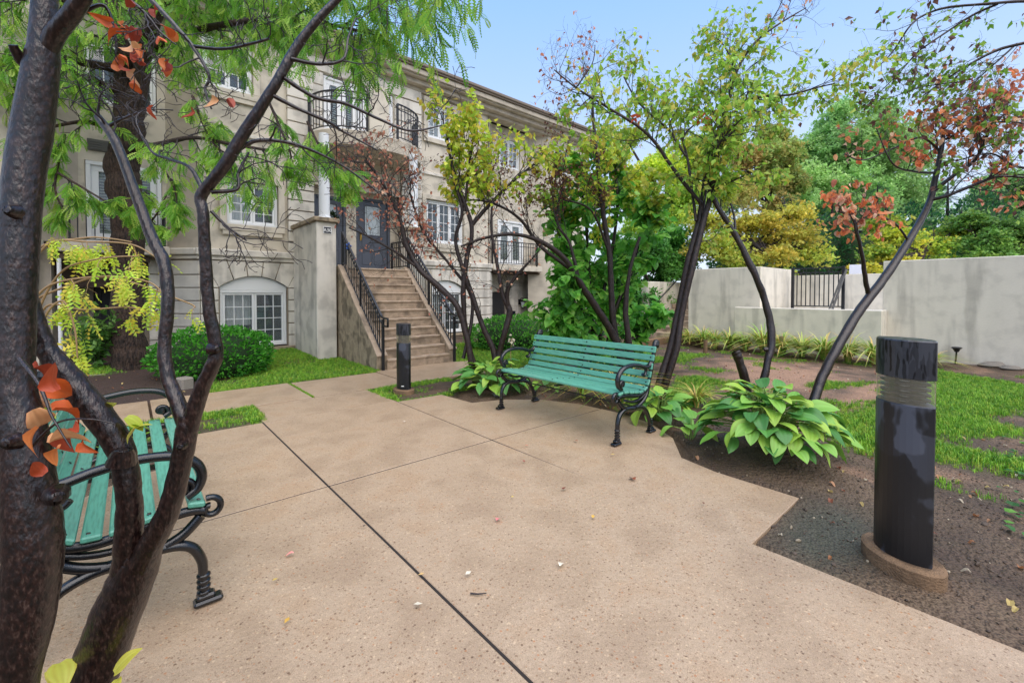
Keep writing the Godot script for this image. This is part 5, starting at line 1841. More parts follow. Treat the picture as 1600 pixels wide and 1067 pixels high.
func build_near_trees() -> void:
	rng.seed = 31
	limb_scale = 0.88
	var green := [L(128, 168, 40), L(158, 190, 50), L(196, 200, 60)]
	var orange := [L(196, 92, 42), L(212, 120, 66), L(176, 76, 44), L(206, 150, 104), L(150, 58, 36)]
	# the thick trunk on the left
	var t := new_tree("ornamental_tree", "thick dark wet tree trunk at the left edge of the view", at(20, 1180, 1.14), "bark_wet")
	limb(t, [[-20, 1400, 1.14, 40], [12, 1180, 1.14, 34], [20, 1067, 1.14, 34], [36, 990, 1.14, 38], [50, 892, 1.14, 40], [50, 826, 1.14, 40], [40, 702, 1.15, 33], [22, 607, 1.16, 28], [20, 500, 1.17, 29], [27, 400, 1.18, 28], [34, 300, 1.19, 27], [49, 200, 1.2, 28], [64, 100, 1.2, 24], [68, 55, 1.2, 20], [72, -80, 1.2, 15], [80, -300, 1.25, 9]], "trunk", 20, 0.012)
	limb(t, [[66, 90, 1.2, 15], [86, 52, 1.19, 15], [112, 20, 1.17, 14], [150, -40, 1.15, 11], [220, -150, 1.12, 7]], "branch", 12, 0.02)
	limb(t, [[46, 108, 1.2, 11], [30, 92, 1.18, 8], [19, 70, 1.16, 7]], "stub", 10)
	knob(t, at(88, 775, 1.1), (CR * 0.7 - CF * 0.6).normalized(), 0.022)
	knob(t, at(18, 690, 1.10), (-CF).normalized(), 0.018)
	knob(t, at(20, 330, 1.13), (-CF).normalized(), 0.016)
	var o := {"pal": orange, "kind": "curl", "leaf": 0.25, "size": 0.055, "levels": 1, "kids": 0.5, "crook": 0.35, "up": 0.0, "droop": 0.9}
	var p: int = t.paths.size()
	limb(t, [[100, 40, 1.18, 4], [160, 8, 1.2, 3], [180, 60, 1.22, 2], [178, 110, 1.23, 1.2]], "twig", 5)
	limb(t, [[150, -30, 1.18, 4], [215, 10, 1.2, 3], [250, 50, 1.22, 2], [275, 70, 1.23, 1]], "twig", 5)
	limb(t, [[30, 560, 1.12, 4], [60, 600, 1.08, 3], [80, 650, 1.06, 2.2], [110, 700, 1.05, 1.2]], "twig", 5)
	limb(t, [[46, 700, 1.1, 3], [90, 660, 1.08, 2], [140, 655, 1.08, 1.5], [178, 662, 1.1, 1]], "twig", 5)
	# curled orange leaves close to the lens: every one a part of its own
	var fine := []
	for k in 6: fine.append(hosta_leaf(40 + k, true))
	var spots := [[172, 34, 24], [180, 45, 20], [190, 52, 26], [205, 64, 30], [184, 88, 18], [186, 100, 16], [262, 58, 24], [274, 66, 26], [246, 56, 22], [212, 8, 26], [330, 148, 22], [354, 154, 18], [52, 575, 40], [66, 600, 46], [50, 640, 50], [80, 642, 46], [60, 668, 44], [76, 692, 48], [100, 676, 40], [58, 716, 44], [46, 610, 40], [92, 700, 36], [115, 670, 30], [88, 610, 42], [130, 690, 28], [70, 740, 30]]
	var mats := []
	for k in 5:
		var m: StandardMaterial3D = mat("dry_leaf_%d" % k, [S(206, 96, 38), S(220, 130, 68), S(184, 76, 38), S(220, 164, 112), S(156, 62, 34)][k], 0.5, {"back": Color(0.6, 0.6, 0.6), "vc": true})
		mats.append(m)
	var lm := []
	for k in 5:
		lm.append(fine[k].mesh(mats[k], Vector3.ZERO, true))
	for q in spots:
		var d := rr(1.0, 1.2)
		put("dry_leaf", lm[rng.randi() % 5], t.root, Transform3D(leaf_basis((Vector3.DOWN * 0.6 + rdir()).normalized(), q[2] * 1.0 * d / PX, 0.3), at(q[0], q[1], d) - t.root.position))
	o = {"pal": orange, "kind": "curl", "leaf": 0.06, "size": 0.05, "levels": 2, "kids": 0.8, "crook": 0.4, "up": -0.02, "droop": 0.9, "r": 0.004}
	sprout(t, p + 1, 0.2, 1.0, 5, 0.14, o)
	finish(t)

	# the forked trunk beside it
	t = new_tree("ornamental_tree", "forked dark wet tree trunk in front of the near bench", at(120, 1160, 1.42), "bark_wet")
	limb(t, [[70, 1330, 1.42, 44], [118, 1120, 1.42, 42], [150, 1040, 1.42, 40], [185, 950, 1.42, 38], [212, 890, 1.42, 34], [222, 862, 1.42, 26]], "trunk", 18, 0.015)
	limb(t, [[203, 900, 1.42, 30], [200, 850, 1.40, 21], [202, 790, 1.38, 19], [196, 735, 1.37, 19], [182, 690, 1.36, 21], [150, 645, 1.34, 22], [112, 598, 1.32, 21], [76, 552, 1.30, 16], [58, 512, 1.29, 14], [44, 470, 1.28, 13], [20, 400, 1.27, 12]], "stem", 16, 0.02)
	limb(t, [[215, 890, 1.42, 30], [235, 850, 1.40, 20], [262, 800, 1.38, 18], [280, 735, 1.37, 17], [290, 680, 1.36, 17], [294, 650, 1.36, 16]], "stem", 16, 0.02)
	var a := limb(t, [[290, 665, 1.36, 14], [276, 625, 1.37, 12], [262, 590, 1.38, 11], [256, 540, 1.39, 10], [262, 470, 1.40, 10], [255, 410, 1.41, 10], [236, 370, 1.42, 9], [206, 290, 1.43, 8], [180, 222, 1.44, 7.5], [152, 182, 1.45, 6]], "stem", 12, 0.025)
	var b := limb(t, [[295, 670, 1.36, 15], [314, 610, 1.35, 13], [332, 570, 1.34, 12], [337, 545, 1.34, 11], [326, 480, 1.33, 10], [320, 400, 1.32, 9.5], [317, 335, 1.31, 9], [314, 305, 1.31, 9.5], [346, 264, 1.30, 10], [385, 202, 1.30, 10], [430, 132, 1.30, 8.5], [468, 66, 1.31, 7.5], [530, -5, 1.32, 6], [640, -110, 1.35, 4]], "stem", 12, 0.025)
	knob(t, at(283, 697, 1.32), (CR * 0.3 - CF).normalized(), 0.012)
	knob(t, at(190, 716, 1.33), (CU + CR * 0.2).normalized(), 0.03)
	knob(t, at(334, 545, 1.32), (CR - CF * 0.3).normalized(), 0.016)
	var br := []
	br.append(limb(t, [[455, 92, 1.3, 4], [500, 100, 1.32, 3], [536, 92, 1.34, 2.5], [544, 58, 1.36, 2], [556, 28, 1.38, 1.5]], "branch", 6))
	br.append(limb(t, [[444, 122, 1.3, 4], [492, 152, 1.34, 3.4], [540, 162, 1.38, 3], [590, 185, 1.42, 2.4], [640, 204, 1.46, 2], [690, 196, 1.5, 1.2]], "branch", 6))
	br.append(limb(t, [[424, 148, 1.3, 4], [466, 170, 1.33, 3.2], [512, 190, 1.36, 3], [535, 205, 1.4, 2], [590, 235, 1.44, 1.4]], "branch", 6))
	br.append(limb(t, [[352, 262, 1.3, 5], [368, 238, 1.31, 4], [400, 220, 1.33, 3.4], [446, 222, 1.36, 3], [490, 236, 1.4, 2.5], [540, 262, 1.45, 1.8], [590, 300, 1.5, 1.2]], "branch", 6))
	br.append(limb(t, [[330, 300, 1.31, 4], [370, 295, 1.33, 3], [372, 270, 1.34, 2.5], [388, 238, 1.36, 2]], "branch", 6))
	br.append(limb(t, [[318, 300, 1.31, 5], [296, 262, 1.34, 3], [262, 248, 1.38, 2.6], [236, 236, 1.4, 2], [212, 190, 1.42, 1.6], [228, 172, 1.44, 1.2], [270, 172, 1.46, 1]], "branch", 6))
	br.append(limb(t, [[226, -10, 1.5, 5], [262, 28, 1.5, 4.2], [300, 72, 1.5, 3.4], [326, 118, 1.5, 2.6], [320, 140, 1.5, 2], [330, 170, 1.5, 1.5]], "branch", 6))
	br.append(limb(t, [[300, 72, 1.5, 3], [350, 76, 1.5, 2.6], [400, 66, 1.5, 2.4], [420, 60, 1.5, 2]], "branch", 6))
	br.append(limb(t, [[330, 330, 1.31, 3], [352, 352, 1.32, 2.4], [385, 376, 1.34, 1.5]], "branch", 5))
	br.append(limb(t, [[165, 200, 1.45, 4], [190, 186, 1.46, 2.6], [214, 176, 1.48, 2]], "branch", 5))
	o = {"pal": orange, "kind": "curl", "leaf": 0.0, "levels": 2, "kids": 0.75, "crook": 0.45, "up": -0.03, "droop": 0.9, "r": 0.0045, "spread": 1.0}
	for k in br:
		sprout(t, k, 0.25, 1.0, 4, 0.16, o)
	sprout(t, a, 0.9, 1.0, 3, 0.2, o)
	# fresh leaves low on the stem
	var fresh := [[148, 632, 34], [162, 640, 30], [152, 640, 30], [196, 652, 34], [200, 664, 30], [206, 672, 28], [212, 668, 26], [184, 660, 24], [60, 648, 30], [72, 640, 26], [92, 1036, 60], [76, 1046, 56], [62, 1030, 40], [178, 1052, 44], [184, 1060, 40]]
	var fm := []
	for k in 3:
		fm.append(hosta_leaf(50 + k).mesh(mat("fresh_leaf_%d" % k, [S(150, 196, 50), S(190, 206, 66), S(210, 210, 86)][k], 0.4, {"back": Color(0.8, 0.8, 0.8), "vc": true}), Vector3.ZERO, true))
	for q in fresh:
		put("leaf", fm[rng.randi() % 3], t.root, Transform3D(leaf_basis((rdir() + CR * 0.4).normalized(), q[2] * 1.35 / PX, 0.7), at(q[0], q[1], 1.36) - t.root.position))
	finish(t)

func build_locust() -> void:
	rng.seed = 41
	var base := at(205, 590, 7.6); base.y = 0.05
	var t := new_tree("locust_tree", "tall locust tree with furrowed trunk and feathery drooping green leaves", base, "bark_locust")
	limb(t, [[207, 610, 7.6, 30], [206, 588, 7.6, 25], [202, 540, 7.6, 21], [200, 460, 7.6, 20], [200, 380, 7.6, 20], [196, 320, 7.6, 22], [192, 265, 7.6, 21], [196, 225, 7.6, 19], [202, 165, 7.6, 19]], "trunk", 16)
	var m := []
	m.append(limb(t, [[200, 185, 7.6, 14], [192, 130, 7.6, 12], [196, 90, 7.5, 11], [180, 40, 7.4, 9], [150, -60, 7.3, 7], [120, -180, 7.2, 5]], "limb", 12))
	m.append(limb(t, [[204, 185, 7.6, 14], [220, 120, 7.6, 12], [226, 80, 7.5, 10], [250, 10, 7.3, 9], [300, -70, 7.0, 7], [360, -160, 6.6, 5]], "limb", 12))
	m.append(limb(t, [[226, 80, 7.5, 7], [270, 60, 7.2, 6], [340, 40, 6.8, 5], [420, 30, 6.3, 4], [500, 36, 5.8, 3], [570, 50, 5.3, 2]], "limb", 8))
	m.append(limb(t, [[196, 110, 7.6, 8], [140, 100, 7.4, 6], [80, 90, 7.2, 5], [10, 100, 7.0, 3], [-60, 110, 7.0, 2]], "limb", 8))
	m.append(limb(t, [[198, 150, 7.6, 7], [150, 128, 7.2, 5], [110, 112, 6.9, 4], [60, 100, 6.6, 3]], "limb", 8))
	m.append(limb(t, [[196, 235, 7.6, 5], [250, 225, 7.2, 4], [300, 215, 6.8, 3], [360, 225, 6.4, 2.5], [420, 235, 6.0, 2]], "limb", 8))
	m.append(limb(t, [[250, 10, 7.3, 6], [350, -30, 6.6, 6], [460, -50, 5.8, 5], [580, -40, 5.2, 4], [680, -20, 4.8, 3]], "limb", 8))
	m.append(limb(t, [[196, 200, 7.6, 6], [170, 200, 7.3, 4], [130, 190, 7.0, 3], [70, 200, 6.7, 2]], "limb", 8))
	m.append(limb(t, [[180, 40, 7.4, 6], [120, 10, 7.1, 5], [40, -20, 6.8, 4], [-60, -30, 6.6, 3]], "limb", 8))
	var pal := [L(124, 182, 62), L(146, 196, 72), L(166, 210, 82), L(106, 162, 58), L(184, 214, 94)]
	var o := {"pal": pal, "kind": "frond", "leaf": 1.2, "size": 0.21, "levels": 1, "kids": 1.0, "from": 0, "crook": 0.22, "up": -0.1, "droop": 0.8, "r": 0.014, "along": 0.9, "lift": 0.0, "spread": 0.8, "flat": 0.55}
	sprout(t, m[0], 0.3, 1.0, 15, 1.0, o)
	sprout(t, m[1], 0.3, 1.0, 25, 1.0, o)
	sprout(t, m[2], 0.15, 1.0, 38, 0.7, o, Vector3(0, -0.3, 0))
	sprout(t, m[3], 0.1, 1.0, 17, 0.75, o, Vector3(0, -0.3, 0))
	sprout(t, m[4], 0.2, 1.0, 8, 0.6, o, Vector3(0, -0.3, 0))
	sprout(t, m[5], 0.2, 1.0, 11, 0.6, o, Vector3(0, -0.4, 0))
	sprout(t, m[6], 0.1, 1.0, 46, 0.75, o, Vector3(0, -0.2, 0))
	sprout(t, m[7], 0.2, 1.0, 5, 0.5, o, Vector3(0, -0.5, 0))
	sprout(t, m[8], 0.2, 1.0, 12, 0.9, o, Vector3(0, -0.3, 0))
	# long weeping shoots
	for q in [[[226, 300, 7.0], [235, 345, 6.9], [262, 300, 6.9]], [[236, 240, 7.2], [270, 290, 6.9], [276, 330, 6.8]], [[100, 210, 6.8], [85, 290, 6.7], [100, 330, 6.7]], [[90, 270, 6.7], [140, 300, 6.6], [190, 330, 6.6]], [[420, 160, 6.0], [450, 230, 5.8], [455, 250, 5.8]], [[480, 190, 5.5], [505, 240, 5.4], [535, 285, 5.4]], [[300, 150, 6.6], [330, 220, 6.5], [370, 250, 6.4]], [[60, 140, 6.8], [40, 230, 6.7], [60, 300, 6.7]]]:
		var k := limb(t, [[q[0][0], q[0][1], q[0][2], 2.2], [q[1][0], q[1][1], q[1][2], 1.6], [q[2][0], q[2][1], q[2][2], 1.0]], "shoot", 5)
		sprout(t, k, 0.0, 1.0, 5, 0.25, o, Vector3(0, -0.4, 0))
	finish(t)

func build_yellow_shoots() -> void:
	rng.seed = 47
	limb_scale = 1.0
	var base := at(62, 640, 3.4); base.y = 0.0
	var t := new_tree("arching_shrub", "yellow green shrub with long thin arching shoots behind the near trunk", base, "twig_tan", "twig_tan", "shrub")
	var pal := [L(222, 240, 90), L(206, 232, 80), L(232, 236, 104), L(240, 222, 90), L(184, 222, 78)]
	var o := {"pal": pal, "kind": "spray", "leaf": 0.55, "size": 0.1, "levels": 1, "kids": 0.5, "from": 0, "crook": 0.3, "up": -0.12, "droop": 0.7, "r": 0.004, "along": 0.5, "lift": -0.2, "spread": 0.9, "flat": 0.5}
	var bx := 40
	var arcs := [[[bx, 680, 3.4], [30, 480, 3.4], [70, 385, 3.4], [140, 378, 3.4], [205, 382, 3.4], [240, 400, 3.4]], [[bx, 680, 3.4], [20, 460, 3.5], [60, 388, 3.5], [130, 372, 3.5], [165, 372, 3.5], [205, 378, 3.5]], [[bx, 680, 3.4], [50, 520, 3.4], [90, 430, 3.4], [150, 405, 3.3], [215, 400, 3.3]], [[bx, 680, 3.4], [40, 520, 3.3], [70, 450, 3.3], [160, 432, 3.3], [230, 440, 3.3], [255, 460, 3.3]], [[bx, 680, 3.4], [45, 560, 3.4], [70, 480, 3.4], [130, 484, 3.4], [200, 480, 3.4], [230, 490, 3.4]], [[bx, 680, 3.4], [30, 500, 3.6], [110, 445, 3.6], [180, 435, 3.6], [285, 470, 3.6], [305, 480, 3.6]], [[bx, 680, 3.4], [60, 520, 3.3], [95, 470, 3.3], [115, 510, 3.3], [120, 560, 3.3]]]
	for q in arcs:
		var c := []
		for i in q.size():
			c.append([q[i][0], q[i][1], q[i][2], lerpf(2.2, 0.8, float(i) / q.size())])
		var k := limb(t, c, "shoot", 5, 0.0)
		sprout(t, k, 0.4, 1.0, 4, 0.14, o, Vector3(0, -0.5, 0))
	finish(t)

func build_court_trees() -> void:
	rng.seed = 53
	limb_scale = 0.72
	var yg := [L(208, 228, 72), L(188, 216, 68), L(222, 232, 98), L(230, 224, 86), L(162, 200, 66), L(228, 200, 86)]
	var red := [L(218, 140, 112), L(228, 160, 130), L(180, 108, 92), L(232, 184, 152)]
	var olive := [L(158, 204, 72), L(178, 216, 86), L(136, 184, 66), L(198, 218, 100), L(210, 200, 90)]
	var bare := {"pal": red, "kind": "curl", "leaf": 0.05, "size": 0.06, "levels": 2, "kids": 1.0, "crook": 0.35, "up": 0.05, "r": 0.008, "from": 1}
	var redo := {"pal": red, "kind": "curl", "leaf": 0.13, "size": 0.075, "levels": 2, "kids": 1.1, "crook": 0.3, "up": 0.08, "r": 0.008, "droop": 0.8}
	var yel := {"pal": yg, "kind": "oval", "leaf": 0.65, "size": 0.1, "levels": 2, "kids": 1.0, "crook": 0.26, "up": 0.1, "r": 0.009, "droop": 0.6}
	# tree left of the bench
	var base := at(757, 604, 6.55); base.y = 0.0
	var t := new_tree("ornamental_tree", "slender many stemmed tree with yellowing and reddish leaves left of the bench", base, "bark_mid")
	var s := []
	s.append(limb(t, [[748, 612, 6.5, 8], [738, 575, 6.5, 7], [730, 530, 6.5, 7], [716, 482, 6.5, 7], [690, 452, 6.5, 7], [655, 420, 6.5, 6.5], [634, 380, 6.5, 6], [624, 340, 6.5, 4], [600, 290, 6.5, 3], [570, 250, 6.5, 2]], "stem", 10))
	s.append(limb(t, [[750, 612, 6.5, 8], [742, 575, 6.55, 7], [728, 520, 6.6, 6], [724, 450, 6.6, 6], [730, 400, 6.6, 5.5], [737, 355, 6.6, 5], [716, 290, 6.6, 4], [702, 240, 6.6, 3], [698, 200, 6.6, 2]], "stem", 10))
	s.append(limb(t, [[737, 352, 6.6, 4.5], [760, 325, 6.6, 4], [796, 288, 6.6, 3], [835, 256, 6.6, 2]], "branch", 8))
	s.append(limb(t, [[766, 614, 6.55, 9], [774, 580, 6.55, 8], [772, 550, 6.6, 7], [755, 512, 6.6, 6], [736, 456, 6.6, 5], [712, 380, 6.6, 4], [722, 330, 6.6, 3.5], [708, 280, 6.6, 3]], "stem", 10))
	s.append(limb(t, [[772, 600, 6.55, 7], [780, 552, 6.55, 6.5], [788, 522, 6.5, 6.5], [796, 486, 6.5, 7], [786, 462, 6.5, 5], [778, 420, 6.5, 4], [768, 360, 6.5, 3], [770, 310, 6.5, 2]], "stem", 10))
	s.append(limb(t, [[795, 486, 6.5, 5], [793, 456, 6.45, 4], [806, 432, 6.4, 3.4], [824, 412, 6.35, 2.4], [842, 392, 6.3, 1.5]], "branch", 8))
	s.append(limb(t, [[655, 420, 6.5, 4], [620, 395, 6.4, 3], [580, 372, 6.3, 2.2], [545, 356, 6.3, 1.5]], "branch", 7))
	s.append(limb(t, [[725, 330, 6.6, 3.5], [733, 260, 6.65, 2.6], [740, 210, 6.7, 2]], "branch", 7))
	s.append(limb(t, [[724, 560, 6.6, 4], [738, 470, 6.8, 4], [700, 410, 6.8, 3], [660, 360, 6.8, 2.5], [640, 300, 6.8, 2]], "branch", 7))
	sprout(t, s[0], 0.55, 1.0, 13, 0.65, redo)
	sprout(t, s[0], 0.75, 1.0, 9, 0.5, redo)
	sprout(t, s[6], 0.1, 1.0, 10, 0.55, bare)
	sprout(t, s[0], 0.6, 1.0, 12, 0.6, bare)
	sprout(t, s[8], 0.3, 1.0, 8, 0.5, bare)
	sprout(t, s[8], 0.5, 1.0, 9, 0.5, redo)
	sprout(t, s[1], 0.62, 1.0, 9, 0.55, yel, Vector3(0, 0.3, 0))
	sprout(t, s[2], 0.25, 1.0, 8, 0.55, yel, Vector3(0, 0.3, 0))
	sprout(t, s[7], 0.2, 1.0, 8, 0.5, yel, Vector3(0, 0.3, 0))
	sprout(t, s[3], 0.45, 1.0, 9, 0.5, bare)
	sprout(t, s[4], 0.45, 1.0, 10, 0.45, bare)
	sprout(t, s[5], 0.2, 1.0, 4, 0.35, bare)
	finish(t)

	# the wide tree behind the right end of the bench
	base = at(1024, 634, 5.5); base.y = 0.0
	limb_scale = 0.49
	t = new_tree("ornamental_tree", "wide crowned tree with two black stems rising behind the right end of the bench", base, "bark_mid")
	s = []
	s.append(limb(t, [[1018, 640, 5.5, 14], [1030, 600, 5.5, 12], [1048, 545, 5.55, 12], [1062, 480, 5.6, 12], [1076, 410, 5.6, 11], [1094, 340, 5.65, 10], [1107, 256, 5.7, 8], [1126, 198, 5.7, 7], [1139, 159, 5.7, 6], [1151, 112, 5.7, 5], [1177, 70, 5.7, 4], [1212, 41, 5.7, 3], [1260, 12, 5.7, 1.5]], "stem", 12, 0.025))
	s.append(limb(t, [[1028, 642, 5.5, 12], [1044, 590, 5.45, 10], [1058, 545, 5.45, 9], [1066, 490, 5.5, 9], [1082, 420, 5.5, 9], [1100, 345, 5.55, 9], [1112, 300, 5.55, 8], [1120, 240, 5.5, 5], [1150, 200, 5.4, 4]], "stem", 12, 0.025))
	s.append(limb(t, [[1130, 194, 5.7, 5], [1155, 168, 5.6, 4.5], [1177, 153, 5.5, 4], [1234, 148, 5.4, 3.4], [1276, 137, 5.3, 2.4], [1305, 130, 5.2, 1.5]], "branch", 9))
	s.append(limb(t, [[1096, 318, 5.6, 6], [1065, 281, 5.6, 6], [1044, 252, 5.6, 5.5], [1024, 223, 5.6, 5], [998, 198, 5.6, 4.5], [947, 166, 5.6, 4], [900, 137, 5.6, 3], [866, 109, 5.6, 1.8]], "branch", 9))
	s.append(limb(t, [[1072, 244, 5.7, 4], [1058, 222, 5.8, 4], [1043, 201, 5.9, 3.6], [998, 160, 6.0, 3], [975, 120, 6.1, 2]], "branch", 8))
	s.append(limb(t, [[1088, 345, 5.6, 5], [1075, 250, 5.9, 4], [1068, 215, 5.95, 3], [1090, 190, 6.0, 2.4], [1110, 165, 6.0, 2]], "branch", 8))
	s.append(limb(t, [[1112, 300, 5.55, 5], [1122, 262, 5.4, 4.5], [1122, 230, 5.3, 4], [1140, 205, 5.2, 3], [1160, 185, 5.1, 2]], "branch", 8))
	s.append(limb(t, [[1114, 300, 5.55, 4], [1140, 285, 5.4, 3], [1170, 272, 5.3, 2]], "branch", 7))
	s.append(limb(t, [[1151, 112, 5.7, 3.5], [1136, 78, 5.75, 2.6], [1122, 60, 5.8, 1.6]], "branch", 7))
	s.append(limb(t, [[900, 137, 5.6, 2.4], [925, 100, 5.6, 2], [930, 70, 5.6, 1.2]], "branch", 6))
	var ol := {"pal": olive, "kind": "oval", "leaf": 0.44, "size": 0.085, "levels": 2, "kids": 1.0, "crook": 0.28, "up": 0.05, "r": 0.008, "droop": 0.7}
	sprout(t, s[0], 0.55, 0.8, 12, 0.6, ol)
	sprout(t, s[0], 0.84, 1.0, 6, 0.5, bare)
	sprout(t, s[1], 0.75, 1.0, 9, 0.5, ol)
	sprout(t, s[1], 0.55, 0.75, 4, 0.4, ol)
	sprout(t, s[2], 0.1, 1.0, 15, 0.5, ol)
	sprout(t, s[3], 0.35, 0.8, 12, 0.5, ol)
	sprout(t, s[3], 0.75, 1.0, 8, 0.5, bare)
	sprout(t, s[9], 0.0, 1.0, 5, 0.4, bare)
	sprout(t, s[4], 0.3, 1.0, 11, 0.5, ol)
	sprout(t, s[5], 0.4, 1.0, 9, 0.5, ol)
	sprout(t, s[6], 0.2, 1.0, 9, 0.5, ol)
	sprout(t, s[7], 0.2, 1.0, 5, 0.4, ol)
	sprout(t, s[8], 0.1, 1.0, 6, 0.45, ol)
	for q in [[1093, 183], [1120, 178], [996, 185], [1104, 192]]:
		for k in 7:
			add_leaf(t, "curl", at(q[0] + rr(-5, 5), q[1] + rr(-6, 6), 5.3), rdir(), 0.075, [L(196, 84, 52), L(214, 112, 70)])
	finish(t)

	# tall thin tree behind the bench with the long bare limb
	base = at(978, 592, 7.2); base.y = 0.0
	limb_scale = 0.72
	t = new_tree("ornamental_tree", "dark leaning tree behind the bench with one long limb reaching left", base, "bark_mid")
	s = []
	s.append(limb(t, [[984, 600, 7.2, 10], [974, 560, 7.2, 9], [956, 520, 7.2, 8], [930, 478, 7.1, 8], [905, 440, 7.0, 7], [880, 402, 6.9, 6], [842, 376, 6.8, 5], [800, 366, 6.7, 4], [756, 372, 6.6, 3], [720, 385, 6.5, 2]], "stem", 10))
	s.append(limb(t, [[978, 596, 7.2, 8], [966, 548, 7.3, 7.5], [958, 500, 7.3, 7], [955, 450, 7.3, 6.5], [953, 402, 7.3, 6], [946, 355, 7.3, 5.5], [940, 312, 7.3, 5], [933, 242, 7.3, 4], [926, 165, 7.3, 3], [934, 115, 7.3, 1.6]], "stem", 10))
	s.append(limb(t, [[992, 598, 7.2, 8], [984, 545, 7.1, 7], [978, 480, 7.1, 6], [985, 420, 7.1, 4], [1000, 370, 7.1, 3]], "stem", 9))
	s.append(limb(t, [[930, 478, 7.1, 5], [895, 425, 7.1, 4.5], [845, 385, 7.1, 4], [810, 340, 7.1, 3.2], [765, 316, 7.1, 2.4], [720, 312, 7.1, 1.6]], "branch", 8))
	s.append(limb(t, [[905, 440, 7.0, 4], [890, 380, 7.0, 3.2], [870, 345, 7.0, 2.4], [880, 290, 7.0, 1.6]], "branch", 8))
	s.append(limb(t, [[953, 400, 7.3, 3], [925, 330, 7.1, 2.4], [880, 312, 7.0, 1.6]], "branch", 7))
	var seed := {"pal": [L(110, 66, 60), L(140, 84, 74), L(96, 60, 56), L(176, 150, 70)], "kind": "curl", "leaf": 0.7, "size": 0.055, "levels": 2, "kids": 1.0, "crook": 0.22, "up": 0.22, "r": 0.007, "droop": -0.2}
	sprout(t, s[0], 0.6, 1.0, 9, 0.5, bare)
	sprout(t, s[3], 0.4, 1.0, 12, 0.8, seed, Vector3(0, 0.8, 0))
	sprout(t, s[4], 0.3, 1.0, 9, 0.8, seed, Vector3(0, 0.8, 0))
	sprout(t, s[1], 0.6, 1.0, 9, 0.55, bare)
	sprout(t, s[5], 0.2, 1.0, 5, 0.5, seed, Vector3(0, 0.6, 0))
	sprout(t, s[1], 0.5, 0.9, 7, 0.5, yel)
	sprout(t, s[3], 0.7, 1.0, 6, 0.5, yel, Vector3(0, 0.5, 0))
	finish(t)

	# the broad green shrub around it
	base = at(935, 575, 7.9); base.y = 0.0
	t = new_tree("lilac_shrub", "broad shrub with large bright green leaves behind the bench", base, "bark_mid", "twig", "shrub")
	var gp := [L(128, 200, 80), L(146, 212, 92), L(104, 178, 70), L(172, 222, 104), L(90, 156, 68)]
	var big := {"pal": gp, "kind": "heart", "leaf": 1.05, "size": 0.18, "levels": 1, "kids": 1.0, "from": 0, "crook": 0.25, "up": 0.1, "r": 0.01, "droop": 0.6, "flat": 0.65}
	var yb := big.duplicate(); yb.pal = [L(176, 190, 60), L(150, 180, 60), L(190, 190, 80), L(130, 170, 60)]; yb.size = 0.12
	for q in [[[930, 590, 7.9], [912, 500, 7.9], [896, 430, 7.9], [884, 380, 7.9], [878, 330, 7.9]], [[936, 590, 7.9], [925, 500, 8.0], [920, 420, 8.0], [915, 340, 8.0], [905, 280, 8.0]], [[940, 590, 7.9], [960, 490, 7.8], [985, 430, 7.8], [1000, 370, 7.8], [1010, 330, 7.8]], [[932, 590, 7.9], [895, 545, 7.7], [880, 520, 7.6], [872, 490, 7.6]], [[944, 590, 7.9], [975, 540, 8.1], [1005, 520, 8.2], [1020, 500, 8.2]], [[938, 590, 7.9], [940, 480, 8.2], [955, 400, 8.3], [965, 320, 8.3], [960, 250, 8.3]], [[938, 590, 7.9], [910, 520, 7.6], [895, 480, 7.5], [880, 460, 7.4]]]:
		var c := []
		for i in q.size(): c.append([q[i][0], q[i][1], q[i][2], lerpf(5, 2, float(i) / q.size())])
		var k := limb(t, c, "stem", 7)
		sprout(t, k, 0.12, 1.0, 15, 0.45, big)
		if q[q.size() - 1][1] < 340: sprout(t, k, 0.75, 1.0, 8, 0.6, yb)
	finish(t)

	# the pair right of the bench, their feet among the hostas
	base = at(1190, 640, 5.3); base.y = 0.0
	t = new_tree("ornamental_tree", "slim dark stem curving left above the stump behind the big hosta", base, "bark_wet")
	s = []
	s.append(limb(t, [[1185, 672, 5.3, 10], [1187, 640, 5.3, 9], [1190, 612, 5.35, 8], [1200, 565, 5.4, 7.5], [1206, 525, 5.45, 8], [1196, 470, 5.5, 7], [1178, 425, 5.5, 7], [1152, 372, 5.55, 6], [1126, 330, 5.55, 5.5], [1112, 302, 5.55, 5], [1104, 270, 5.5, 4], [1108, 225, 5.45, 3]], "stem", 11))
	knob(t, at(1186, 612, 5.3), (CR * -0.8 - CF * 0.3).normalized(), 0.05)
	knob(t, at(1197, 546, 5.35), (CR * -1.0).normalized(), 0.025)
	sprout(t, s[0], 0.7, 1.0, 6, 0.4, ol)
	s.append(limb(t, [[1150, 372, 5.55, 3], [1148, 340, 5.6, 2.4], [1142, 318, 5.65, 1.8]], "branch", 6))
	finish(t)
	base = at(1170, 640, 5.5); base.y = 0.0
	t = new_tree("tree_stump", "sawn off leaning dark stump behind the big hosta", base, "bark_wet", "twig", "stump")
	limb(t, [[1172, 668, 5.5, 11], [1170, 635, 5.5, 10], [1166, 600, 5.5, 9], [1156, 565, 5.5, 9], [1150, 550, 5.5, 9]], "stem", 11)
	finish(t)
	limb_scale = 0.64
	base = at(1258, 668, 4.95); base.y = 0.0
	t = new_tree("ornamental_tree", "slanting dark tree with orange leaves right of the big hosta", base, "bark_wet")
	s = []
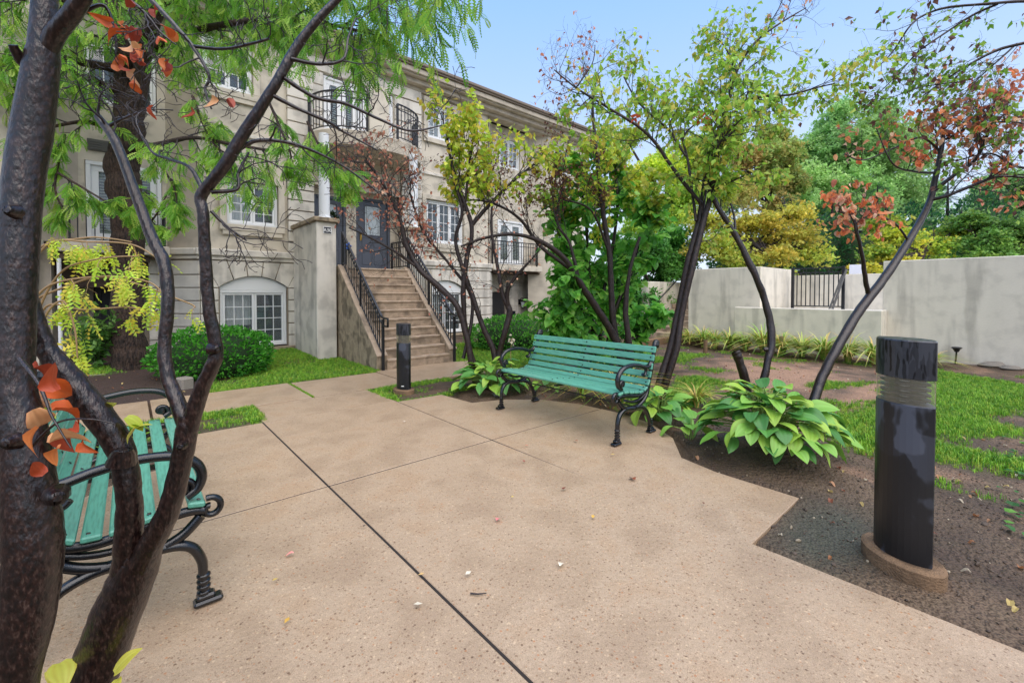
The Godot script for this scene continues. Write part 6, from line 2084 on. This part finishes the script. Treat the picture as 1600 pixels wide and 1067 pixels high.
	s.append(limb(t, [[1250, 690, 4.9, 13], [1260, 655, 4.95, 12], [1274, 622, 5.0, 11], [1284, 592, 5.05, 11], [1308, 545, 5.1, 11], [1342, 488, 5.2, 11], [1384, 432, 5.3, 10], [1422, 374, 5.4, 8], [1452, 318, 5.5, 7], [1464, 270, 5.5, 6], [1472, 230, 5.5, 5], [1476, 200, 5.5, 3]], "stem", 12, 0.025))
	s.append(limb(t, [[1357, 458, 5.25, 5.5], [1352, 430, 5.2, 5], [1348, 400, 5.15, 4.5], [1340, 365, 5.1, 4], [1332, 340, 5.1, 3], [1310, 330, 5.1, 2]], "branch", 9))
	s.append(limb(t, [[1455, 312, 5.5, 4.5], [1480, 306, 5.4, 4], [1520, 290, 5.3, 3.6], [1560, 276, 5.2, 3], [1610, 278, 5.1, 2.4]], "branch", 8))
	s.append(limb(t, [[1458, 300, 5.5, 4.5], [1490, 275, 5.4, 4], [1524, 250, 5.3, 3.6], [1544, 210, 5.2, 3], [1552, 180, 5.1, 2]], "branch", 8))
	s.append(limb(t, [[1478, 218, 5.5, 3.5], [1510, 200, 5.4, 3], [1545, 178, 5.3, 2.4], [1580, 165, 5.2, 1.6]], "branch", 7))
	s.append(limb(t, [[1470, 236, 5.5, 3], [1440, 215, 5.5, 2.4], [1400, 230, 5.4, 2], [1350, 250, 5.3, 1.6], [1320, 240, 5.3, 1.2]], "branch", 7))
	s.append(limb(t, [[1420, 376, 5.4, 3], [1400, 350, 5.3, 2.4], [1370, 335, 5.2, 2], [1345, 325, 5.1, 1.4]], "branch", 6))
	s.append(limb(t, [[1464, 270, 5.5, 3], [1430, 268, 5.4, 2.4], [1395, 255, 5.3, 1.8], [1370, 200, 5.3, 1.2]], "branch", 6))
	var org := {"pal": [L(244, 152, 98), L(246, 182, 132), L(238, 134, 82), L(248, 208, 176), L(206, 126, 100)], "kind": "curl", "leaf": 0.15, "size": 0.09, "levels": 2, "kids": 0.9, "crook": 0.35, "up": 0.02, "r": 0.006, "droop": 0.8}
	sprout(t, s[1], 0.55, 1.0, 9, 0.3, org)
	sprout(t, s[6], 0.3, 1.0, 7, 0.32, org)
	sprout(t, s[0], 0.85, 1.0, 9, 0.5, org)
	sprout(t, s[4], 0.1, 1.0, 14, 0.5, org)
	sprout(t, s[3], 0.3, 1.0, 13, 0.5, org)
	sprout(t, s[5], 0.1, 1.0, 6, 0.34, org)
	sprout(t, s[7], 0.2, 1.0, 4, 0.32, org)
	sprout(t, s[2], 0.2, 1.0, 9, 0.5, bare)
	sprout(t, s[2], 0.4, 1.0, 4, 0.4, org)
	sprout(t, s[3], 0.2, 1.0, 6, 0.5, bare)
	finish(t)

	# branches that reach in from a tree outside the view on the right
	base = at(1960, 760, 5.2); base.y = 0.0
	t = new_tree("ornamental_tree", "thin branches with sparse green leaves reaching in at the upper right", base, "bark_mid")
	s = []
	limb_scale = 0.5
	limb(t, [[1960, 790, 5.2, 20], [1950, 600, 5.2, 16], [1900, 400, 5.1, 13], [1820, 200, 5.0, 10], [1720, 60, 4.9, 8], [1640, 0, 4.8, 6]], "trunk", 10)
	s.append(limb(t, [[1660, 6, 4.8, 5], [1600, 2, 4.8, 4.5], [1540, 6, 4.8, 4], [1478, 12, 4.9, 3.4], [1440, 26, 5.0, 3], [1420, 44, 5.0, 2.6], [1396, 80, 5.1, 2], [1372, 105, 5.1, 1.4]], "branch", 7))
	s.append(limb(t, [[1560, 6, 4.8, 4], [1520, 24, 4.9, 3.6], [1480, 50, 5.0, 3], [1450, 70, 5.0, 2.6], [1432, 84, 5.1, 2.2], [1400, 120, 5.1, 1.6], [1362, 156, 5.2, 1.0]], "branch", 7))
	s.append(limb(t, [[1750, 20, 4.8, 6], [1620, 62, 4.8, 5], [1560, 78, 4.9, 4.4], [1510, 104, 5.0, 3.6], [1470, 130, 5.1, 2.6], [1440, 152, 5.1, 1.6]], "branch", 7))
	s.append(limb(t, [[1590, 68, 4.9, 3], [1560, 95, 4.9, 2.4], [1530, 122, 5.0, 1.8], [1505, 150, 5.0, 1.2]], "branch", 6))
	s.append(limb(t, [[1500, 128, 5.0, 2], [1440, 136, 5.1, 1.6], [1400, 150, 5.1, 1.2], [1360, 160, 5.2, 0.9]], "branch", 6))
	s.append(limb(t, [[1850, 260, 5.0, 6], [1700, 250, 5.0, 5], [1600, 262, 5.0, 3.4], [1550, 240, 5.1, 2.4], [1500, 250, 5.2, 1.6]], "branch", 7))
	s.append(limb(t, [[1700, 250, 5.0, 4], [1620, 200, 5.0, 3], [1570, 190, 5.0, 2.4], [1540, 196, 5.1, 1.6]], "branch", 6))
	var spr := {"pal": [L(140, 184, 70), L(160, 196, 84), L(120, 166, 60), L(120, 84, 76)], "kind": "oval", "leaf": 0.3, "size": 0.075, "levels": 2, "kids": 0.8, "crook": 0.32, "up": 0.0, "r": 0.004, "droop": 0.5, "along": 1.0}
	for k in 7: sprout(t, s[k], 0.15, 1.0, 9 if k < 5 else 12, 0.42, spr)
	finish(t)


# ---------------------------------------------------------------- shrubs and border plants
func hedge(called: String, label: String, ce: Vector3, r: Vector3, n: int, pal: Array, s: float) -> void:
	var t := thing(called, label, "shrub", Vector3(ce.x, 0, ce.z))
	var w := MB.new()
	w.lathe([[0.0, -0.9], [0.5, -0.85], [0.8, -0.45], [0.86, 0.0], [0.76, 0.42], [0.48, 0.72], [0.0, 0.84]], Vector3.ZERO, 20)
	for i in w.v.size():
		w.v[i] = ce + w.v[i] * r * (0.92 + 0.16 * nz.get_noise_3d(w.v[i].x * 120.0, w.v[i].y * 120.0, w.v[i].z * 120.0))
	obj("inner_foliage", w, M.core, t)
	var list := []
	for k in n:
		var d := rdir()
		if d.y < -0.75: continue
		var lump := 1.0 + 0.16 * nz.get_noise_3d(d.x * 160.0, d.y * 160.0, d.z * 160.0)
		var p := ce + d * r * lump * rr(0.86, 1.02)
		var c: Color = pal[rng.randi() % pal.size()]
		list.append([Transform3D(leaf_basis((d + rdir() * 0.7 + Vector3.UP * 0.3).normalized(), s * rr(0.7, 1.3), 0.3), p), c * rr(0.7, 1.2)])
	many("foliage", leaf_mesh("oval"), list, t)

func hosta_leaf(seed: int, dry := false) -> MB:      # a broad ribbed leaf, base at the origin, pointing along x
	var w := MB.new()
	var r := RandomNumberGenerator.new(); r.seed = seed
	var n := 7; var m := 8
	var arch := r.randf_range(0.35, 0.8); var wd := r.randf_range(0.30, 0.40); var wav := r.randf_range(0.01, 0.03); var cup := r.randf_range(0.1, 0.35)
	if dry:
		arch = r.randf_range(0.9, 1.7); cup = r.randf_range(0.5, 1.0); wav = r.randf_range(0.04, 0.08)
	for i in n + 1:
		var a := float(i) / n
		var half := wd * pow(sin(PI * clampf(0.10 + 0.9 * a, 0, 1)), 0.75) * (1.0 if a < 0.98 else 0.0) * (1.0 - 0.25 * a)
		for j in m + 1:
			var b := 2.0 * j / m - 1.0
			var p := Vector3(a - 0.12 * arch * a * a, 0.10 * a - arch * 0.62 * a * a, b * half)
			p.y += absf(b) * half * cup + (0.012 if j % 2 else -0.006) * sin(PI * a) + wav * sin(a * 9.0 + seed) * absf(b)
			w.v.append(p)
			var g := 0.5 + 0.5 * absf(b)
			var rib := 1.16 if j % 2 else 0.84
			w.c.append(Color(rib * lerpf(0.95, 1.15, g), rib, rib * 0.95))
	for i in n:
		for j in m:
			var a := i * (m + 1) + j
			w.ix.append(a); w.ix.append(a + m + 1); w.ix.append(a + 1)
			w.ix.append(a + 1); w.ix.append(a + m + 1); w.ix.append(a + m + 2)
	w.n.resize(w.v.size())
	for k in range(0, w.ix.size(), 3):
		var q := (w.v[w.ix[k + 2]] - w.v[w.ix[k]]).cross(w.v[w.ix[k + 1]] - w.v[w.ix[k]])
		for e in 3: w.n[w.ix[k + e]] += q
	for k in w.n.size(): w.n[k] = w.n[k].normalized()
	return w

var hosta_meshes := []

func hosta(label: String, x: float, z: float, n: int, spread: float, height: float, size: float) -> void:
	if hosta_meshes.is_empty():
		var cols := [S(116, 176, 66), S(88, 152, 66), S(150, 194, 72), S(160, 198, 76), S(72, 132, 60), S(132, 186, 76)]
		var ms := []
		for k in 6:
			var m: StandardMaterial3D = mat("hosta_%d" % k, cols[k], 0.48, {"back": Color(0.6, 0.6, 0.6), "vc": true, "spec": 0.5})
			ms.append(m)
		for k in 24:
			hosta_meshes.append(hosta_leaf(k).mesh(ms[k % 6], Vector3.ZERO, true))
	var t := thing("hosta", label, "plant", Vector3(x, gh(x, z), z))
	var st := MB.new()
	for k in n:
		var a := k * 2.39996 + rr(-0.3, 0.3)
		var q := sqrt((k + 0.7) / n)
		var d := Vector3(cos(a), 0, sin(a))
		var p := d * spread * q * 0.72 + Vector3.UP * (height * (1.0 - 0.72 * q * q) * rr(0.55, 1.05) + 0.05)
		st.tube(PackedVector3Array([t.position + d * 0.03, t.position + p * Vector3(0.5, 0.9, 0.5), t.position + p]), PackedFloat32Array([0.006, 0.005, 0.004]), 4)
		var tilt := lerpf(0.75, -0.3, q) + rr(-0.35, 0.35)
		var x_ := (d.rotated(Vector3.UP, rr(-0.9, 0.9)) + Vector3.UP * tilt).normalized()
		var z_ := x_.cross((Vector3.UP + rdir() * 0.4).normalized()).normalized()
		var s := size * rr(0.75, 1.2)
		put("leaf", hosta_meshes[rng.randi() % 24], t, Transform3D(Basis(x_, z_.cross(x_), z_) * Basis.from_scale(Vector3.ONE * s), p))
	obj("leaf_stalks", st, M.grass_blade_green, t)

func blade_clump(n: int, h: float, seed: int, pal: Array) -> MB:
	var w := MB.new()
	var r := RandomNumberGenerator.new(); r.seed = seed
	for k in n:
		var a := r.randf() * TAU
		var d := Vector3(cos(a), 0, sin(a))
		var len := h * r.randf_range(0.7, 1.25)
		var out := r.randf_range(0.35, 1.3)
		var side := Vector3(-sin(a), 0, cos(a)) * r.randf_range(0.008, 0.015)
		w.col = pal[r.randi() % pal.size()] * r.randf_range(0.75, 1.2)
		var prev := d * r.randf_range(0.0, 0.05)
		for i in range(1, 6):
			var t := i / 5.0
			var p := d * (0.04 + out * len * t * t * 0.95) + Vector3.UP * len * (1.15 * t - (0.35 + 0.75 * out) * t * t * 0.8)
			var wa := 1.0 - pow((i - 1) / 5.0, 3.0); var wb := 1.0 - pow(t, 3.0)
			if i < 5: w.quad(prev - side * wa, prev + side * wa, p + side * wb, p - side * wb, Vector3.UP)
			else: w.tri(prev - side * wa, prev + side * wa, p, Vector3.UP)
			prev = p
	return w

func build_plants() -> void:
	rng.seed = 61
	var st := mat("grass_blade_green", S(120, 150, 70), 0.6)
	hedge("boxwood", "rounded dense green boxwood in front of the arched lower window", Vector3(1.02, 0.36, -8.75), Vector3(0.86, 0.46, 0.68), 5200, [L(70, 146, 42), L(88, 168, 50), L(54, 122, 36), L(104, 184, 60)], 0.06)
	hedge("boxwood", "broad low rounded green hedge below the far balcony", Vector3(7.35, 0.34, -8.3), Vector3(1.4, 0.46, 0.8), 6200, [L(76, 150, 48), L(96, 170, 56), L(58, 122, 40), L(120, 190, 70)], 0.06)
	hosta("broad clump of ribbed hosta leaves in the mud between bench and bollard", 4.02, -1.27, 160, 0.66, 0.50, 0.2)
	hosta("hosta clump at the foot of the slender tree left of the bench", 3.86, -4.86, 105, 0.62, 0.36, 0.2)
	hosta("small hosta under the left end of the patio bench", 4.55, -4.35, 18, 0.3, 0.2, 0.17)
	hosta("hosta clump behind the right end of the patio bench", 4.35, -2.5, 46, 0.42, 0.28, 0.19)
	hosta("small yellowing hosta at the paving edge right of the patio bench", 3.98, -1.95, 9, 0.22, 0.16, 0.19)
	# the pale flower spike over the left hosta
	var sp := at(800, 528, 6.4)
	var fl := thing("hosta_flower", "withered pale hosta flower spike rising left of the patio bench", "flower", Vector3(sp.x, 0, sp.z))
	var w := MB.new()
	w.tube(PackedVector3Array([Vector3(sp.x, 0.1, sp.z), sp + Vector3(-0.03, -0.2, 0), sp]), PackedFloat32Array([0.006, 0.005, 0.004]), 5)
	obj("stalk", w, M.twig_tan, fl)
	var pl := []
	for k in 12:
		pl.append([Transform3D(leaf_basis((rdir() + Vector3.DOWN * 0.6).normalized(), rr(0.05, 0.08), 0.2), sp + rdir() * 0.04 + Vector3.UP * rr(-0.05, 0.03)), L(226, 214, 190)])
	many("petals", leaf_mesh("oval"), pl, fl)
	# daylily clumps along the terrace walls
	var pal := [L(150, 186, 66), L(180, 196, 84), L(204, 202, 104), L(122, 162, 58), L(214, 184, 100)]
	var proto := []
	for k in 6: proto.append(blade_clump(120, 0.85, 80 + k, pal).mesh(M.grass_blade, Vector3.ZERO, true))
	var where := [[11.55, -5.95, 0.95, "at the foot of the garden steps"], [11.3, -5.6, 1.1, "before the left end of the tall wall block"], [11.2, -5.2, 1.1, "before the middle of the tall wall block"], [11.1, -4.85, 1.05, "right of the middle of the tall wall block"], [11.0, -4.45, 1.1, "where the low planter wall meets the tall block"], [10.9, -4.05, 1.1, "before the left end of the low planter wall"], [10.85, -3.65, 1.1, "left of the tall mossy stake"], [10.8, -3.25, 1.1, "right of the tall mossy stake"], [10.75, -2.85, 1.1, "before the middle of the low planter wall"], [10.7, -2.45, 1.15, "before the low planter wall, right of its middle"], [10.7, -2.05, 1.1, "before the low planter wall beside the slanting tree"], [10.7, -1.65, 1.1, "before the right end of the low planter wall"], [10.85, -1.25, 1.1, "behind the cap of the tall bollard"], [11.3, -0.9, 0.9, "beside the spike light"]]
	for k in where.size():
		var q: Array = where[k]
		var t := thing("daylily", "arching yellow green daylily clump " + q[3], "plant", Vector3(q[0], gh(q[0], q[1]), q[1]), "daylilies along the terrace wall")
		var o := put("foliage", proto[k % 6], t, Transform3D(Basis(Vector3.UP, rr(0, 6)) * Basis.from_scale(Vector3(1.0, rr(0.65, 1.0), 1.0) * q[2] * rr(0.8, 1.15)), Vector3.ZERO))
		o.set_meta("kind", "stuff")
	for q in [[4.62, -3.15, 0.85, "tuft of long grass blades behind the middle of the patio bench"], [5.15, -2.45, 0.55, "tall thin grass tuft right of the patio bench"], [4.5, -3.7, 0.75, "yellowing grass tuft behind the left half of the patio bench"]]:
		var t := thing("grass_tuft", q[3], "plant", Vector3(q[0], gh(q[0], q[1]), q[1]))
		put("foliage", proto[1], t, Transform3D(Basis.from_scale(Vector3.ONE * q[2]), Vector3.ZERO)).set_meta("kind", "stuff")
	# a young leafy weed by the furrowed trunk
	var b := Vector3(-0.5, gh(-0.5, -10.1), -10.1)
	var t := new_tree("weedy_shrub", "small leafy green shrub left of the furrowed tree trunk", b, "twig", "twig", "shrub")
	var o := {"pal": [L(92, 138, 60), L(74, 118, 52), L(116, 156, 74)], "kind": "oval", "leaf": 1.6, "size": 0.12, "levels": 1, "kids": 1.2, "from": 0, "crook": 0.2, "up": 0.12, "r": 0.008, "droop": 0.3}
	for k in 12: branch(t, b, (Vector3.UP * 1.3 + rdir() * 0.6).normalized(), rr(0.5, 0.8), 0.007, 0, o)
	finish(t)
	# broad leaved weeds at the right edge
	var wl := []
	for k in 420:
		var x := rr(3.6, 6.2); var z := rr(0.05, 0.75) + 0.0
		if lawn(x, z) < 0.3 and rng.randf() < 0.6: continue
		wl.append([Transform3D(leaf_basis((rdir() * Vector3(1, 0.3, 1) + Vector3.UP * 0.3).normalized(), rr(0.03, 0.07), 0.9), Vector3(x, gh(x, z) + 0.02, z)), [L(76, 136, 60), L(104, 160, 60), L(60, 112, 52)][k % 3] * rr(0.8, 1.2)])
	var o2 := many("weeds", leaf_mesh("heart"), wl, self)
	o2.set_meta("label", "low broad leaved weeds along the right edge of the muddy bed")
	# leaf litter on the beds and lawns
	var ll := []
	for k in 620:
		var x := rr(3.4, 10.5); var z := rr(-5.4, 0.8)
		if k % 4 == 0:
			x = rr(2.7, 6.0); z = rr(-0.8, 0.8)
		if k > 430: x = rr(-1, 3.2); z = rr(-10.4, -7.4)
		if on_paving(x, z) or in_bump(x, z): continue
		ll.append([Transform3D(leaf_basis((rdir() * Vector3(1, 0.15, 1)).normalized(), rr(0.025, 0.06), 0.93), Vector3(x, gh(x, z) + 0.012, z)), [L(200, 150, 110), L(176, 120, 80), L(214, 190, 120), L(150, 90, 64), L(220, 206, 180)][k % 5] * rr(0.7, 1.1)])
	many("leaf_litter", leaf_mesh("curl"), ll, self).set_meta("label", "small fallen leaves strewn over the beds and the lawn")

func build_fallen_leaves() -> void:
	rng.seed = 71
	var all := [[992, 752, 0.075, S(140, 66, 34), "large brown curled leaf on the right slab of the patio"], [903, 691, 0.045, S(150, 84, 48), "brown leaf on the slab below the bench's right half"], [820, 697, 0.03, S(190, 120, 90), "small tan leaf near the slab joint left of the bench's middle"], [817, 721, 0.028, S(150, 60, 50), "small red leaf on the patio between bench and middle joint"], [879, 767, 0.04, S(120, 40, 36), "dark red leaf in the middle of the big patio slab"], [927, 807, 0.032, S(214, 170, 70), "small yellow leaf lying right of the dark red leaf"], [776, 816, 0.05, S(230, 130, 130), "pink pointed maple leaf in the middle of the patio"], [459, 867, 0.042, S(236, 150, 140), "pink leaf on the slab by the near bench's front"], [452, 968, 0.028, S(206, 160, 60), "small yellow bud on the slab near the forked trunk"], [425, 911, 0.022, S(210, 180, 70), "tiny yellow leaf on the slab between pink leaf and yellow bud"], [875, 888, 0.048, S(236, 226, 200), "cream colored narrow leaf on the big patio slab"], [727, 901, 0.03, S(222, 214, 190), "small pale leaf right of the long slab joint"], [646, 948, 0.032, S(220, 210, 186), "pale round leaf left of the long slab joint"], [663, 899, 0.025, S(206, 170, 110), "tan leaf lying close to the long slab joint"], [961, 712, 0.03, S(220, 190, 80), "yellow leaf on the slab before the bench's right foot"], [844, 655, 0.035, S(120, 64, 44), "dark curled leaf on the paving under the bench"], [634, 660, 0.03, S(226, 214, 200), "whitish leaf on the paving before the far bollard"], [803, 778, 0.018, S(206, 180, 80), "tiny yellow leaf above the pink maple leaf"], [704, 620, 0.03, S(130, 60, 44), "reddish leaf at the paving edge by the left hosta"], [1100, 790, 0.025, S(110, 60, 40), "small brown leaf near the patio's right corner"], [567, 826, 0.02, S(70, 50, 40), "tiny dark seed on the slab left of the long joint"]]
	for q in all:
		var d := (at(q[0], q[1], 1.0) - EYE)
		var p := EYE + d * ((HC - 0.008) / -d.y)
		var m: ArrayMesh = leaf_mesh("curl" if q[2] > 0.04 else "oval").duplicate()
		var k := mat("fallen", q[3], 0.5, {"back": Color(0.4, 0.4, 0.4)})
		m.surface_set_material(0, k)
		var a := rr(0, TAU)
		var o := put("fallen_leaf", m, self, Transform3D(Basis(Vector3.UP, a) * Basis(Vector3.RIGHT, rr(-0.2, 0.2)) * Basis.from_scale(Vector3(1.0, 0.45, 1.0) * q[2] * 1.25), p + Vector3.UP * 0.012))
		tag(o, q[4], "leaf", "leaves fallen on the paving")
	var d := at(735, 927, 1.0) - EYE
	var p := EYE + d * ((HC - 0.008) / -d.y)
	var w := MB.new()
	w.tube(PackedVector3Array([p, p + Vector3(0.02, 0.003, 0.03), p + Vector3(0.055, 0.002, 0.05)]), PackedFloat32Array([0.004, 0.0035, 0.002]), 6)
	tag(obj("fallen_twig", w, M.twig), "short dark twig on the big patio slab", "twig")


# ---------------------------------------------------------------- trees beyond the terrace
func far_tree(called: String, label: String, foot: Array, clumps: Array, n: int, pal: Array, s: float, wide := false) -> void:   # clumps: [x, y, distance, radius in the same units]
	var base := at(foot[0], foot[1], foot[2]); base.y = 0.85
	var t := new_tree(called, label, base, "bark_far")
	var list := []
	var fork := at(foot[0], foot[3], foot[2])
	limb3(t, [base - Vector3.UP * 0.3, base.lerp(fork, 0.5) + rdir() * 0.1, fork], [foot[4] * foot[2] / PX, foot[4] * 0.8 * foot[2] / PX, foot[4] * 0.65 * foot[2] / PX], "trunk", 8)
	for c in clumps:
		var p := at(c[0], c[1], c[2])
		var r: float = c[3] * c[2] / PX
		var mid := fork.lerp(p, 0.5) + rdir() * 0.25 + Vector3.UP * 0.15
		limb3(t, [fork, mid, p, p + (p - mid).normalized() * r * 0.5], [foot[4] * 0.45 * foot[2] / PX, foot[4] * 0.3 * foot[2] / PX, foot[4] * 0.15 * foot[2] / PX, 0.01], "limb", 6)
		for j in 7:
			var d := (rdir() + Vector3.UP * 0.2).normalized()
			t.tw.tube(PackedVector3Array([p, p + d * r * 0.5 + rdir() * r * 0.1, p + d * r * 0.95]), PackedFloat32Array([0.02, 0.012, 0.005]), 4, false)
		var tone := rr(0.82, 1.15)
		var main: Color = pal[rng.randi() % pal.size()]
		var m := int(n * 2.2 * pow(c[3] / 40.0, 2.0))
		# the clump is a cloud of smaller sprays
		var sub := []
		for j in 9: sub.append((rdir() * Vector3(1, 0.7, 1)) * r * rr(0.35, 0.8))
		for j in m:
			var q: Vector3 = sub[rng.randi() % 9] + rdir() * r * (0.75 if wide else 0.5) * pow(rng.randf(), 0.7)
			if wide: q.y = q.y * 0.6 - 0.12 * q.length()
			var col: Color = main.lerp(pal[rng.randi() % pal.size()], 0.55) * tone * rr(0.8, 1.2)
			var b := Basis.from_euler(Vector3(rr(-0.5, 0.5), rr(0, TAU), rr(-0.5, 0.5))) * Basis.from_scale(Vector3.ONE * s * 0.62 * rr(0.7, 1.3))
			list.append([Transform3D(b, p + q), col])
	t.leaves = {}
	var o := obj("twigs", t.tw, t.fine, t.root)
	o.set_meta("kind", "stuff")
	many("crown", leaf_mesh("bunch_wide" if wide else "bunch"), list, t.root)

func conifer(label: String, x: float, d: float, top: float, wpx: float, pal: Array) -> void:
	var base := at(x, 400, d); base.y = 0.85
	var peak := at(x, top, d).y
	var t := new_tree("conifer", label, base, "bark_far")
	limb3(t, [base - Vector3.UP * 0.3, Vector3(base.x, (base.y + peak) * 0.5, base.z), Vector3(base.x, peak, base.z)], [0.16, 0.1, 0.02], "trunk", 7, 0.0)
	var h := peak - base.y
	var rmax := wpx * d / PX
	var list := []
	var n := int(h / 0.16)
	for i in n:
		var f := (i + 0.5) / n
		var y := base.y + 0.15 + h * f
		var r := rmax * pow(1.0 - f, 0.8) + 0.1
		var m := int(7 + r * 11)
		for k in m:
			var a := rr(0, TAU)
			var q := pow(rng.randf(), 0.6)
			var dir := Vector3(cos(a), rr(-0.45, -0.1), sin(a))
			var c: Color = pal[rng.randi() % pal.size()]
			list.append([Transform3D(leaf_basis(dir, rr(0.3, 0.5), 0.85), Vector3(base.x + cos(a) * r * q * 0.8, y + rr(-0.1, 0.1), base.z + sin(a) * r * q * 0.8)), c * rr(0.75, 1.2)])
	many("crown", leaf_mesh("needle"), list, t.root)

func build_far_trees() -> void:
	rng.seed = 83
	var yel := [L(214, 214, 84), L(190, 204, 78), L(224, 206, 84), L(168, 192, 78), L(206, 184, 78)]
	var yg := [L(210, 215, 66), L(165, 194, 71), L(231, 208, 71), L(130, 172, 71)]
	var grn := [L(166, 206, 122), L(146, 190, 110), L(188, 220, 136), L(134, 178, 108)]
	var dk := [L(47, 99, 52), L(61, 118, 61), L(40, 83, 47)]
	var org := [L(176, 186, 98), L(206, 170, 104), L(150, 180, 92), L(190, 178, 98)]
	far_tree("maple_tree", "low spreading yellow maple over the tall wall block", [1180, 440, 14.8, 385, 9], [[1120, 385, 14.6, 42], [1170, 350, 14.8, 46], [1225, 370, 14.8, 44], [1265, 395, 14.6, 34], [1110, 345, 15.0, 36], [1200, 400, 14.2, 36], [1150, 405, 14.2, 34], [1230, 335, 15.4, 36], [1085, 390, 15.2, 26], [1220, 425, 14.0, 15]], 120, yel, 0.33, true)
	far_tree("maple_tree", "yellow maple drooping over the wall right of the slanting tree", [1440, 430, 14.5, 395, 8], [[1375, 395, 14.2, 30], [1410, 370, 14.5, 36], [1455, 385, 14.6, 34], [1400, 405, 13.8, 24], [1490, 360, 15.0, 34], [1385, 350, 15.5, 32], [1350, 420, 13.9, 20]], 130, yg, 0.33, true)
	far_tree("maple_tree", "green and yellow maple leaning over the long wall at the right", [1560, 430, 14.0, 390, 8], [[1530, 375, 14.0, 36], [1580, 360, 14.0, 38], [1550, 395, 13.6, 26], [1620, 380, 13.8, 40], [1510, 345, 14.6, 30], [1650, 350, 14.0, 40]], 170, [L(128, 170, 74), L(104, 148, 64), L(156, 184, 76), L(90, 134, 60)], 0.33, true)
	far_tree("shade_tree", "large rounded green tree towering behind the gate", [1330, 430, 30, 330, 12], [[1300, 240, 30, 60], [1360, 230, 30, 60], [1270, 290, 29, 52], [1340, 300, 29, 56], [1400, 290, 30, 56], [1320, 195, 30, 42], [1255, 240, 30, 44], [1420, 240, 31, 50], [1380, 190, 31, 36], [1300, 340, 28, 44], [1240, 330, 28, 40], [1450, 320, 30, 44], [1370, 350, 28, 40]], 230, grn, 0.6)
	far_tree("shade_tree", "russet tinged tree left of the large rounded green tree", [1200, 430, 27, 330, 9], [[1210, 250, 27, 40], [1180, 290, 27, 40], [1230, 280, 27, 36], [1160, 250, 27, 34], [1200, 220, 28, 28], [1150, 310, 26, 36], [1220, 330, 26, 36]], 300, org, 0.55)
	far_tree("shade_tree", "yellow green tree behind the wide crowned tree", [1040, 440, 20, 330, 9], [[1040, 260, 20, 44], [1000, 290, 20, 42], [1080, 250, 20.5, 42], [1120, 230, 21, 36], [960, 250, 20, 30], [1060, 320, 19, 44], [1010, 350, 19, 40], [1120, 300, 20, 40], [980, 220, 21, 26], [1150, 210, 22, 26], [940, 300, 20, 30]], 260, [L(208, 224, 73), L(177, 208, 71), L(231, 229, 90), L(142, 184, 68)], 0.42)
	far_tree("shade_tree", "green tree at the right edge beyond the long wall", [1590, 430, 22, 350, 9], [[1580, 320, 22, 46], [1620, 290, 22, 50], [1540, 350, 21, 40], [1640, 350, 21, 50], [1560, 290, 23, 30]], 280, grn, 0.5)
	far_tree("shade_tree", "green bushy tree between the garden steps and the house", [985, 470, 15.0, 420, 8], [[960, 430, 15, 40], [1000, 400, 15, 42], [1040, 420, 15.5, 40], [985, 470, 14.6, 40], [1020, 460, 15.5, 36], [950, 480, 14.6, 34], [1060, 380, 16, 36], [930, 440, 15, 34]], 260, [L(71, 137, 57), L(94, 163, 66), L(59, 116, 52), L(123, 184, 76)], 0.4)
	conifer("dark pointed conifer behind the iron gate, left of the lamp", 1300, 21, 300, 34, dk)
	conifer("dark wide conifer behind the iron gate, right of the lamp", 1370, 22, 290, 40, dk)
	conifer("dark conifer between the two yellow maples over the long wall", 1480, 21, 285, 40, dk)
	conifer("dark conifer farthest to the right beyond the long wall", 1560, 20, 300, 36, dk)
	conifer("dark conifer behind the yellow maple over the tall wall block", 1235, 23, 310, 34, dk)
	conifer("dark narrow conifer between russet tree and wide crowned tree", 1140, 24, 320, 34, dk)
	for q in [[1270, 350, "dark clipped evergreen bush just behind the gate"], [1335, 346, "dark evergreen bush behind the paper notice"], [1430, 338, "dark evergreen bush behind the drooping yellow maple"], [1530, 322, "dark evergreen bush behind the long wall at the right"], [1165, 366, "dark evergreen bush behind the tall wall block"]]:
		var c := at(q[0], 400, 18.6); var top := at(q[0], q[1], 18.6).y
		hedge("evergreen_bush", q[2], Vector3(c.x, 0.9 + (top - 0.9) * 0.5, c.z), Vector3(1.9, (top - 0.9) * 0.62, 1.3), 2600, dk, 0.15)
